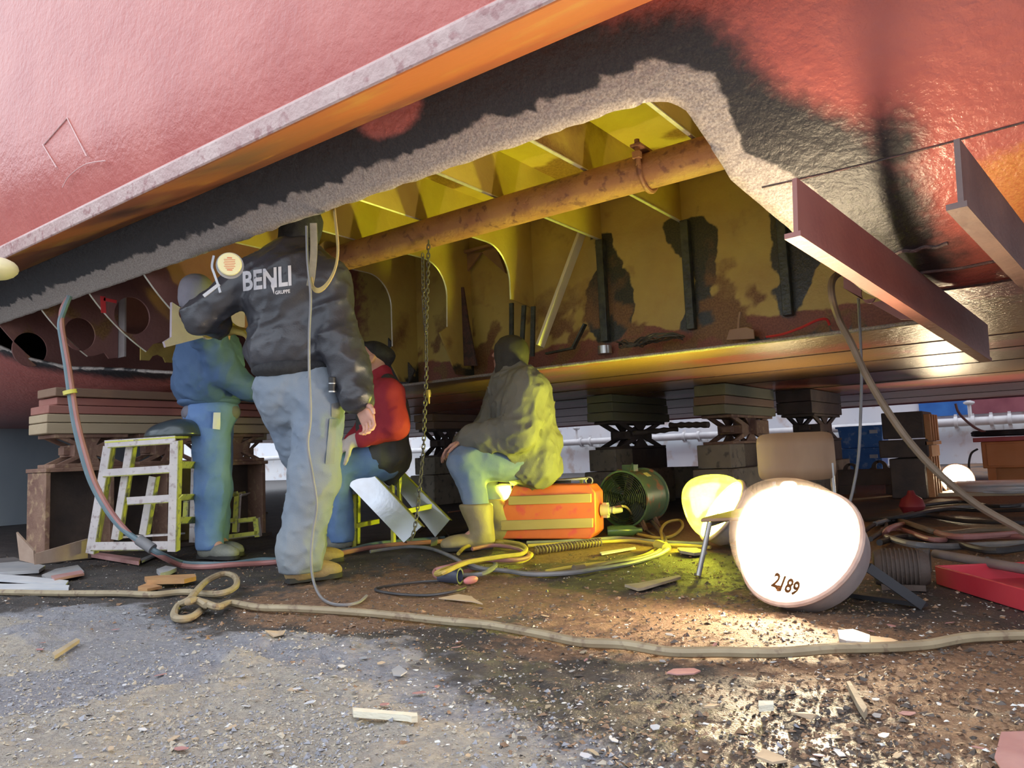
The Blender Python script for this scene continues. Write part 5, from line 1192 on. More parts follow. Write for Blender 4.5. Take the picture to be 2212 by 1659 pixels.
body1 = B1.build('body', MATS['skin'], m1, h=0.0062, smooth=1); face_bits(m1, hd1, FH*0.6 - RH*0.5 + UP*0.25)
HR1 = SDF(0.02); r_, f_, u_ = axes(FH*0.6 - RH*0.5 + UP*0.25); HR1.ell(hd1 - f_*0.012 + u_*0.035, (0.083, 0.092, 0.078), np.stack([r_, f_, u_])); HR1.build('hair', MATS['hair_dark'], m1, h=0.009)
# trousers
T1 = SDF(0.05)
T1.chain([hipR, kneR + RH*0.005, ankR + UP*0.03], [0.118, 0.104, 0.092]); T1.chain([hipL, kneL, ankL + UP*0.03], [0.118, 0.095, 0.086])
T1.cone(ankR + UP*0.03, ankR - UP*0.055, 0.090, 0.086); T1.cone(ankL + UP*0.03, ankL - UP*0.05, 0.086, 0.082)
Ab = np.stack([RH, FH, UP]); T1.ell(j1(650, 830, 0.02), (0.185, 0.125, 0.13), Ab); T1.ell(j1(690, 868, -0.06), (0.085, 0.07, 0.10), Ab); T1.ell(j1(612, 868, 0.0), (0.085, 0.07, 0.10), Ab)
tr1 = T1.build('work_trousers', MATS['work_trousers'], m1, h=0.010, disp=folds(0.010, 22, 1, UP, 1.3), cut=[(ankR*[1, 1, 0] + UP*0.045, -UP)], smooth=2); tr1['label'] = 'grey blue work trousers with side pocket'
# jacket
J1 = SDF(0.05)
J1.ell(j1(632, 640, 0.05), (0.225, 0.150, 0.27), Ab); J1.ell(j1(630, 752, 0.03), (0.215, 0.152, 0.155), Ab); J1.cone(shL + RH*0.03, shR - RH*0.02, 0.092)
J1.cone(nck + UP*0.02, nck - UP*0.06, 0.085, 0.11); J1.ell(j1(640, 600, 0.0), (0.17, 0.12, 0.13), Ab)
J1.chain([shL, elL, elL + (wrL - elL)*0.75], [0.088, 0.064, 0.060], k=0.04); J1.chain([shR, elR, wrR], [0.090, 0.080, 0.064], k=0.04)
J1.chain([elR, (elR + wrR)/2 + RH*0.01, wrR], [0.080, 0.080, 0.064], k=0.03)
jk1 = J1.build('jacket', MATS['jacket_black'], m1, h=0.009, disp=folds(0.012, 19, 3, RH*0.8 + UP*0.3, 0.5), cut=None, smooth=2)
HM = SDF(0.03); HM.ell(j1(638, 798, 0.02), (0.205, 0.150, 0.060), Ab)
hm = HM.build('jacket_hem', MATS['knit_black'], m1, h=0.008, smooth=2)
MB().tube([wrR - unit(wrR - elR)*0.015, wrR + unit(wrR - elR)*0.035], [0.058, 0.046], 16).build('cuff', MATS['knit_black'], m1)
S = SDF(0.04); S.cone(j1(640, 560, 0.09), j1(645, 505, 0.12), 0.10, 0.088); S.ell(hd1 - UP*0.01 - (FH*0.6 - RH*0.5)*0.03, (0.095, 0.095, 0.10)); o = S.build('hood', MATS['knit_black'], m1, h=0.009, disp=folds(0.005, 24, 4, UP, 0.7)); o['label'] = 'black hood'
# printed letters on the back
dv = unit(j1(575, 605) - CC)
rt = unit(RH*1.0 + UP*0.085); upv = unit(UP - rt*(UP @ rt))
LW = 105/1620*D1
tx = text_on(jk1, 'BENLI', j1(575, 604, 0), rt, upv, (LW/2.55, LW*0.55), dv, MATS['print_silver'], 'back_print', jk1, off=0.003, bold=0.03, shear=0.10)
text_on(jk1, 'GRUPPE', j1(609, 630, 0), rt, upv, (LW*0.30/3.6, LW*0.10), dv, MATS['print_silver'], 'back_print_small', jk1, off=0.003, bold=0.04, shear=0.05)
def patch(mesh_obj, pts, mat, name, parent, off=0.003):
    sm = mesh_obj.data; bv = BVHTree.FromPolygons([v.co for v in sm.vertices], [p.vertices[:] for p in sm.polygons]); o0 = wloc(mesh_obj); V = []
    bm = bmesh.new(); vv = [bm.verts.new(Vector(p)) for p in pts]; bm.faces.new(vv); bmesh.ops.triangulate(bm, faces=bm.faces)
    for _ in range(2): bmesh.ops.subdivide_edges(bm, edges=[e for e in bm.edges if e.calc_length() > 0.02], cuts=1); bmesh.ops.triangulate(bm, faces=bm.faces)
    for v in bm.verts:
        w = np.array(v.co); dd_ = unit(w - CC); hit = bv.ray_cast(Vector(w - dd_*0.4 - o0), Vector(dd_))
        if hit[0] is not None: v.co = Vector(np.array(hit[0]) + o0 - dd_*off)
    me = bpy.data.meshes.new(name); bm.to_mesh(me); bm.free(); return link_mesh(name, me, mat, parent)
patch(jk1, [j1(587, 600), j1(594, 600), j1(592, 636), j1(585, 618)], MATS['print_silver'], 'back_print_tail', jk1)
# trouser details: side pocket, tool holder, seam
patch(tr1, [j1(716, 872), j1(735, 868), j1(734, 905), j1(716, 900)], M('pocket_grey', (0.17, 0.17, 0.17), 0.8), 'pocket_flap', tr1, 0.006)
b = MB(); b.tube([j1(712, 905, -.18), j1(706, 960, -.18), j1(702, 1005, -.17)], 0.003, 5); b.tube([j1(724, 905, -.17), j1(722, 960, -.17), j1(719, 1006, -.16)], 0.003, 5)
pk = SDF(0.01); 
o = patch(tr1, [j1(712, 905), j1(727, 905), j1(722, 1002), j1(703, 1002)], M('pocket_blue', (0.17, 0.19, 0.22), 0.8, bump=0.2, bscale=200, col2=(0.22, 0.24, 0.26)), 'rule_pocket', tr1, 0.007)
tl = j1(718, 828, -0.20); b = MB(); b.cyl(j1(718, 814, -0.165), j1(718, 846, -0.165), 0.017, n=14); o = b.build('belt_torch', MATS['black_plastic'], m1, bevel=0.003)
MB().cyl(j1(718, 827, -0.165), j1(718, 829, -0.165), 0.0185, n=14).build('ring', MATS['clean_steel'], o); MB().cyl(j1(718, 844, -0.165), j1(718, 847, -0.165), 0.0185, n=14).build('ring', MATS['clean_steel'], o)
# boots
for h_, t_, a_ in ((hR, tR, ankR), (hL, tL_, ankL)):
    S = SDF(0.03); shoe_sdf(S, h_, t_, ankle=a_); bo = S.build('boot', MATS['boot_tan'], m1, h=0.008, cut=[(np.array([0, 0, 0.012]), -UP)], smooth=2); sole_mesh(bo, h_, t_)
# yellow glove on the left hand
S = SDF(0.02); gw_ = wrL + unit(wrL - elL)*0.02; hand_sdf(S, gw_, RH*0.9 - UP*0.25, -UP + FH*0.3, curl=0.8, side=1, s=1.12, r0=0.0112); S.cone(gw_ - RH*0.08, gw_, 0.05, 0.038); S.build('work_glove', MATS['glove_yellow'], m1, h=0.007, smooth=1)

# ---------- 2: the man in blue, seen from the side
D2 = 4.52
def j2(px, py, dz=0.0): return at(px, py, D2 + dz)
h2a, t2a_ = gp(392, 1205), gp(512, 1210); h2a = t2a_ - unit((t2a_ - h2a)*[1, 1, 0])*0.31
h2b, t2b_ = h2a + FH*0.16 - RH*0.03, t2a_ + FH*0.16 - RH*0.03
m2 = thing('person', 'standing man in dark blue jacket, blue jeans and grey hood, beside the step stand', 'person', (h2a + h2b)/2)
an_a = h2a + unit(t2a_ - h2a)*0.08 + UP*0.12; an_b = h2b + unit(t2b_ - h2b)*0.08 + UP*0.12
hip_a, hip_b = j2(455, 900, 0.0), j2(462, 900, 0.15); kn_a, kn_b = j2(458, 1060, -0.02), j2(466, 1055, 0.14)
pe2, wa2, ch2, nk2, hd2 = j2(456, 880, 0.08), j2(452, 820, 0.06), j2(448, 735, -0.06), j2(436, 672, -0.28), j2(426, 638, -0.40)
sh_a, sh_b = j2(452, 722, -0.24), j2(450, 716, 0.06); el_a, wr_a = j2(482, 800, -0.13), j2(536, 842, -0.05); el_b, wr_b = j2(490, 810, 0.28), j2(543, 846, 0.16)
fw2 = RH*0.9 + FH*0.2; fh2 = -RH*0.25 + FH*0.95 + UP*0.1
B2 = SDF(0.03); B2.chain([pe2, wa2, ch2, nk2 - UP*0.04], [0.12, 0.12, 0.125, 0.07]); B2.cone(sh_a, sh_b, 0.055); B2.chain([nk2 - UP*0.04, hd2 - UP*0.04], [0.055, 0.05]); head_sdf(B2, hd2, fh2)
B2.chain([sh_a, el_a, wr_a], [0.05, 0.04, 0.03]); B2.chain([sh_b, el_b, wr_b], [0.05, 0.04, 0.03]); B2.chain([hip_a, kn_a, an_a], [0.08, 0.055, 0.04]); B2.chain([hip_b, kn_b, an_b], [0.08, 0.055, 0.04])
for a_, h_, t_ in ((an_a, h2a, t2a_), (an_b, h2b, t2b_)): B2.cone(a_, h_ + (t_ - h_)*0.65 + UP*0.04, 0.035, 0.03)
hand_sdf(B2, wr_a + RH*0.02, RH + FH*0.2, -UP*0.6 + FH*0.8, curl=0.9, side=-1); hand_sdf(B2, wr_b + RH*0.02, RH - FH*0.2, -UP*0.6 - FH*0.8, curl=0.9, side=1)
B2.build('body', MATS['skin'], m2, h=0.0066, smooth=1); face_bits(m2, hd2, fh2)
A2 = np.stack([unit(FH), unit(RH), UP])
T2 = SDF(0.05); T2.chain([hip_a, kn_a, an_a - UP*0.03], [0.112, 0.086, 0.074]); T2.chain([hip_b, kn_b, an_b - UP*0.03], [0.112, 0.086, 0.074]); T2.ell(j2(456, 890, 0.08), (0.165, 0.155, 0.12), A2)
tr2 = T2.build('jeans', MATS['jeans_blue'], m2, h=0.010, disp=folds(0.008, 24, 5, UP, 0.8), cut=[(np.array([0, 0, 0.055]), -UP)], smooth=2); tr2['label'] = 'blue jeans'
SH2 = SDF(0.03); SH2.ell(j2(456, 892, 0.08), (0.178, 0.168, 0.085), A2); SH2.build('shirt_tail', M('shirt_grey', (0.13, 0.13, 0.17), 0.8, col2=(0.18, 0.17, 0.20), scale=6), m2, h=0.010, disp=folds(0.006, 24, 6, UP, 0.8), cut=[(j2(456, 918, 0.08), -UP)])
J2 = SDF(0.05); J2.ell(j2(452, 782, 0.0), (0.215, 0.185, 0.24), A2); J2.ell(j2(448, 835, 0.08), (0.205, 0.198, 0.14), A2); J2.cone(sh_a, sh_b, 0.085); J2.cone(nk2, nk2 - UP*0.08, 0.075, 0.10)
J2.chain([sh_a, el_a, wr_a], [0.092, 0.085, 0.062], k=0.03); J2.chain([sh_b, el_b, wr_b], [0.092, 0.085, 0.062], k=0.03)
jk2 = J2.build('jacket', MATS['jacket_blue'], m2, h=0.010, disp=folds(0.012, 16, 7, UP*0.5 + RH*0.3, 0.6), smooth=2)
HM = SDF(0.03); HM.ell(j2(452, 868, 0.08), (0.192, 0.182, 0.045), A2); HM.build('jacket_hem', MATS['jacket_blue'], m2, h=0.009)
for h_, t_, a_ in ((h2a, t2a_, an_a), (h2b, t2b_, an_b)):
    S = SDF(0.03); shoe_sdf(S, h_, t_, ankle=a_ - UP*0.01, s=1.05); bo = S.build('boot', MATS['boot_grey'], m2, h=0.008, cut=[(np.array([0, 0, 0.012]), -UP)], smooth=2); sole_mesh(bo, h_, t_, 1.05)
    d_ = unit((t_ - h_)*[1, 1, 0]); MB().strip(spline([h_ + d_*0.03 + UP*0.10 - np.cross(d_, UP)*0.05, h_ + d_*0.12 + UP*0.105 - np.cross(d_, UP)*0.056, h_ + d_*0.15 + UP*0.115, h_ + d_*0.12 + UP*0.105 + np.cross(d_, UP)*0.056], 5), 0.018, 0.004, d_).build('strap', MATS['black_plastic'], bo)
S = SDF(0.02); r_, f_, u_ = axes(fh2); S.ell(hd2 + u_*0.022 - f_*0.012, (0.092, 0.100, 0.092), np.stack([r_, f_, u_])); S.cone(hd2 - u_*0.05 - f_*0.02, nk2 - UP*0.02, 0.085, 0.095, k=0.05); S.ell(hd2 + f_*0.085 - u_*0.01, (0.062, 0.06, 0.072), np.stack([r_, f_, u_]), k=0.01, sub=True)
o = S.build('hood', MATS['hood_grey'], m2, h=0.008, disp=folds(0.004, 26, 9, UP, 0.8)); o['label'] = 'grey hood'
for w_, d_, n_, s_ in ((wr_a + RH*0.02, RH + FH*0.2, -UP*0.6 + FH*0.8, -1), (wr_b + RH*0.02, RH - FH*0.2, -UP*0.6 - FH*0.8, 1)):
    S = SDF(0.02); hand_sdf(S, w_, d_, n_, curl=0.9, side=s_, s=1.1, r0=0.0112); S.cone(w_ - RH*0.06, w_ + RH*0.01, 0.046, 0.036); S.build('work_glove', MATS['glove_brown'], m2, h=0.007, smooth=1)
M('tag_white', (0.62, 0.62, 0.64), 0.5)
o = patch(tr2, [j2(461, 891), j2(476, 891), j2(474, 928), j2(459, 926)], MATS['tag_white'], 'white_note_pad', m2, 0.02); md = o.modifiers.new('t', 'SOLIDIFY'); md.thickness = 0.006
tp = (wr_a + wr_b)/2 + RH*0.10
torch = thing('hand_torch', 'small lit torch in the gloved hands of the man in blue', 'torch', tp)
MB().cyl(tp - RH*0.05, tp + RH*0.04, 0.014, n=12).build('barrel', MATS['black_plastic'], torch); MB().cyl(tp + RH*0.04, tp + RH*0.045, 0.017, n=14).build('lens', emit('torch_glow', (1.0, 0.85, 0.6), 25.0), torch)

# ---------- 3: the man in red, sitting, looking up to the left
D3 = 4.62
def j3(px, py, dz=0.0): return at(px, py, D3 + dz)
pe3, wa3, ch3, nk3 = j3(825, 985, 0.05), j3(826, 940, 0.06), j3(826, 868, 0.06), j3(820, 812, 0.06); hd3 = j3(806, 776, 0.06)
h3, t3 = gp(762, 1194), gp(690, 1190); t3 = h3 + unit((t3 - h3)*[1, 1, 0])*0.29
hip3a, hip3b = j3(824, 1000, 0.0), j3(826, 996, 0.17); kn3a, kn3b = j3(728, 1000, -0.04), j3(722, 992, 0.20)
an3a = np.array([*j3(738, 1160, -0.02)[:2], 0.11]); an3b = np.array([*j3(730, 1160, 0.2)[:2], 0.11])
sh3a, sh3b = j3(840, 850, -0.08), j3(824, 846, 0.22); el3a, wr3a = j3(852, 920, -0.13), j3(770, 952, -0.12); el3b, wr3b = j3(800, 920, 0.30), j3(752, 962, 0.16)
f3 = -RH*0.86 - FH*0.05 + UP*0.48
m3 = thing('person', 'seated man in red sweater, dark vest and black cap, looking up', 'person', np.array([*pe3[:2], 0]))
B3 = SDF(0.03); B3.chain([pe3, wa3, ch3, nk3 - UP*0.04], [0.125, 0.125, 0.125, 0.07]); B3.cone(sh3a, sh3b, 0.055); B3.chain([nk3 - UP*0.04, hd3 - UP*0.03 + RH*0.02], [0.056, 0.052]); head_sdf(B3, hd3, f3, UP + RH*0.5)
B3.chain([sh3a, el3a, wr3a], [0.05, 0.042, 0.03]); B3.chain([sh3b, el3b, wr3b], [0.05, 0.042, 0.03]); B3.chain([hip3a, kn3a, an3a], [0.085, 0.058, 0.04]); B3.chain([hip3b, kn3b, an3b], [0.085, 0.058, 0.04])
hand_sdf(B3, wr3a - RH*0.02, -RH*0.9 - UP*0.45, -UP*0.6 - RH*0.3 + FH*0.5, curl=0.7, side=1); hand_sdf(B3, wr3b - RH*0.02, -RH*0.9 - UP*0.4, -UP*0.7 - FH*0.4, curl=0.7, side=-1)
B3.build('body', MATS['skin'], m3, h=0.0066, smooth=1); face_bits(m3, hd3, f3, UP + RH*0.5)
T3 = SDF(0.05); T3.chain([hip3a, kn3a, an3a - UP*0.04], [0.108, 0.088, 0.072]); T3.chain([hip3b, kn3b, an3b - UP*0.04], [0.108, 0.088, 0.072]); T3.ell(pe3, (0.17, 0.15, 0.11), A2)
T3.build('jeans', MATS['jeans_blue'], m3, h=0.011, disp=folds(0.007, 24, 11, RH, 0.8), cut=[(np.array([0, 0, 0.05]), -UP)], smooth=2)
J3 = SDF(0.05); J3.ell(j3(826, 900, 0.06), (0.195, 0.15, 0.25), A2); J3.cone(sh3a, sh3b, 0.082); J3.cone(nk3 + UP*0.01, nk3 - UP*0.07, 0.068, 0.09); J3.chain([sh3a, el3a, wr3a + (el3a - wr3a)*0.2], [0.085, 0.080, 0.056], k=0.03); J3.chain([sh3b, el3b, wr3b + (el3b - wr3b)*0.2], [0.085, 0.080, 0.056], k=0.03)
J3.build('sweater', MATS['sweater_red'], m3, h=0.010, disp=folds(0.008, 20, 12, UP + RH, 0.6), smooth=2)
V3 = SDF(0.05); V3.ell(j3(828, 905, 0.065), (0.200, 0.162, 0.24), A2); V3.ell(j3(835, 985, 0.065), (0.195, 0.150, 0.14), A2); V3.cone(j3(838, 832, -0.01), j3(828, 832, 0.16), 0.062); V3.cone(j3(852, 1010, 0.06), j3(846, 1040, 0.06), 0.05, 0.03)
V3.cone(j3(846, 842, -0.22), j3(840, 935, -0.24), 0.075, 0.082, k=0.02, sub=True)
V3.build('vest', MATS['vest_dark'], m3, h=0.010, disp=folds(0.008, 20, 13, UP, 0.7), smooth=2)
S = SDF(0.02); r_, f_, u_ = axes(f3, UP + RH*0.5); S.ell(hd3 + u_*0.055 - f_*0.012, (0.086, 0.104, 0.062), np.stack([r_, f_, u_])); S.cone(hd3 + u_*0.055 - f_*0.07, hd3 + u_*0.0 - f_*0.10, 0.05, 0.02); S.ell(hd3 + f_*0.10 + u_*0.062, (0.06, 0.045, 0.010), np.stack([r_, f_, u_])); S.build('cap', MATS['knit_black'], m3, h=0.008)
for w_, d_, n_, s_ in ((wr3a - RH*0.02, -RH*0.9 - UP*0.45, -UP*0.6 - RH*0.3 + FH*0.5, 1), (wr3b - RH*0.02, -RH*0.9 - UP*0.4, -UP*0.7 - FH*0.4, -1)):
    S = SDF(0.02); hand_sdf(S, w_, d_, n_, curl=0.7, side=s_, s=1.1, r0=0.0112); S.cone(w_ + RH*0.075 + UP*0.01, w_, 0.052, 0.038); S.build('work_glove', MATS['glove_white'], m3, h=0.007, smooth=1)
for a_, k_ in ((an3a, 0), (an3b, 1)):
    hh_ = np.array([*(a_ + RH*0.06)[:2], 0]); tt_ = hh_ + unit(-RH - FH*0.1)*0.28; S = SDF(0.03); shoe_sdf(S, hh_, tt_, ankle=a_); bo = S.build('boot', MATS['boot_grey'], m3, h=0.009, cut=[(np.array([0, 0, 0.012]), -UP)]); sole_mesh(bo, hh_, tt_)

# ---------- 4: the man in the olive coat, sitting, back half turned
D4 = 4.60
def j4(px, py, dz=0.0): return at(px, py, D4 + dz)
pe4, wa4, ch4, nk4 = j4(1150, 995, 0.08), j4(1145, 940, 0.08), j4(1128, 860, 0.08), j4(1104, 800, 0.08); hd4 = j4(1100, 764, 0.09)
h4 = gp(1066, 1186); t4 = h4 + unit(-RH*0.95 - FH*0.1)*0.30
hip4a, hip4b = j4(1140, 1000, -0.06), j4(1140, 996, 0.20); kn4a, kn4b = j4(1006, 1000, -0.14), j4(1012, 996, 0.24)
an4a = h4 - RH*0.0 + UP*0.13 + unit(t4 - h4)*0.06; h4b = h4 + FH*0.36 + RH*0.12; t4b = h4b + unit(-RH)*0.30; an4b = h4b + UP*0.13 + unit(t4b - h4b)*0.06
sh4a, sh4b = j4(1140, 838, -0.12), j4(1100, 832, 0.24); el4a, wr4a = j4(1120, 935, -0.20), j4(1018, 950, -0.12); el4b, wr4b = j4(1060, 930, 0.30), j4(1008, 956, 0.14)
f4 = -RH*0.72 + FH*0.55 + UP*0.22
m4 = thing('person', 'seated man in olive grey coat and dark hood, blue jeans and tan rubber boots', 'person', np.array([*pe4[:2], 0]))
B4 = SDF(0.03); B4.chain([pe4, wa4, ch4, nk4 - UP*0.04], [0.14, 0.14, 0.14, 0.07]); B4.cone(sh4a, sh4b, 0.055); B4.chain([nk4 - UP*0.04, hd4 - UP*0.04], [0.056, 0.052]); head_sdf(B4, hd4, f4)
B4.chain([sh4a, el4a, wr4a], [0.055, 0.045, 0.031]); B4.chain([sh4b, el4b, wr4b], [0.055, 0.045, 0.031]); B4.chain([hip4a, kn4a, an4a], [0.088, 0.060, 0.04]); B4.chain([hip4b, kn4b, an4b], [0.088, 0.060, 0.04])
for a_, h_, t_ in ((an4a, h4, t4), (an4b, h4b, t4b)): B4.cone(a_, h_ + (t_ - h_)*0.65 + UP*0.04, 0.032, 0.028)
hand_sdf(B4, wr4a - RH*0.03, -RH*0.8 - UP*0.3 + FH*0.3, -UP, curl=0.55, side=1, s=1.03); hand_sdf(B4, wr4b - RH*0.03, -RH*0.8 - UP*0.4 - FH*0.2, -UP, curl=0.55, side=-1, s=1.03)
B4.build('body', MATS['skin'], m4, h=0.0066, smooth=1); face_bits(m4, hd4, f4)
T4 = SDF(0.05); T4.chain([hip4a, kn4a, kn4a + (an4a - kn4a)*0.72], [0.112, 0.096, 0.066]); T4.chain([hip4b, kn4b, kn4b + (an4b - kn4b)*0.72], [0.112, 0.096, 0.076]); T4.ell(pe4 + UP*0.0, (0.19, 0.17, 0.10), A2)
T4.build('jeans', MATS['jeans_faded'], m4, h=0.010, disp=folds(0.007, 24, 15, RH, 0.8), smooth=2)
J4 = SDF(0.06); J4.ell(j4(1128, 880, 0.08), (0.25, 0.185, 0.25), A2); J4.ell(j4(1140, 960, 0.08), (0.26, 0.205, 0.17), A2); J4.ell(j4(1150, 1015, 0.08), (0.23, 0.17, 0.09), A2); J4.cone(sh4a, sh4b, 0.105); J4.cone(nk4 + UP*0.01, nk4 - UP*0.07, 0.080, 0.12)
J4.chain([sh4a, el4a, wr4a], [0.112, 0.108, 0.070], k=0.03); J4.chain([sh4b, el4b, wr4b], [0.105, 0.10, 0.070], k=0.03); J4.cone(j4(1112, 985, -0.06), j4(1160, 1008, -0.06), 0.118, 0.115)
J4.build('coat', MATS['coat_olive'], m4, h=0.010, disp=folds(0.017, 17, 17, UP*0.6 + RH*0.4, 0.6), smooth=2)
S = SDF(0.02); r_, f_, u_ = axes(f4); S.ell(hd4 + u_*0.018 - f_*0.014, (0.098, 0.110, 0.098), np.stack([r_, f_, u_])); S.cone(hd4 - u_*0.05 - f_*0.03, nk4 - UP*0.01, 0.088, 0.10, k=0.05); S.ell(hd4 + f_*0.095 - u_*0.015, (0.060, 0.060, 0.078), np.stack([r_, f_, u_]), k=0.01, sub=True)
o = S.build('hood', MATS['hood_dark'], m4, h=0.008, disp=folds(0.006, 22, 19, UP, 0.6)); o['label'] = 'dark hood'
MB().tube([nk4 + 0.102*(math.cos(a_)*RH + math.sin(a_)*FH) + UP*(-0.03 - 0.02*math.cos(a_ - 2.6)) for a_ in np.linspace(0, 2*math.pi, 25)[:-1]], 0.022, 8, closed=True).build('collar', MATS['coat_olive'], m4)
for h_, t_, kn_, an_ in ((h4, t4, kn4a, an4a), (h4b, t4b, kn4b, an4b)):
    S = SDF(0.03); shoe_sdf(S, h_, t_, ankle=an_, s=1.08); S.cone(an_ - UP*0.02, kn_ + (an_ - kn_)*0.64, 0.068, 0.098, k=0.02); bo = S.build('rubber_boot', MATS['boot_rubber'], m4, h=0.009, disp=folds(0.004, 22, 21, RH, 0.6), cut=[(np.array([0, 0, 0.012]), -UP), (kn_ + (an_ - kn_)*0.64, UP)]); sole_mesh(bo, h_, t_, 1.08)

# ================================================================== HOSES, CABLES, CHAIN, STRAPS
def floorz(p, r): return np.array([p[0], p[1], max(float(floor_z(np.array([p[0]]), np.array([p[1]]))[0]), -0.004) + r])
def gpath(pts, r, lift=None):
    return [floorz(gp(px, py), r) if lift is None or lift[i] is None else gp(px, py, lift[i]) for i, (px, py) in enumerate(pts)]
M('hose_tan', (0.27, 0.21, 0.13), 0.6, col2=(0.36, 0.29, 0.18), scale=10, bump=0.15, col3=(0.20, 0.14, 0.09))
M('hose_blue', (0.10, 0.16, 0.19), 0.5, col2=(0.14, 0.20, 0.23), scale=8, bump=0.1)
M('hose_red', (0.32, 0.13, 0.12), 0.5, col2=(0.38, 0.18, 0.16), scale=8, bump=0.1)
M('hose_grey', (0.16, 0.16, 0.17), 0.55, col2=(0.24, 0.23, 0.23), scale=8, bump=0.1)
M('hose_yellow', (0.52, 0.40, 0.08), 0.55, col2=(0.42, 0.32, 0.08), scale=8, bump=0.1)
M('cable_black', (0.025, 0.025, 0.027), 0.5, col2=(0.05, 0.045, 0.045), scale=8)
M('cable_brown', (0.14, 0.10, 0.065), 0.6, col2=(0.20, 0.15, 0.10), scale=8, bump=0.1)
M('tape_yellow', (0.62, 0.55, 0.12), 0.5)
def hose(label, P, r, mat, cat='hose', name='hose', n=8, sub=8, group=None):
    o = MB().tube(spline(P, sub), r, n).build(name, MATS[mat], origin=tuple(np.mean(np.asarray(P), 0)*[1, 1, 0] + [0, 0, np.min(np.asarray(P)[:, 2])])); tag(o, label, cat, group); return o
# tan hose along the front: straight run, loop, knot, long sweep to the right edge
r = 0.0135
P = gpath([(-60, 1284), (120, 1289), (260, 1291), (330, 1294), (400, 1286)], r) + [gp(470, 1283, 0.02), gp(508, 1268, 0.03), gp(508, 1247, 0.045), gp(482, 1240, 0.055), gp(448, 1254, 0.05), gp(425, 1276, 0.05), gp(408, 1296, 0.045)] + gpath([(385, 1318), (376, 1338), (388, 1347), (415, 1340), (440, 1322)], r)
P += [gp(444, 1308, 0.035), gp(425, 1297, 0.05), gp(405, 1300, 0.055), gp(415, 1296, 0.05), gp(440, 1302, 0.04), gp(470, 1311, 0.03)] + gpath([(500, 1312), (560, 1321), (640, 1327), (760, 1331), (860, 1341), (960, 1352), (1050, 1362), (1110, 1370), (1180, 1386), (1260, 1400), (1350, 1412), (1450, 1421), (1560, 1425), (1680, 1424), (1800, 1420), (1900, 1411), (2000, 1402), (2100, 1392), (2260, 1383)], r)
hose('long tan hose with a knotted loop running across the foreground floor', P, r, 'hose_tan')
# blue and red twin hose hanging out of the hull at the left
dA = depth(hull_pt(-4.85, .83))
for off, mt, lb in ((0, 'hose_blue', 'grey blue gas hose hanging from the left end of the opening'), (1, 'hose_red', 'dull red gas hose hanging beside the blue one')):
    q = [(150, 640), (137 - 4*off + 2, 668), (130 + 3*off, 700), (135 + 4*off, 740), (143 + 5*off, 790), (151 + 6*off, 850), (160 + 7*off, 910), (174 + 8*off, 970), (196 + 8*off, 1040), (228 + 7*off, 1098), (262 + 5*off, 1140)]
    dd_ = np.linspace(4.2, 3.95, len(q)); P = [at(a_, b_, d_) for (a_, b_), d_ in zip(q, dd_)]
    P += [at(305, 1172 + 4*off, 3.92), at(345, 1196 + 4*off, 3.90)] + gpath([(392, 1222 + 5*off), (440, 1227 + 5*off), (500, 1225 + 4*off), (560, 1218 + 4*off), (605, 1215 + 4*off), (680, 1206 + 4*off), (745, 1196 + 4*off), (800, 1184 + 5*off), (850, 1177 + 5*off), (910, 1173 + 5*off), (960, 1168 + 6*off)], 0.0155 if not off else 0.0145)
    hose(lb, P, 0.0155 if not off else 0.0145, mt)
o = MB().tube([at(150, 843, 4.07), at(152, 851, 4.07)], 0.034, 12).build('hose_tie', MATS['tape_yellow']); tag(o, 'yellow tape tying the blue and red hoses together', 'tape')
o = MB().tube(gpath([(328, 1186)], 0)[:0] + [at(300, 1166, 3.90), at(330, 1186, 3.88)], 0.028, 10).build('hose_sleeve', MATS['hose_grey']); tag(o, 'grey sleeve bundling the twin hoses above the floor', 'sleeve')
# thin cable hanging beside the man in the black jacket
P = [at(662, 488, 3.22), at(664, 560, 3.22), at(671, 640, 3.20), at(668, 720, 3.20), at(668, 800, 3.19), at(671, 900, 3.17), at(665, 960, 3.16), at(676, 1030, 3.16), at(684, 1090, 3.16), at(676, 1150, 3.15), at(672, 1200, 3.13), at(676, 1250, 3.10)] + gpath([(690, 1288), (712, 1306), (745, 1311), (775, 1304), (792, 1290)], 0.006)
hose('thin grey cable hanging down the back of the man in the black jacket', P, 0.006, 'hose_grey', 'cable', 'cable', 6)
# webbing straps hanging from the cut edge
M('webbing_tan', (0.50, 0.36, 0.12), 0.8, col2=(0.42, 0.31, 0.12), scale=30, bump=0.3, bscale=300)
M('webbing_grey', (0.25, 0.22, 0.16), 0.8, col2=(0.32, 0.28, 0.20), scale=30, bump=0.3, bscale=300)
P = spline([at(722, 452, 3.20), at(726, 490, 3.18), at(730, 540, 3.17), at(724, 580, 3.17), at(708, 612, 3.18), at(690, 627, 3.20), at(677, 622, 3.22), at(672, 600, 3.23)], 6)
o = MB().strip(P, 0.022, 0.004, FWD*0.55 + RIGHT*0.8).build('webbing_strap', MATS['webbing_tan']); tag(o, 'tan webbing strap looping down from the cut plate edge', 'strap')
P = spline([at(677, 482, 3.24), at(678, 540, 3.24), at(674, 590, 3.24), at(669, 618, 3.24)], 6)
o = MB().strip(P, 0.030, 0.004, FWD).build('webbing_strap', MATS['webbing_grey']); tag(o, 'grey webbing strap hanging straight next to the tan one', 'strap')
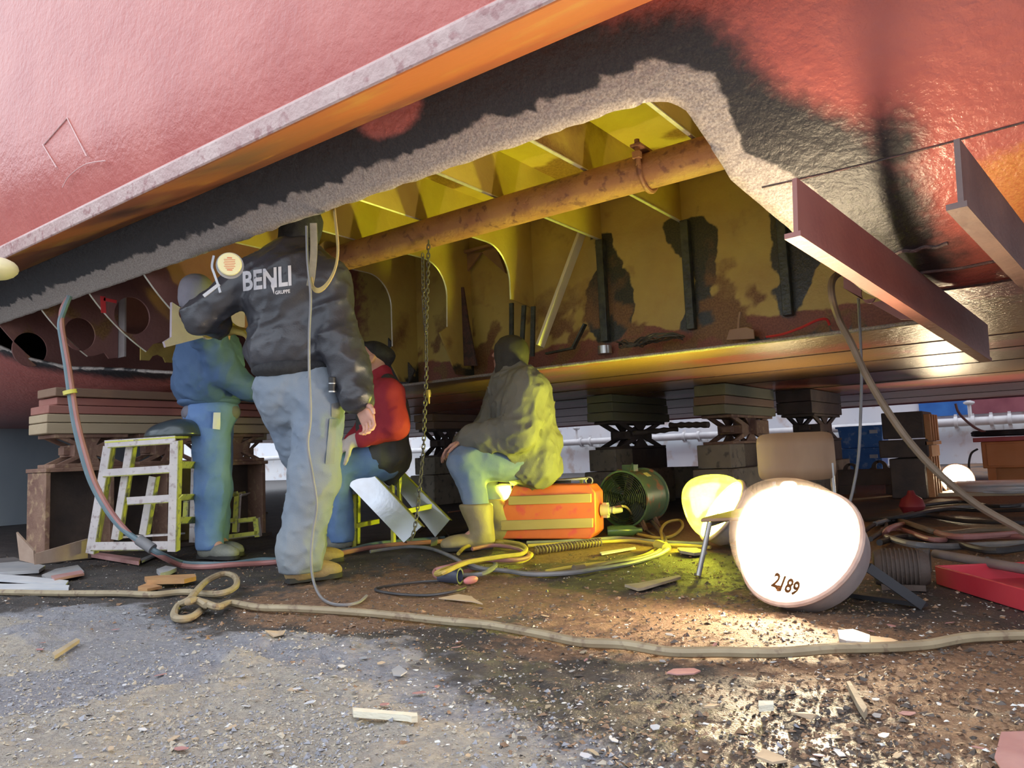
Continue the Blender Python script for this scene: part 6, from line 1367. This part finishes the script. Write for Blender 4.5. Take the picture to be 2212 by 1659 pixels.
# cable at the right, from behind the bar to the right edge; thin rope beside it
P = [aty(1838, 588, 3.25), aty(1815, 590, 3.2), aty(1798, 606, 3.1), aty(1797, 640, 3.05), at(1812, 690, 2.95), at(1838, 740, 2.9), at(1872, 812, 2.85), at(1912, 880, 2.8), at(1965, 955, 2.75), at(2030, 1025, 2.7), at(2110, 1090, 2.65), at(2200, 1142, 2.6), at(2260, 1180, 2.55)]
hose('thick brown cable hanging from behind the red bar down to the right edge', P, 0.014, 'cable_brown', 'cable', 'cable')
P = [aty(1854, 645, 3.3), at(1857, 700, 3.2), at(1861, 800, 3.2), at(1859, 900, 3.2), at(1854, 990, 3.2), at(1842, 1060, 3.2), at(1828, 1110, 3.15), at(1812, 1180, 3.05)]
hose('thin dark cord hanging behind the bright lamp', P, 0.006, 'hose_grey', 'cable', 'cable', 6)
# chain
M('chain_steel', (0.10, 0.09, 0.08), 0.5, metal=0.3, col2=(0.16, 0.14, 0.12), scale=20)
def chain(label, pts, step=0.024):
    P = spline(pts, 24); L = np.concatenate([[0], np.cumsum(np.linalg.norm(np.diff(P, axis=0), axis=1))]); N = int(L[-1]/step)
    t = thing('hanging_chain', label, 'chain', P[-1]); src = None
    for k in range(N):
        s_ = (k + 0.5)*step; p = np.array([np.interp(s_, L, P[:, i]) for i in range(3)]); d_ = unit(np.array([np.interp(s_ + 0.005, L, P[:, i]) for i in range(3)]) - p)
        if src is None:
            th = np.linspace(0, 2*math.pi, 13)[:-1]; Q = [(0.0085*math.cos(a_), 0, 0.0085*math.sin(a_) + (0.0075 if math.sin(a_) > 0 else -0.0075)) for a_ in th]
            src = MB().tube(Q, 0.0034, 5, closed=True).build('link', MATS['chain_steel'], origin=(0, 0, 0)); src.parent = t; o = src
        else: o = copy_part(src, t)
        q = Vector((0, 0, 1)).rotation_difference(Vector(d_)).to_euler(); o.location = tuple(p - wloc(t)); o.rotation_mode = 'QUATERNION'
        o.rotation_quaternion = Vector((0, 0, 1)).rotation_difference(Vector(d_)) @ Matrix.Rotation(math.radians(90*(k % 2) + 20), 4, 'Z').to_quaternion()
    return t
dch = 4.15
ch = chain('long steel chain hanging from the tank down to the floor', [at(926, 520, dch), at(924, 600, dch), at(921, 700, dch), at(921, 800, dch), at(918, 880, dch), at(915, 960, dch), at(908, 1040, dch), at(903, 1090, dch), at(896, 1140, dch - 0.03), at(886, 1172, dch - 0.05)])
chain('short chain hanging from the pipe next to the long chain', [at(913, 548, dch + 0.1), at(914, 620, dch + 0.1), at(917, 690, dch + 0.08), at(920, 722, dch + 0.02)])
b = MB().tube([at(925, 842, dch - 0.02), at(925, 850, dch - 0.02), at(926, 858, dch - 0.02)], [0.012, 0.016, 0.012], 8); b.tube([at(926, 858, dch - 0.02), at(927, 872, dch - 0.02)], [0.007, 0.004], 8); o = b.build('chain_hook', M('brass', (0.5, 0.36, 0.10), 0.35, metal=0.7), ch)
# cream reel with red print, hanging from the edge by a strap
pr = at(496, 570, 3.25); axr = unit(-FWD*0.85 + RIGHT*0.30)
rl = thing('strap_reel', 'round cream reel with red printing hanging at the cut edge', 'reel', pr)
MB().lathe(pr, axr, [(0.0, 0.0001), (0.0, 0.046), (-0.004, 0.050), (-0.018, 0.050), (-0.018, 0.045)], 32, cap=False).build('face_disc', M('cream_label', (0.72, 0.68, 0.40), 0.5), rl)
MB().lathe(pr, axr, [(-0.018, 0.046), (-0.05, 0.046), (-0.05, 0.001)], 28).build('drum', MATS['black_plastic'], rl)
MB().lathe(pr, axr, [(-0.05, 0.058), (-0.058, 0.058)], 32).build('back_disc', M('reel_white', (0.42, 0.43, 0.46), 0.4), rl)
_, sR, tR_ = frame(axr); hR_ = sR if sR @ RIGHT > 0 else -sR; vR = unit(np.cross(hR_, axr)); vR = vR if vR[2] > 0 else -vR
b = MB()
for k, w_ in enumerate((0.020, 0.046, 0.044, 0.048, 0.040, 0.046, 0.034, 0.022)):
    c = pr + axr*0.0008 + vR*(0.026 - 0.0075*k); b.bar(c - hR_*w_*0.5, c + hR_*w_*0.5, 0.0012, 0.0026 if k not in (0, 7) else 0.005, up=vR)
b.build('red_print', M('print_red', (0.65, 0.20, 0.10), 0.6), rl)
P = spline([at(462, 552, 3.27), at(458, 575, 3.27), at(463, 592, 3.26), at(470, 612, 3.25), at(476, 632, 3.24)], 6); MB().strip(P, 0.010, 0.003, FWD).build('strap', MATS['reel_white'], rl)
MB().bar(at(440, 640, 3.23), at(474, 614, 3.25), 0.010, 0.014).build('buckle', MATS['reel_white'], rl)
# ---- coil of hoses in front of the seated man
def coil(label, c, rx, ry, turns, r, mat, z0=0.0, jit=0.02, ph=0.0, cat='hose', name='hose', tail=(), head=(), group=None):
    P = list(head); n = int(turns*14)
    for k in range(n + 1):
        a_ = 2*math.pi*k/14 + ph; j_ = 1 + jit*math.sin(k*1.7 + ph*3); z = r + z0 + 0.9*r*(k/14) + 0.003*math.sin(k*2.3)
        P.append(np.array([*(c + RH*rx*j_*math.cos(a_) + FH*ry*j_*math.sin(a_))[:2], z]))
    P += list(tail); return hose(label, P, r, mat, cat, name, group=group)
cc_ = gp(1045, 1208)
hose('yellow welding hose coiled on the floor in front of the tan boot', gpath([(990, 1196), (1010, 1180), (1060, 1172), (1110, 1176), (1138, 1192), (1148, 1206), (1120, 1214), (1060, 1213), (1000, 1220), (955, 1232), (942, 1240), (960, 1236), (1010, 1215), (1080, 1203), (1128, 1196), (1135, 1182), (1110, 1172), (1050, 1168)], 0.013, [0.015, .03, .035, .03, .02, None, .02, .03, .045, .06, .05, .07, .075, .07, .06, .05, .045, .03]), 0.0105, 'hose_yellow')
hose('red welding hose woven into the yellow coil', gpath([(1020, 1186), (1070, 1178), (1120, 1186), (1142, 1202), (1110, 1210), (1030, 1210), (970, 1224), (940, 1233), (948, 1246), (990, 1244), (1025, 1238)], 0.013, [.045, .05, .045, .04, .045, .06, .06, .045, .03, None, None]), 0.0105, 'hose_red')
hose('grey hose lying across the coil towards the cable joint', gpath([(950, 1236), (985, 1246), (1040, 1240), (1070, 1222), (1060, 1210), (1010, 1214), (1040, 1228), (1090, 1240), (1150, 1248), (1230, 1247), (1290, 1238), (1360, 1224), (1420, 1206), (1446, 1184)], 0.011, [None, None, .03, .03, .04, .05, .03, None, None, None, None, None, None, .02]), 0.0105, 'hose_grey')
hose('second grey hose running from the coil past the chain', gpath([(1075, 1236), (1020, 1226), (975, 1202), (930, 1190), (890, 1186), (850, 1190), (800, 1196)], 0.012, [None, .03, .03, None, None, None, None]), 0.010, 'hose_grey')
hose('brown cable pair continuing to the yellow loop', gpath([(1140, 1246), (1200, 1244), (1260, 1236), (1320, 1226), (1380, 1214), (1420, 1200), (1438, 1178), (1428, 1150), (1405, 1125), (1380, 1110), (1345, 1092), (1305, 1076)], 0.012, [None]*7 + [.02, .05, .09, .14, .19]), 0.012, 'cable_brown', 'cable', 'cable')
hose('yellow cable curling in a loop beside the fan', gpath([(1180, 1240), (1260, 1229), (1340, 1218), (1400, 1202), (1430, 1176), (1428, 1145), (1442, 1128), (1468, 1124), (1474, 1138), (1455, 1160), (1425, 1166), (1390, 1160), (1340, 1148)], 0.010, [None]*4 + [None, .03, .05, .05, .03, None, None, None, None]), 0.0095, 'hose_yellow', 'cable', 'cable')
hose('grey green cable running from the coil under the machine to the lamp', gpath([(1138, 1176), (1200, 1174), (1280, 1170), (1340, 1166), (1400, 1174), (1460, 1178), (1530, 1180)], 0.011), 0.011, 'hose_grey', 'cable', 'cable')
hose('yellow cable beside the grey green one', gpath([(1140, 1182), (1210, 1178), (1290, 1175), (1360, 1172), (1430, 1181), (1480, 1184), (1535, 1187)], 0.010), 0.010, 'hose_yellow', 'cable', 'cable')
hose('thin cable leaving the orange machine plug', [wface(1322, 1098) - wn*0.1, wface(1345, 1100) - wn*0.12] + gpath([(1375, 1130), (1400, 1150), (1420, 1164)], 0.007), 0.007, 'cable_brown', 'cable', 'cable')
o = MB().tube(gpath([(1240, 1241), (1262, 1238)], 0.016), 0.020, 10).build('cable_joint', MATS['cable_brown']); tag(o, 'taped brown joint in the cable on the floor', 'joint')
o = MB().tube(gpath([(1420, 1176), (1440, 1184)], 0.018, [0.03, 0.025]), 0.026, 10).build('cable_tie', MATS['tape_yellow']); tag(o, 'yellow tape binding the cables near the looped cable', 'tape')
hose('orange thin cable on the floor behind the steel channels', gpath([(968, 1108), (1000, 1104), (1040, 1102)], 0.006), 0.006, 'hose_red', 'cable', 'cable', 6)
# spring-like corrugated hose
A, B_ = gp(1155, 1199), gp(1300, 1180); n_ = 220; ax_ = unit(B_ - A); sd_ = np.cross(ax_, UP); L_ = np.linalg.norm(B_ - A)
P = [A + ax_*L_*k/n_ + UP*0.024 + 0.020*(math.cos(2*math.pi*k/10)*UP + math.sin(2*math.pi*k/10)*sd_) for k in range(n_ + 1)]
o = MB().tube(P, 0.0045, 5).build('coiled_hose', MATS['cable_brown'], origin=tuple(A)); tag(o, 'brown spiral hose lying in front of the orange machine', 'hose')
# plug with pink cap at the front of the coil
p = gp(990, 1262); pg = thing('cable_plug', 'blue grey cable plug with pink cap on the floor before the coil', 'plug', p); axp = unit(RH*0.9 - FH*0.35)
M('plug_navy', (0.06, 0.07, 0.11), 0.45); M('pink_plastic', (0.55, 0.20, 0.22), 0.5)
MB().cyl(p + UP*0.03 - axp*0.09, p + UP*0.03 - axp*0.02, 0.022, 0.028, 14).build('body', MATS['plug_navy'], pg); MB().lathe(p + UP*0.034 - axp*0.02, axp, [(0, 0.032), (0.03, 0.034), (0.03, 0.026), (0.005, 0.024)], 18).build('collar', MATS['plug_navy'], pg)
MB().sphere(p + UP*0.018 + RH*0.055 - FH*0.02, (0.016, 0.04, 0.017), 8, np.stack([RH, unit(FH*0.6 + RH*0.5), UP])).build('pink_cap', MATS['pink_plastic'], pg)
hose('thin black cable looping from the cable plug', gpath([(1005, 1272), (985, 1285), (930, 1289), (860, 1286), (812, 1278), (830, 1270), (900, 1262), (950, 1262)], 0.006), 0.006, 'cable_black', 'cable', 'cable', 6)
hose('black cable curling beside the white tag', gpath([(905, 1150), (930, 1136), (955, 1142), (970, 1160), (955, 1166), (935, 1150), (938, 1140)], 0.006, [.02, .05, .07, .03, .02, .05, .06]), 0.006, 'cable_black', 'cable', 'cable', 6)
hose('thick dark cable lying between chain and boot', gpath([(880, 1172), (930, 1166), (980, 1156), (1020, 1146)], 0.015), 0.015, 'cable_black', 'cable', 'cable')
o = MB().prism([gp(932, 1162, 0.07), gp(946, 1160, 0.07), gp(944, 1178, 0.01), gp(930, 1180, 0.01)], FH*0.006).build('white_tag', MATS['tag_white']); tag(o, 'small white tag on the cables near the hanging chain', 'tag')
# ---- odds and ends on the edge of the bottom plating inside the tank
def ledge(px, py, y=4.04, dz=0.0):
    p = aty(px, py, y); return np.array([p[0], p[1], max(p[2], HB + 0.004 + dz)])
M('wire_dark', (0.04, 0.035, 0.03), 0.6, col2=(0.08, 0.07, 0.05), scale=8)
c = ledge(1430, 752); P = []
rs_w = np.random.RandomState(4)
for k in range(60): a_ = k*0.62; P.append(c + np.array([0.14*math.cos(a_)*(1 + 0.25*rs_w.randn()*0.5), 0.05*math.sin(a_) - 0.02, 0.012 + 0.04*rs_w.rand() + 0.03*abs(math.sin(a_))]))
hose('tangle of dark wire lying in the tank beside the steel foot', P, 0.004, 'wire_dark', 'wire', 'wire_coil', 5, 4)
P = []
c = ledge(1370, 756)
for k in range(40): a_ = k*0.62; P.append(c + np.array([0.09*math.cos(a_)*(1 + 0.2*rs_w.randn()*0.5), 0.04*math.sin(a_) - 0.02, 0.010 + 0.05*rs_w.rand()]))
hose('second dark wire tangle nearer the steel foot', P, 0.0035, 'wire_dark', 'wire', 'wire_coil', 5, 4)
hose('bright red cable lying on the edge inside the tank', [ledge(1655, 728, 4.02, 0.008), ledge(1690, 722, 4.02, 0.008), ledge(1730, 708, 4.02, 0.01), ledge(1765, 692, 4.04), ledge(1785, 690, 4.06), ledge(1792, 702, 4.08, 0.01)], 0.007, 'red_plastic', 'cable', 'cable', 6)
dp = thing('dustpan', 'brown metal dustpan standing upright in the tank', 'dustpan', ledge(1598, 738))
MB().prism([ledge(1568, 735, 4.10), ledge(1575, 712, 4.10), ledge(1612, 706, 4.10), ledge(1628, 712, 4.10), ledge(1630, 732, 4.10)], (0, 0.012, 0)).build('pan', MATS['primer_plain'], dp, bevel=0.003)
MB().tube([ledge(1595, 710, 4.11), ledge(1596, 690, 4.11), ledge(1599, 674, 4.11)], 0.008, 8).build('handle', MATS['primer_plain'], dp)
o = MB().bar(ledge(1238, 752, 4.06), ledge(1264, 700, 4.06), 0.012, 0.035, up=(0, 1, 0)).bar(ledge(1180, 764, 4.04, 0.012), ledge(1240, 752, 4.04, 0.012), 0.03, 0.012).build('angle_offcut', MATS['scorched'], origin=tuple(ledge(1238, 752))); tag(o, 'dark angle offcut standing near the foot of the timber batten', 'offcut')
o = MB().prism([ledge(1395, 730, 4.0, 0.05), ledge(1408, 722, 4.0, 0.05), ledge(1418, 726, 4.0, 0.05), ledge(1400, 733, 4.0, 0.05)], (0, 0.04, 0.01)).build('pale_rag', M('rag', (0.62, 0.60, 0.35), 0.8), origin=tuple(ledge(1400, 745))); tag(o, 'pale scrap lying on the dark wires in the tank', 'scrap')

# ---- cables on the floor at the right, in the dark
cols = ['cable_black', 'hose_red', 'hose_grey', 'cable_black', 'cable_brown', 'cable_black', 'hose_grey', 'cable_black', 'hose_red', 'cable_black']
lbls = ['black cable nearest the red tray in the dark heap', 'dull red hose in the dark heap right of the lamp', 'grey hose in the dark heap right of the lamp', 'black cable across the middle of the dark heap', 'brown cable near the top of the dark heap', 'black cable under the red canister', 'grey cable running past the red canister', 'black cable at the back of the dark heap', 'second red hose bending in the dark heap', 'black cable bending behind the bright lamp']
pts = [[(1900, 1172), (1960, 1165), (2060, 1180), (2150, 1190), (2260, 1180)], [(1905, 1150), (1950, 1150), (2010, 1165), (2070, 1170), (2150, 1166), (2260, 1160)], [(1915, 1166), (1970, 1176), (2040, 1188), (2120, 1184), (2260, 1172)], [(1930, 1122), (2000, 1118), (2080, 1130), (2170, 1128), (2260, 1136)], [(1900, 1135), (1935, 1128), (1990, 1140), (2040, 1158), (2130, 1150), (2260, 1142)],
       [(1870, 1128), (1950, 1115), (2040, 1104), (2140, 1108), (2260, 1100)], [(1890, 1132), (1980, 1112), (2080, 1100), (2260, 1092)], [(1990, 1096), (2080, 1088), (2160, 1094), (2260, 1086)], [(1910, 1160), (1925, 1140), (1960, 1138), (2010, 1152), (2080, 1160), (2260, 1152)], [(1880, 1165), (1915, 1145), (1905, 1130), (1880, 1138), (1860, 1160)]]
for q, mt, lb, k in zip(pts, cols, lbls, range(10)): hose(lb, gpath(q, 0.014, [None if (i + k) % 3 else 0.03 + 0.01*(k % 3) for i in range(len(q))]), 0.013 if k % 2 else 0.016, mt, 'cable' if 'cable' in lb else 'hose', 'cable' if 'cable' in lb else 'hose')
# coils on and under the orange cabinet

def ring_coil(c, rx, ry, n, r, seed):
    rs = np.random.RandomState(seed); P = []
    for k in range(n*12):
        a_ = 2*math.pi*k/12; j_ = 1 + 0.10*rs.randn()*0.5; P.append(c + np.array([rx*j_*math.cos(a_), ry*j_*math.sin(a_), r + 1.3*r*(k/12)*0.6 + abs(rs.randn())*0.006]))
    return P
c = np.array([CAB[0] + 0.25, CAB[3] + 0.25, CAB[1] + 0.05])
hose('black and pink cable coil lying on top of the orange cabinet', ring_coil(c, 0.33, 0.20, 4, 0.016, 3), 0.015, 'cable_black', 'cable', 'cable_coil')
pk_ = [aty(2064, 872, CAB[3] + 0.1), aty(2070, 890, CAB[3] + 0.1), aty(2086, 908, CAB[3] + 0.1), aty(2110, 926, CAB[3] + 0.1), aty(2140, 934, CAB[3] + 0.12), aty(2220, 933, CAB[3] + 0.15)]
hose('pink cable hanging from the hull onto the orange cabinet', pk_, 0.014, 'hose_red', 'cable', 'cable')
c = np.array([*gp(2150, 1068)[:2], 0.0]); 
hose('pale grey cable coil on the floor below the orange cabinet', ring_coil(c + [0.1, 0.1, 0], 0.42, 0.26, 7, 0.016, 5), 0.015, 'pipe_grey', 'cable', 'cable_coil')
hose('black cable with a plug hanging at the orange cabinet corner', [aty(2112, 970, CAB[3] - 0.05), aty(2098, 980, CAB[3] - 0.08), aty(2093, 1005, CAB[3] - 0.1), aty(2098, 1030, CAB[3] - 0.1), aty(2112, 1044, CAB[3] - 0.1)], 0.012, 'cable_black', 'cable', 'cable', 6)
# kerb in front of the far lamp, lit orange
P0, P1 = gp(2010, 1072), gp(2330, 1066); kd = unit(P1 - P0)
o = MB().box((P0 + P1)/2 + [0, 0, 0.012], (np.linalg.norm(P1 - P0), 0.09, 0.035), [kd, unit(np.cross(UP, kd)), UP]).build('kerb_timber', MATS['plank_tan'], bevel=0.004); tag(o, 'low timber kerb on the floor before the far lamp', 'timber')

# ================================================================== DEBRIS ON THE FLOOR
M('scrap_steel', (0.28, 0.29, 0.31), 0.45, col2=(0.38, 0.37, 0.37), scale=6, bump=0.15); M('scrap_dark', (0.10, 0.095, 0.095), 0.5, col2=(0.18, 0.16, 0.15), scale=6, bump=0.2)
M('scrap_pale', (0.52, 0.53, 0.56), 0.45, col2=(0.62, 0.61, 0.62), scale=6); M('scrap_rust', (0.40, 0.20, 0.09), 0.6, col2=(0.50, 0.28, 0.12), scale=9, bump=0.3); M('scrap_red', (0.36, 0.17, 0.16), 0.6, col2=(0.44, 0.24, 0.22), scale=9, bump=0.2)
M('splinter', (0.66, 0.60, 0.46), 0.7, col2=(0.74, 0.69, 0.56), scale=14, bump=0.3, stretch=(1, 1, 3)); M('cardboard', (0.42, 0.31, 0.20), 0.8, col2=(0.50, 0.38, 0.26), scale=6, bump=0.2); M('old_wood', (0.30, 0.24, 0.16), 0.8, col2=(0.38, 0.31, 0.22), scale=10, bump=0.4)
def scrap(name, label, cat, poly, th, mat, z=0.006, tilt=0.0, group=None):
    P = [floorz(gp(*q), z) for q in poly]
    if tilt:
        for k in range(len(P)): P[k] = P[k] + UP*tilt*(k % 2)
    o = MB().prism(P, (0, 0, th)).build(name, MATS[mat], origin=tuple(np.mean(P, 0)*[1, 1, 0] + [0, 0, z])); tag(o, label, cat, group); return o
scrap('wood_splinter', 'white splintered stick lying alone on the front floor', 'stick', [(762, 1560), (768, 1556), (902, 1576), (903, 1582), (890, 1587), (880, 1583), (764, 1566)], 0.012, 'splinter', 0.004)
scrap('wood_stick', 'brown weathered stick on the pale floor at the far left', 'stick', [(112, 1428), (165, 1390), (172, 1394), (118, 1433)], 0.010, 'old_wood')
scrap('steel_strip', 'pale strip offcut at the left edge of the floor', 'offcut', [(-20, 1244), (60, 1253), (148, 1262), (142, 1271), (88, 1266), (-20, 1258)], 0.010, 'scrap_pale')
scrap('steel_strip', 'long pale strip offcut just behind the tan hose', 'offcut', [(-20, 1273), (70, 1272), (150, 1273), (148, 1279), (60, 1280), (-20, 1282)], 0.012, 'scrap_pale')
scrap('steel_plate', 'stacked grey plate offcut by the left edge', 'offcut', [(-20, 1226), (40, 1222), (98, 1230), (84, 1240), (20, 1245), (-20, 1246)], 0.018, 'scrap_steel')
scrap('steel_plate', 'dark plate offcut lying under the angle plate', 'offcut', [(-20, 1215), (30, 1212), (62, 1222), (20, 1232), (-20, 1232)], 0.014, 'scrap_dark')
scrap('steel_plate', 'flat grey plate offcut right of the pale strips', 'offcut', [(90, 1250), (120, 1236), (168, 1228), (182, 1242), (150, 1252), (102, 1258)], 0.010, 'scrap_steel')
scrap('steel_plate', 'brown edged plate offcut before the step stand', 'offcut', [(110, 1255), (176, 1242), (182, 1248), (150, 1256), (118, 1262)], 0.012, 'scrap_red', 0.012)
scrap('steel_strip', 'pinkish flat bar on the floor below the step stand', 'bar', [(193, 1206), (200, 1201), (304, 1216), (300, 1224)], 0.022, 'scrap_red')
scrap('steel_strip', 'thin flat bar lying under the step stand', 'bar', [(300, 1214), (335, 1200), (338, 1204), (306, 1219)], 0.012, 'scrap_steel')
scrap('steel_strip', 'small dark offcut between step stand and tan hose', 'offcut', [(338, 1240), (358, 1232), (382, 1238), (366, 1246), (346, 1250)], 0.02, 'scrap_steel')
scrap('rusty_offcut', 'orange rusty bar offcut, upper of the two behind the tan hose', 'offcut', [(312, 1264), (340, 1258), (421, 1253), (424, 1258), (398, 1266), (318, 1272)], 0.020, 'scrap_rust', 0.012)
scrap('rusty_offcut', 'orange rusty bar offcut, lower of the two behind the tan hose', 'offcut', [(298, 1276), (318, 1268), (350, 1276), (318, 1284), (298, 1284)], 0.012, 'scrap_rust')
scrap('cardboard_scrap', 'torn tan cardboard scrap before the cable plug', 'scrap', [(948, 1298), (990, 1290), (1020, 1293), (1022, 1298), (1040, 1306), (1043, 1310), (1020, 1304), (985, 1300)], 0.004, 'cardboard')
scrap('steel_offcut', 'grey steel offcut touching the tan hose at the right', 'offcut', [(1812, 1388), (1845, 1390), (1882, 1404), (1880, 1412), (1830, 1411), (1816, 1406)], 0.024, 'scrap_steel')
scrap('cardboard_scrap', 'flat orange brown scrap behind the tan hose at the right', 'scrap', [(1850, 1380), (1925, 1388), (1942, 1396), (1900, 1404), (1868, 1396)], 0.005, 'cardboard')
scrap('wood_chip', 'tan wooden block on the wet floor at the right', 'wood chip', [(1640, 1538), (1672, 1538), (1673, 1545), (1640, 1547)], 0.012, 'splinter')
scrap('wood_stick', 'dark brown stick on the glinting floor at the right', 'stick', [(1830, 1494), (1838, 1492), (1875, 1552), (1868, 1562), (1855, 1545)], 0.014, 'old_wood')
scrap('paint_flake', 'pink paint flake in front of the tan hose', 'flake', [(1440, 1460), (1455, 1453), (1500, 1452), (1514, 1457), (1500, 1463), (1462, 1464)], 0.003, 'scrap_red')
scrap('paint_flake', 'large reddish flake at the lower right corner', 'flake', [(2150, 1655), (2165, 1600), (2230, 1595), (2250, 1690), (2170, 1690)], 0.004, 'scrap_red')
scrap('paint_flake', 'olive curled flake at the bottom edge right of centre', 'flake', [(1632, 1648), (1650, 1634), (1690, 1645), (1702, 1654), (1670, 1662)], 0.004, 'cardboard')
scrap('paint_flake', 'olive flake near the tan wooden block', 'flake', [(1520, 1541), (1535, 1534), (1556, 1538), (1545, 1546)], 0.004, 'cardboard')
scrap('paint_flake', 'brown curled flake below the tan wooden block', 'flake', [(1712, 1556), (1740, 1551), (1765, 1556), (1755, 1563), (1722, 1563)], 0.004, 'cardboard')
scrap('paint_flake', 'tan flake on the grey floor left of centre', 'flake', [(572, 1388), (600, 1381), (616, 1384), (612, 1394), (590, 1396)], 0.003, 'cardboard')
scrap('paint_flake', 'grey flake on the floor below the centre of the tan hose', 'flake', [(846, 1464), (862, 1452), (880, 1464), (866, 1471), (850, 1471)], 0.003, 'scrap_steel')
scrap('timber_offcut', 'flat dirty board lying before the low chair leg', 'board', [(1350, 1274), (1380, 1268), (1468, 1250), (1472, 1255), (1390, 1280), (1378, 1281)], 0.010, 'old_wood')
scrap('timber_offcut', 'small board piece between yellow cables and lamp', 'board', [(1464, 1192), (1505, 1193), (1528, 1200), (1500, 1204), (1470, 1201)], 0.014, 'old_wood')
scrap('steel_rod', 'thin pale rod on the floor before the orange machine', 'rod', [(1296, 1198), (1372, 1186), (1374, 1189), (1300, 1202)], 0.006, 'scrap_pale')
scrap('white_scrap', 'white paper scrap between the two pairs of boots', 'scrap', [(500, 1186), (520, 1183), (527, 1186), (510, 1190)], 0.004, 'scrap_pale')
# flakes that nothing tells apart: scattered over the front floor
rs = np.random.RandomState(11); protos = []
for k in range(5):
    n_ = rs.randint(5, 8); P = [np.array([math.cos(2*math.pi*i_/n_)*0.011*(0.6 + rs.rand()), math.sin(2*math.pi*i_/n_)*0.007*(0.6 + rs.rand()), 0.0012*rs.rand()]) for i_ in range(n_)]
    me = MB().prism(P, (0, 0, 0.0012)); protos.append(me)
fl_mats = ['cardboard', 'scrap_steel', 'scrap_pale', 'scrap_red', 'old_wood']; src = {}
for k in range(110):
    px_, py_q = rs.uniform(20, 2150), 1330 + 320*rs.rand()**1.3
    if py_q < 1440 and px_ < 900 and rs.rand() < 0.4: continue
    p = gp(px_, py_q); i_ = k % 5; key = (i_, i_)
    if key not in src:
        o = protos[i_].build('paint_flake', MATS[fl_mats[i_]], origin=(0, 0, 0)); src[key] = o
    else:
        o = src[key].copy(); COL.objects.link(o)
    o.location = floorz(p, 0.002); o.rotation_euler = (rs.randn()*0.12, rs.randn()*0.12, rs.rand()*6.28); s_ = 0.5 + 0.7*rs.rand(); o.scale = (s_, s_, 1)
    lab = ['small tan paint flake on the front floor', 'small grey paint flake on the front floor', 'small pale paint flake on the front floor', 'small pinkish paint flake on the front floor', 'small brown wood flake on the front floor'][i_]
    tag(o, lab, 'flake', ['tan flakes on the front floor', 'grey flakes on the front floor', 'pale flakes on the front floor', 'pinkish flakes on the front floor', 'brown flakes on the front floor'][i_])
# grit: uncountable chips and grains
def grit(name, label, N, mats, xy, size, flat):
    rs_ = np.random.RandomState(len(name)); XY = xy(rs_, N); N = len(XY); z = floor_z(XY[:, 0], XY[:, 1]) - 0.003
    sz = size[0]*np.exp(rs_.randn(N)*0.5); base = np.array([(-1, -.6, 0), (1, -.7, 0), (.8, .7, 0), (-.7, .8, 0), (0.1, 0, 1)], float); fc = np.array([(0, 1, 4), (1, 2, 4), (2, 3, 4), (3, 0, 4), (0, 3, 2), (0, 2, 1)])
    B = base[None] + rs_.randn(N, 5, 3)*0.35; B[:, :, 2] *= flat; B *= np.minimum(sz, size[1])[:, None, None]
    a_ = rs_.rand(N)*6.28; ca, sa = np.cos(a_), np.sin(a_); R_ = np.zeros((N, 3, 3)); R_[:, 0, 0] = ca; R_[:, 0, 1] = -sa; R_[:, 1, 0] = sa; R_[:, 1, 1] = ca; R_[:, 2, 2] = 1
    B = np.einsum('nij,nkj->nki', R_, B); B[:, :, 0] += XY[:, :1]; B[:, :, 1] += XY[:, 1:2]; B[:, :, 2] += z[:, None]
    Fc = (fc[None] + (np.arange(N)*5)[:, None, None]).reshape(-1, 3); me = mesh_fast(name, B.reshape(-1, 3), Fc); me.polygons.foreach_set('use_smooth', np.zeros(len(Fc), bool))
    mi = np.repeat(rs_.randint(0, len(mats), N), 6); o = link_mesh(name, me, [MATS[q] for q in mats]); me.polygons.foreach_set('material_index', mi.astype(np.int32)); tag(o, label, 'debris', kind='stuff'); return o
def screen_xy(y0, y1, pw, x0=-100, x1=2300, keepf=None):
    def f(rs_, N):
        P = np.array([gp(px_, py_q)[:2] for px_, py_q in zip(rs_.uniform(x0, x1, N), y0 + (y1 - y0)*rs_.rand(N)**pw)])
        if keepf is not None: P = P[keepf(P[:, 0], P[:, 1]) > rs_.rand(len(P))]
        return P
    return f
M('grain_sand', (0.36, 0.315, 0.25), 0.9, col2=(0.46, 0.41, 0.33), scale=30); M('grain_grey', (0.24, 0.24, 0.265), 0.8, col2=(0.32, 0.32, 0.35), scale=30); M('grain_dark', (0.06, 0.05, 0.045), 0.5, col2=(0.11, 0.085, 0.07), scale=30); M('grain_white', (0.66, 0.65, 0.62), 0.7); M('grain_brown', (0.20, 0.12, 0.07), 0.7, col2=(0.28, 0.17, 0.10), scale=30)

def pale_f(x, y): return floor_pale(x, y)*(0.35 + 0.65*sstep(fbm(np.stack([x*2.1, y*2.1, 0*x + 9], -1), 2), 0.45, 0.6))
def dark_f(x, y): return (1 - floor_pale(x, y))*(0.4 + 0.6*sstep(fbm(np.stack([x*2.6, y*2.6, 0*x + 19], -1), 2), 0.4, 0.6))
grit('sand_grit', 'tan and grey grit strewn over the pale front floor', 22000, ['grain_sand', 'grain_grey', 'grain_grey', 'grain_sand'], screen_xy(1320, 1690, 1.0, -100, 1750, pale_f), (0.0020, 0.0075), 0.9)
grit('rust_grit', 'dark and brown grit strewn over the floor by the lamp', 26000, ['grain_dark', 'grain_brown', 'grain_dark', 'grain_brown'], screen_xy(1195, 1690, 1.2, -100, 2300, dark_f), (0.0030, 0.009), 0.7)
grit('white_specks', 'scattered white paint specks on the floor', 2600, ['grain_white', 'grain_white', 'grain_sand'], screen_xy(1215, 1690, 1.3, -50, 2250), (0.0022, 0.007), 0.5)
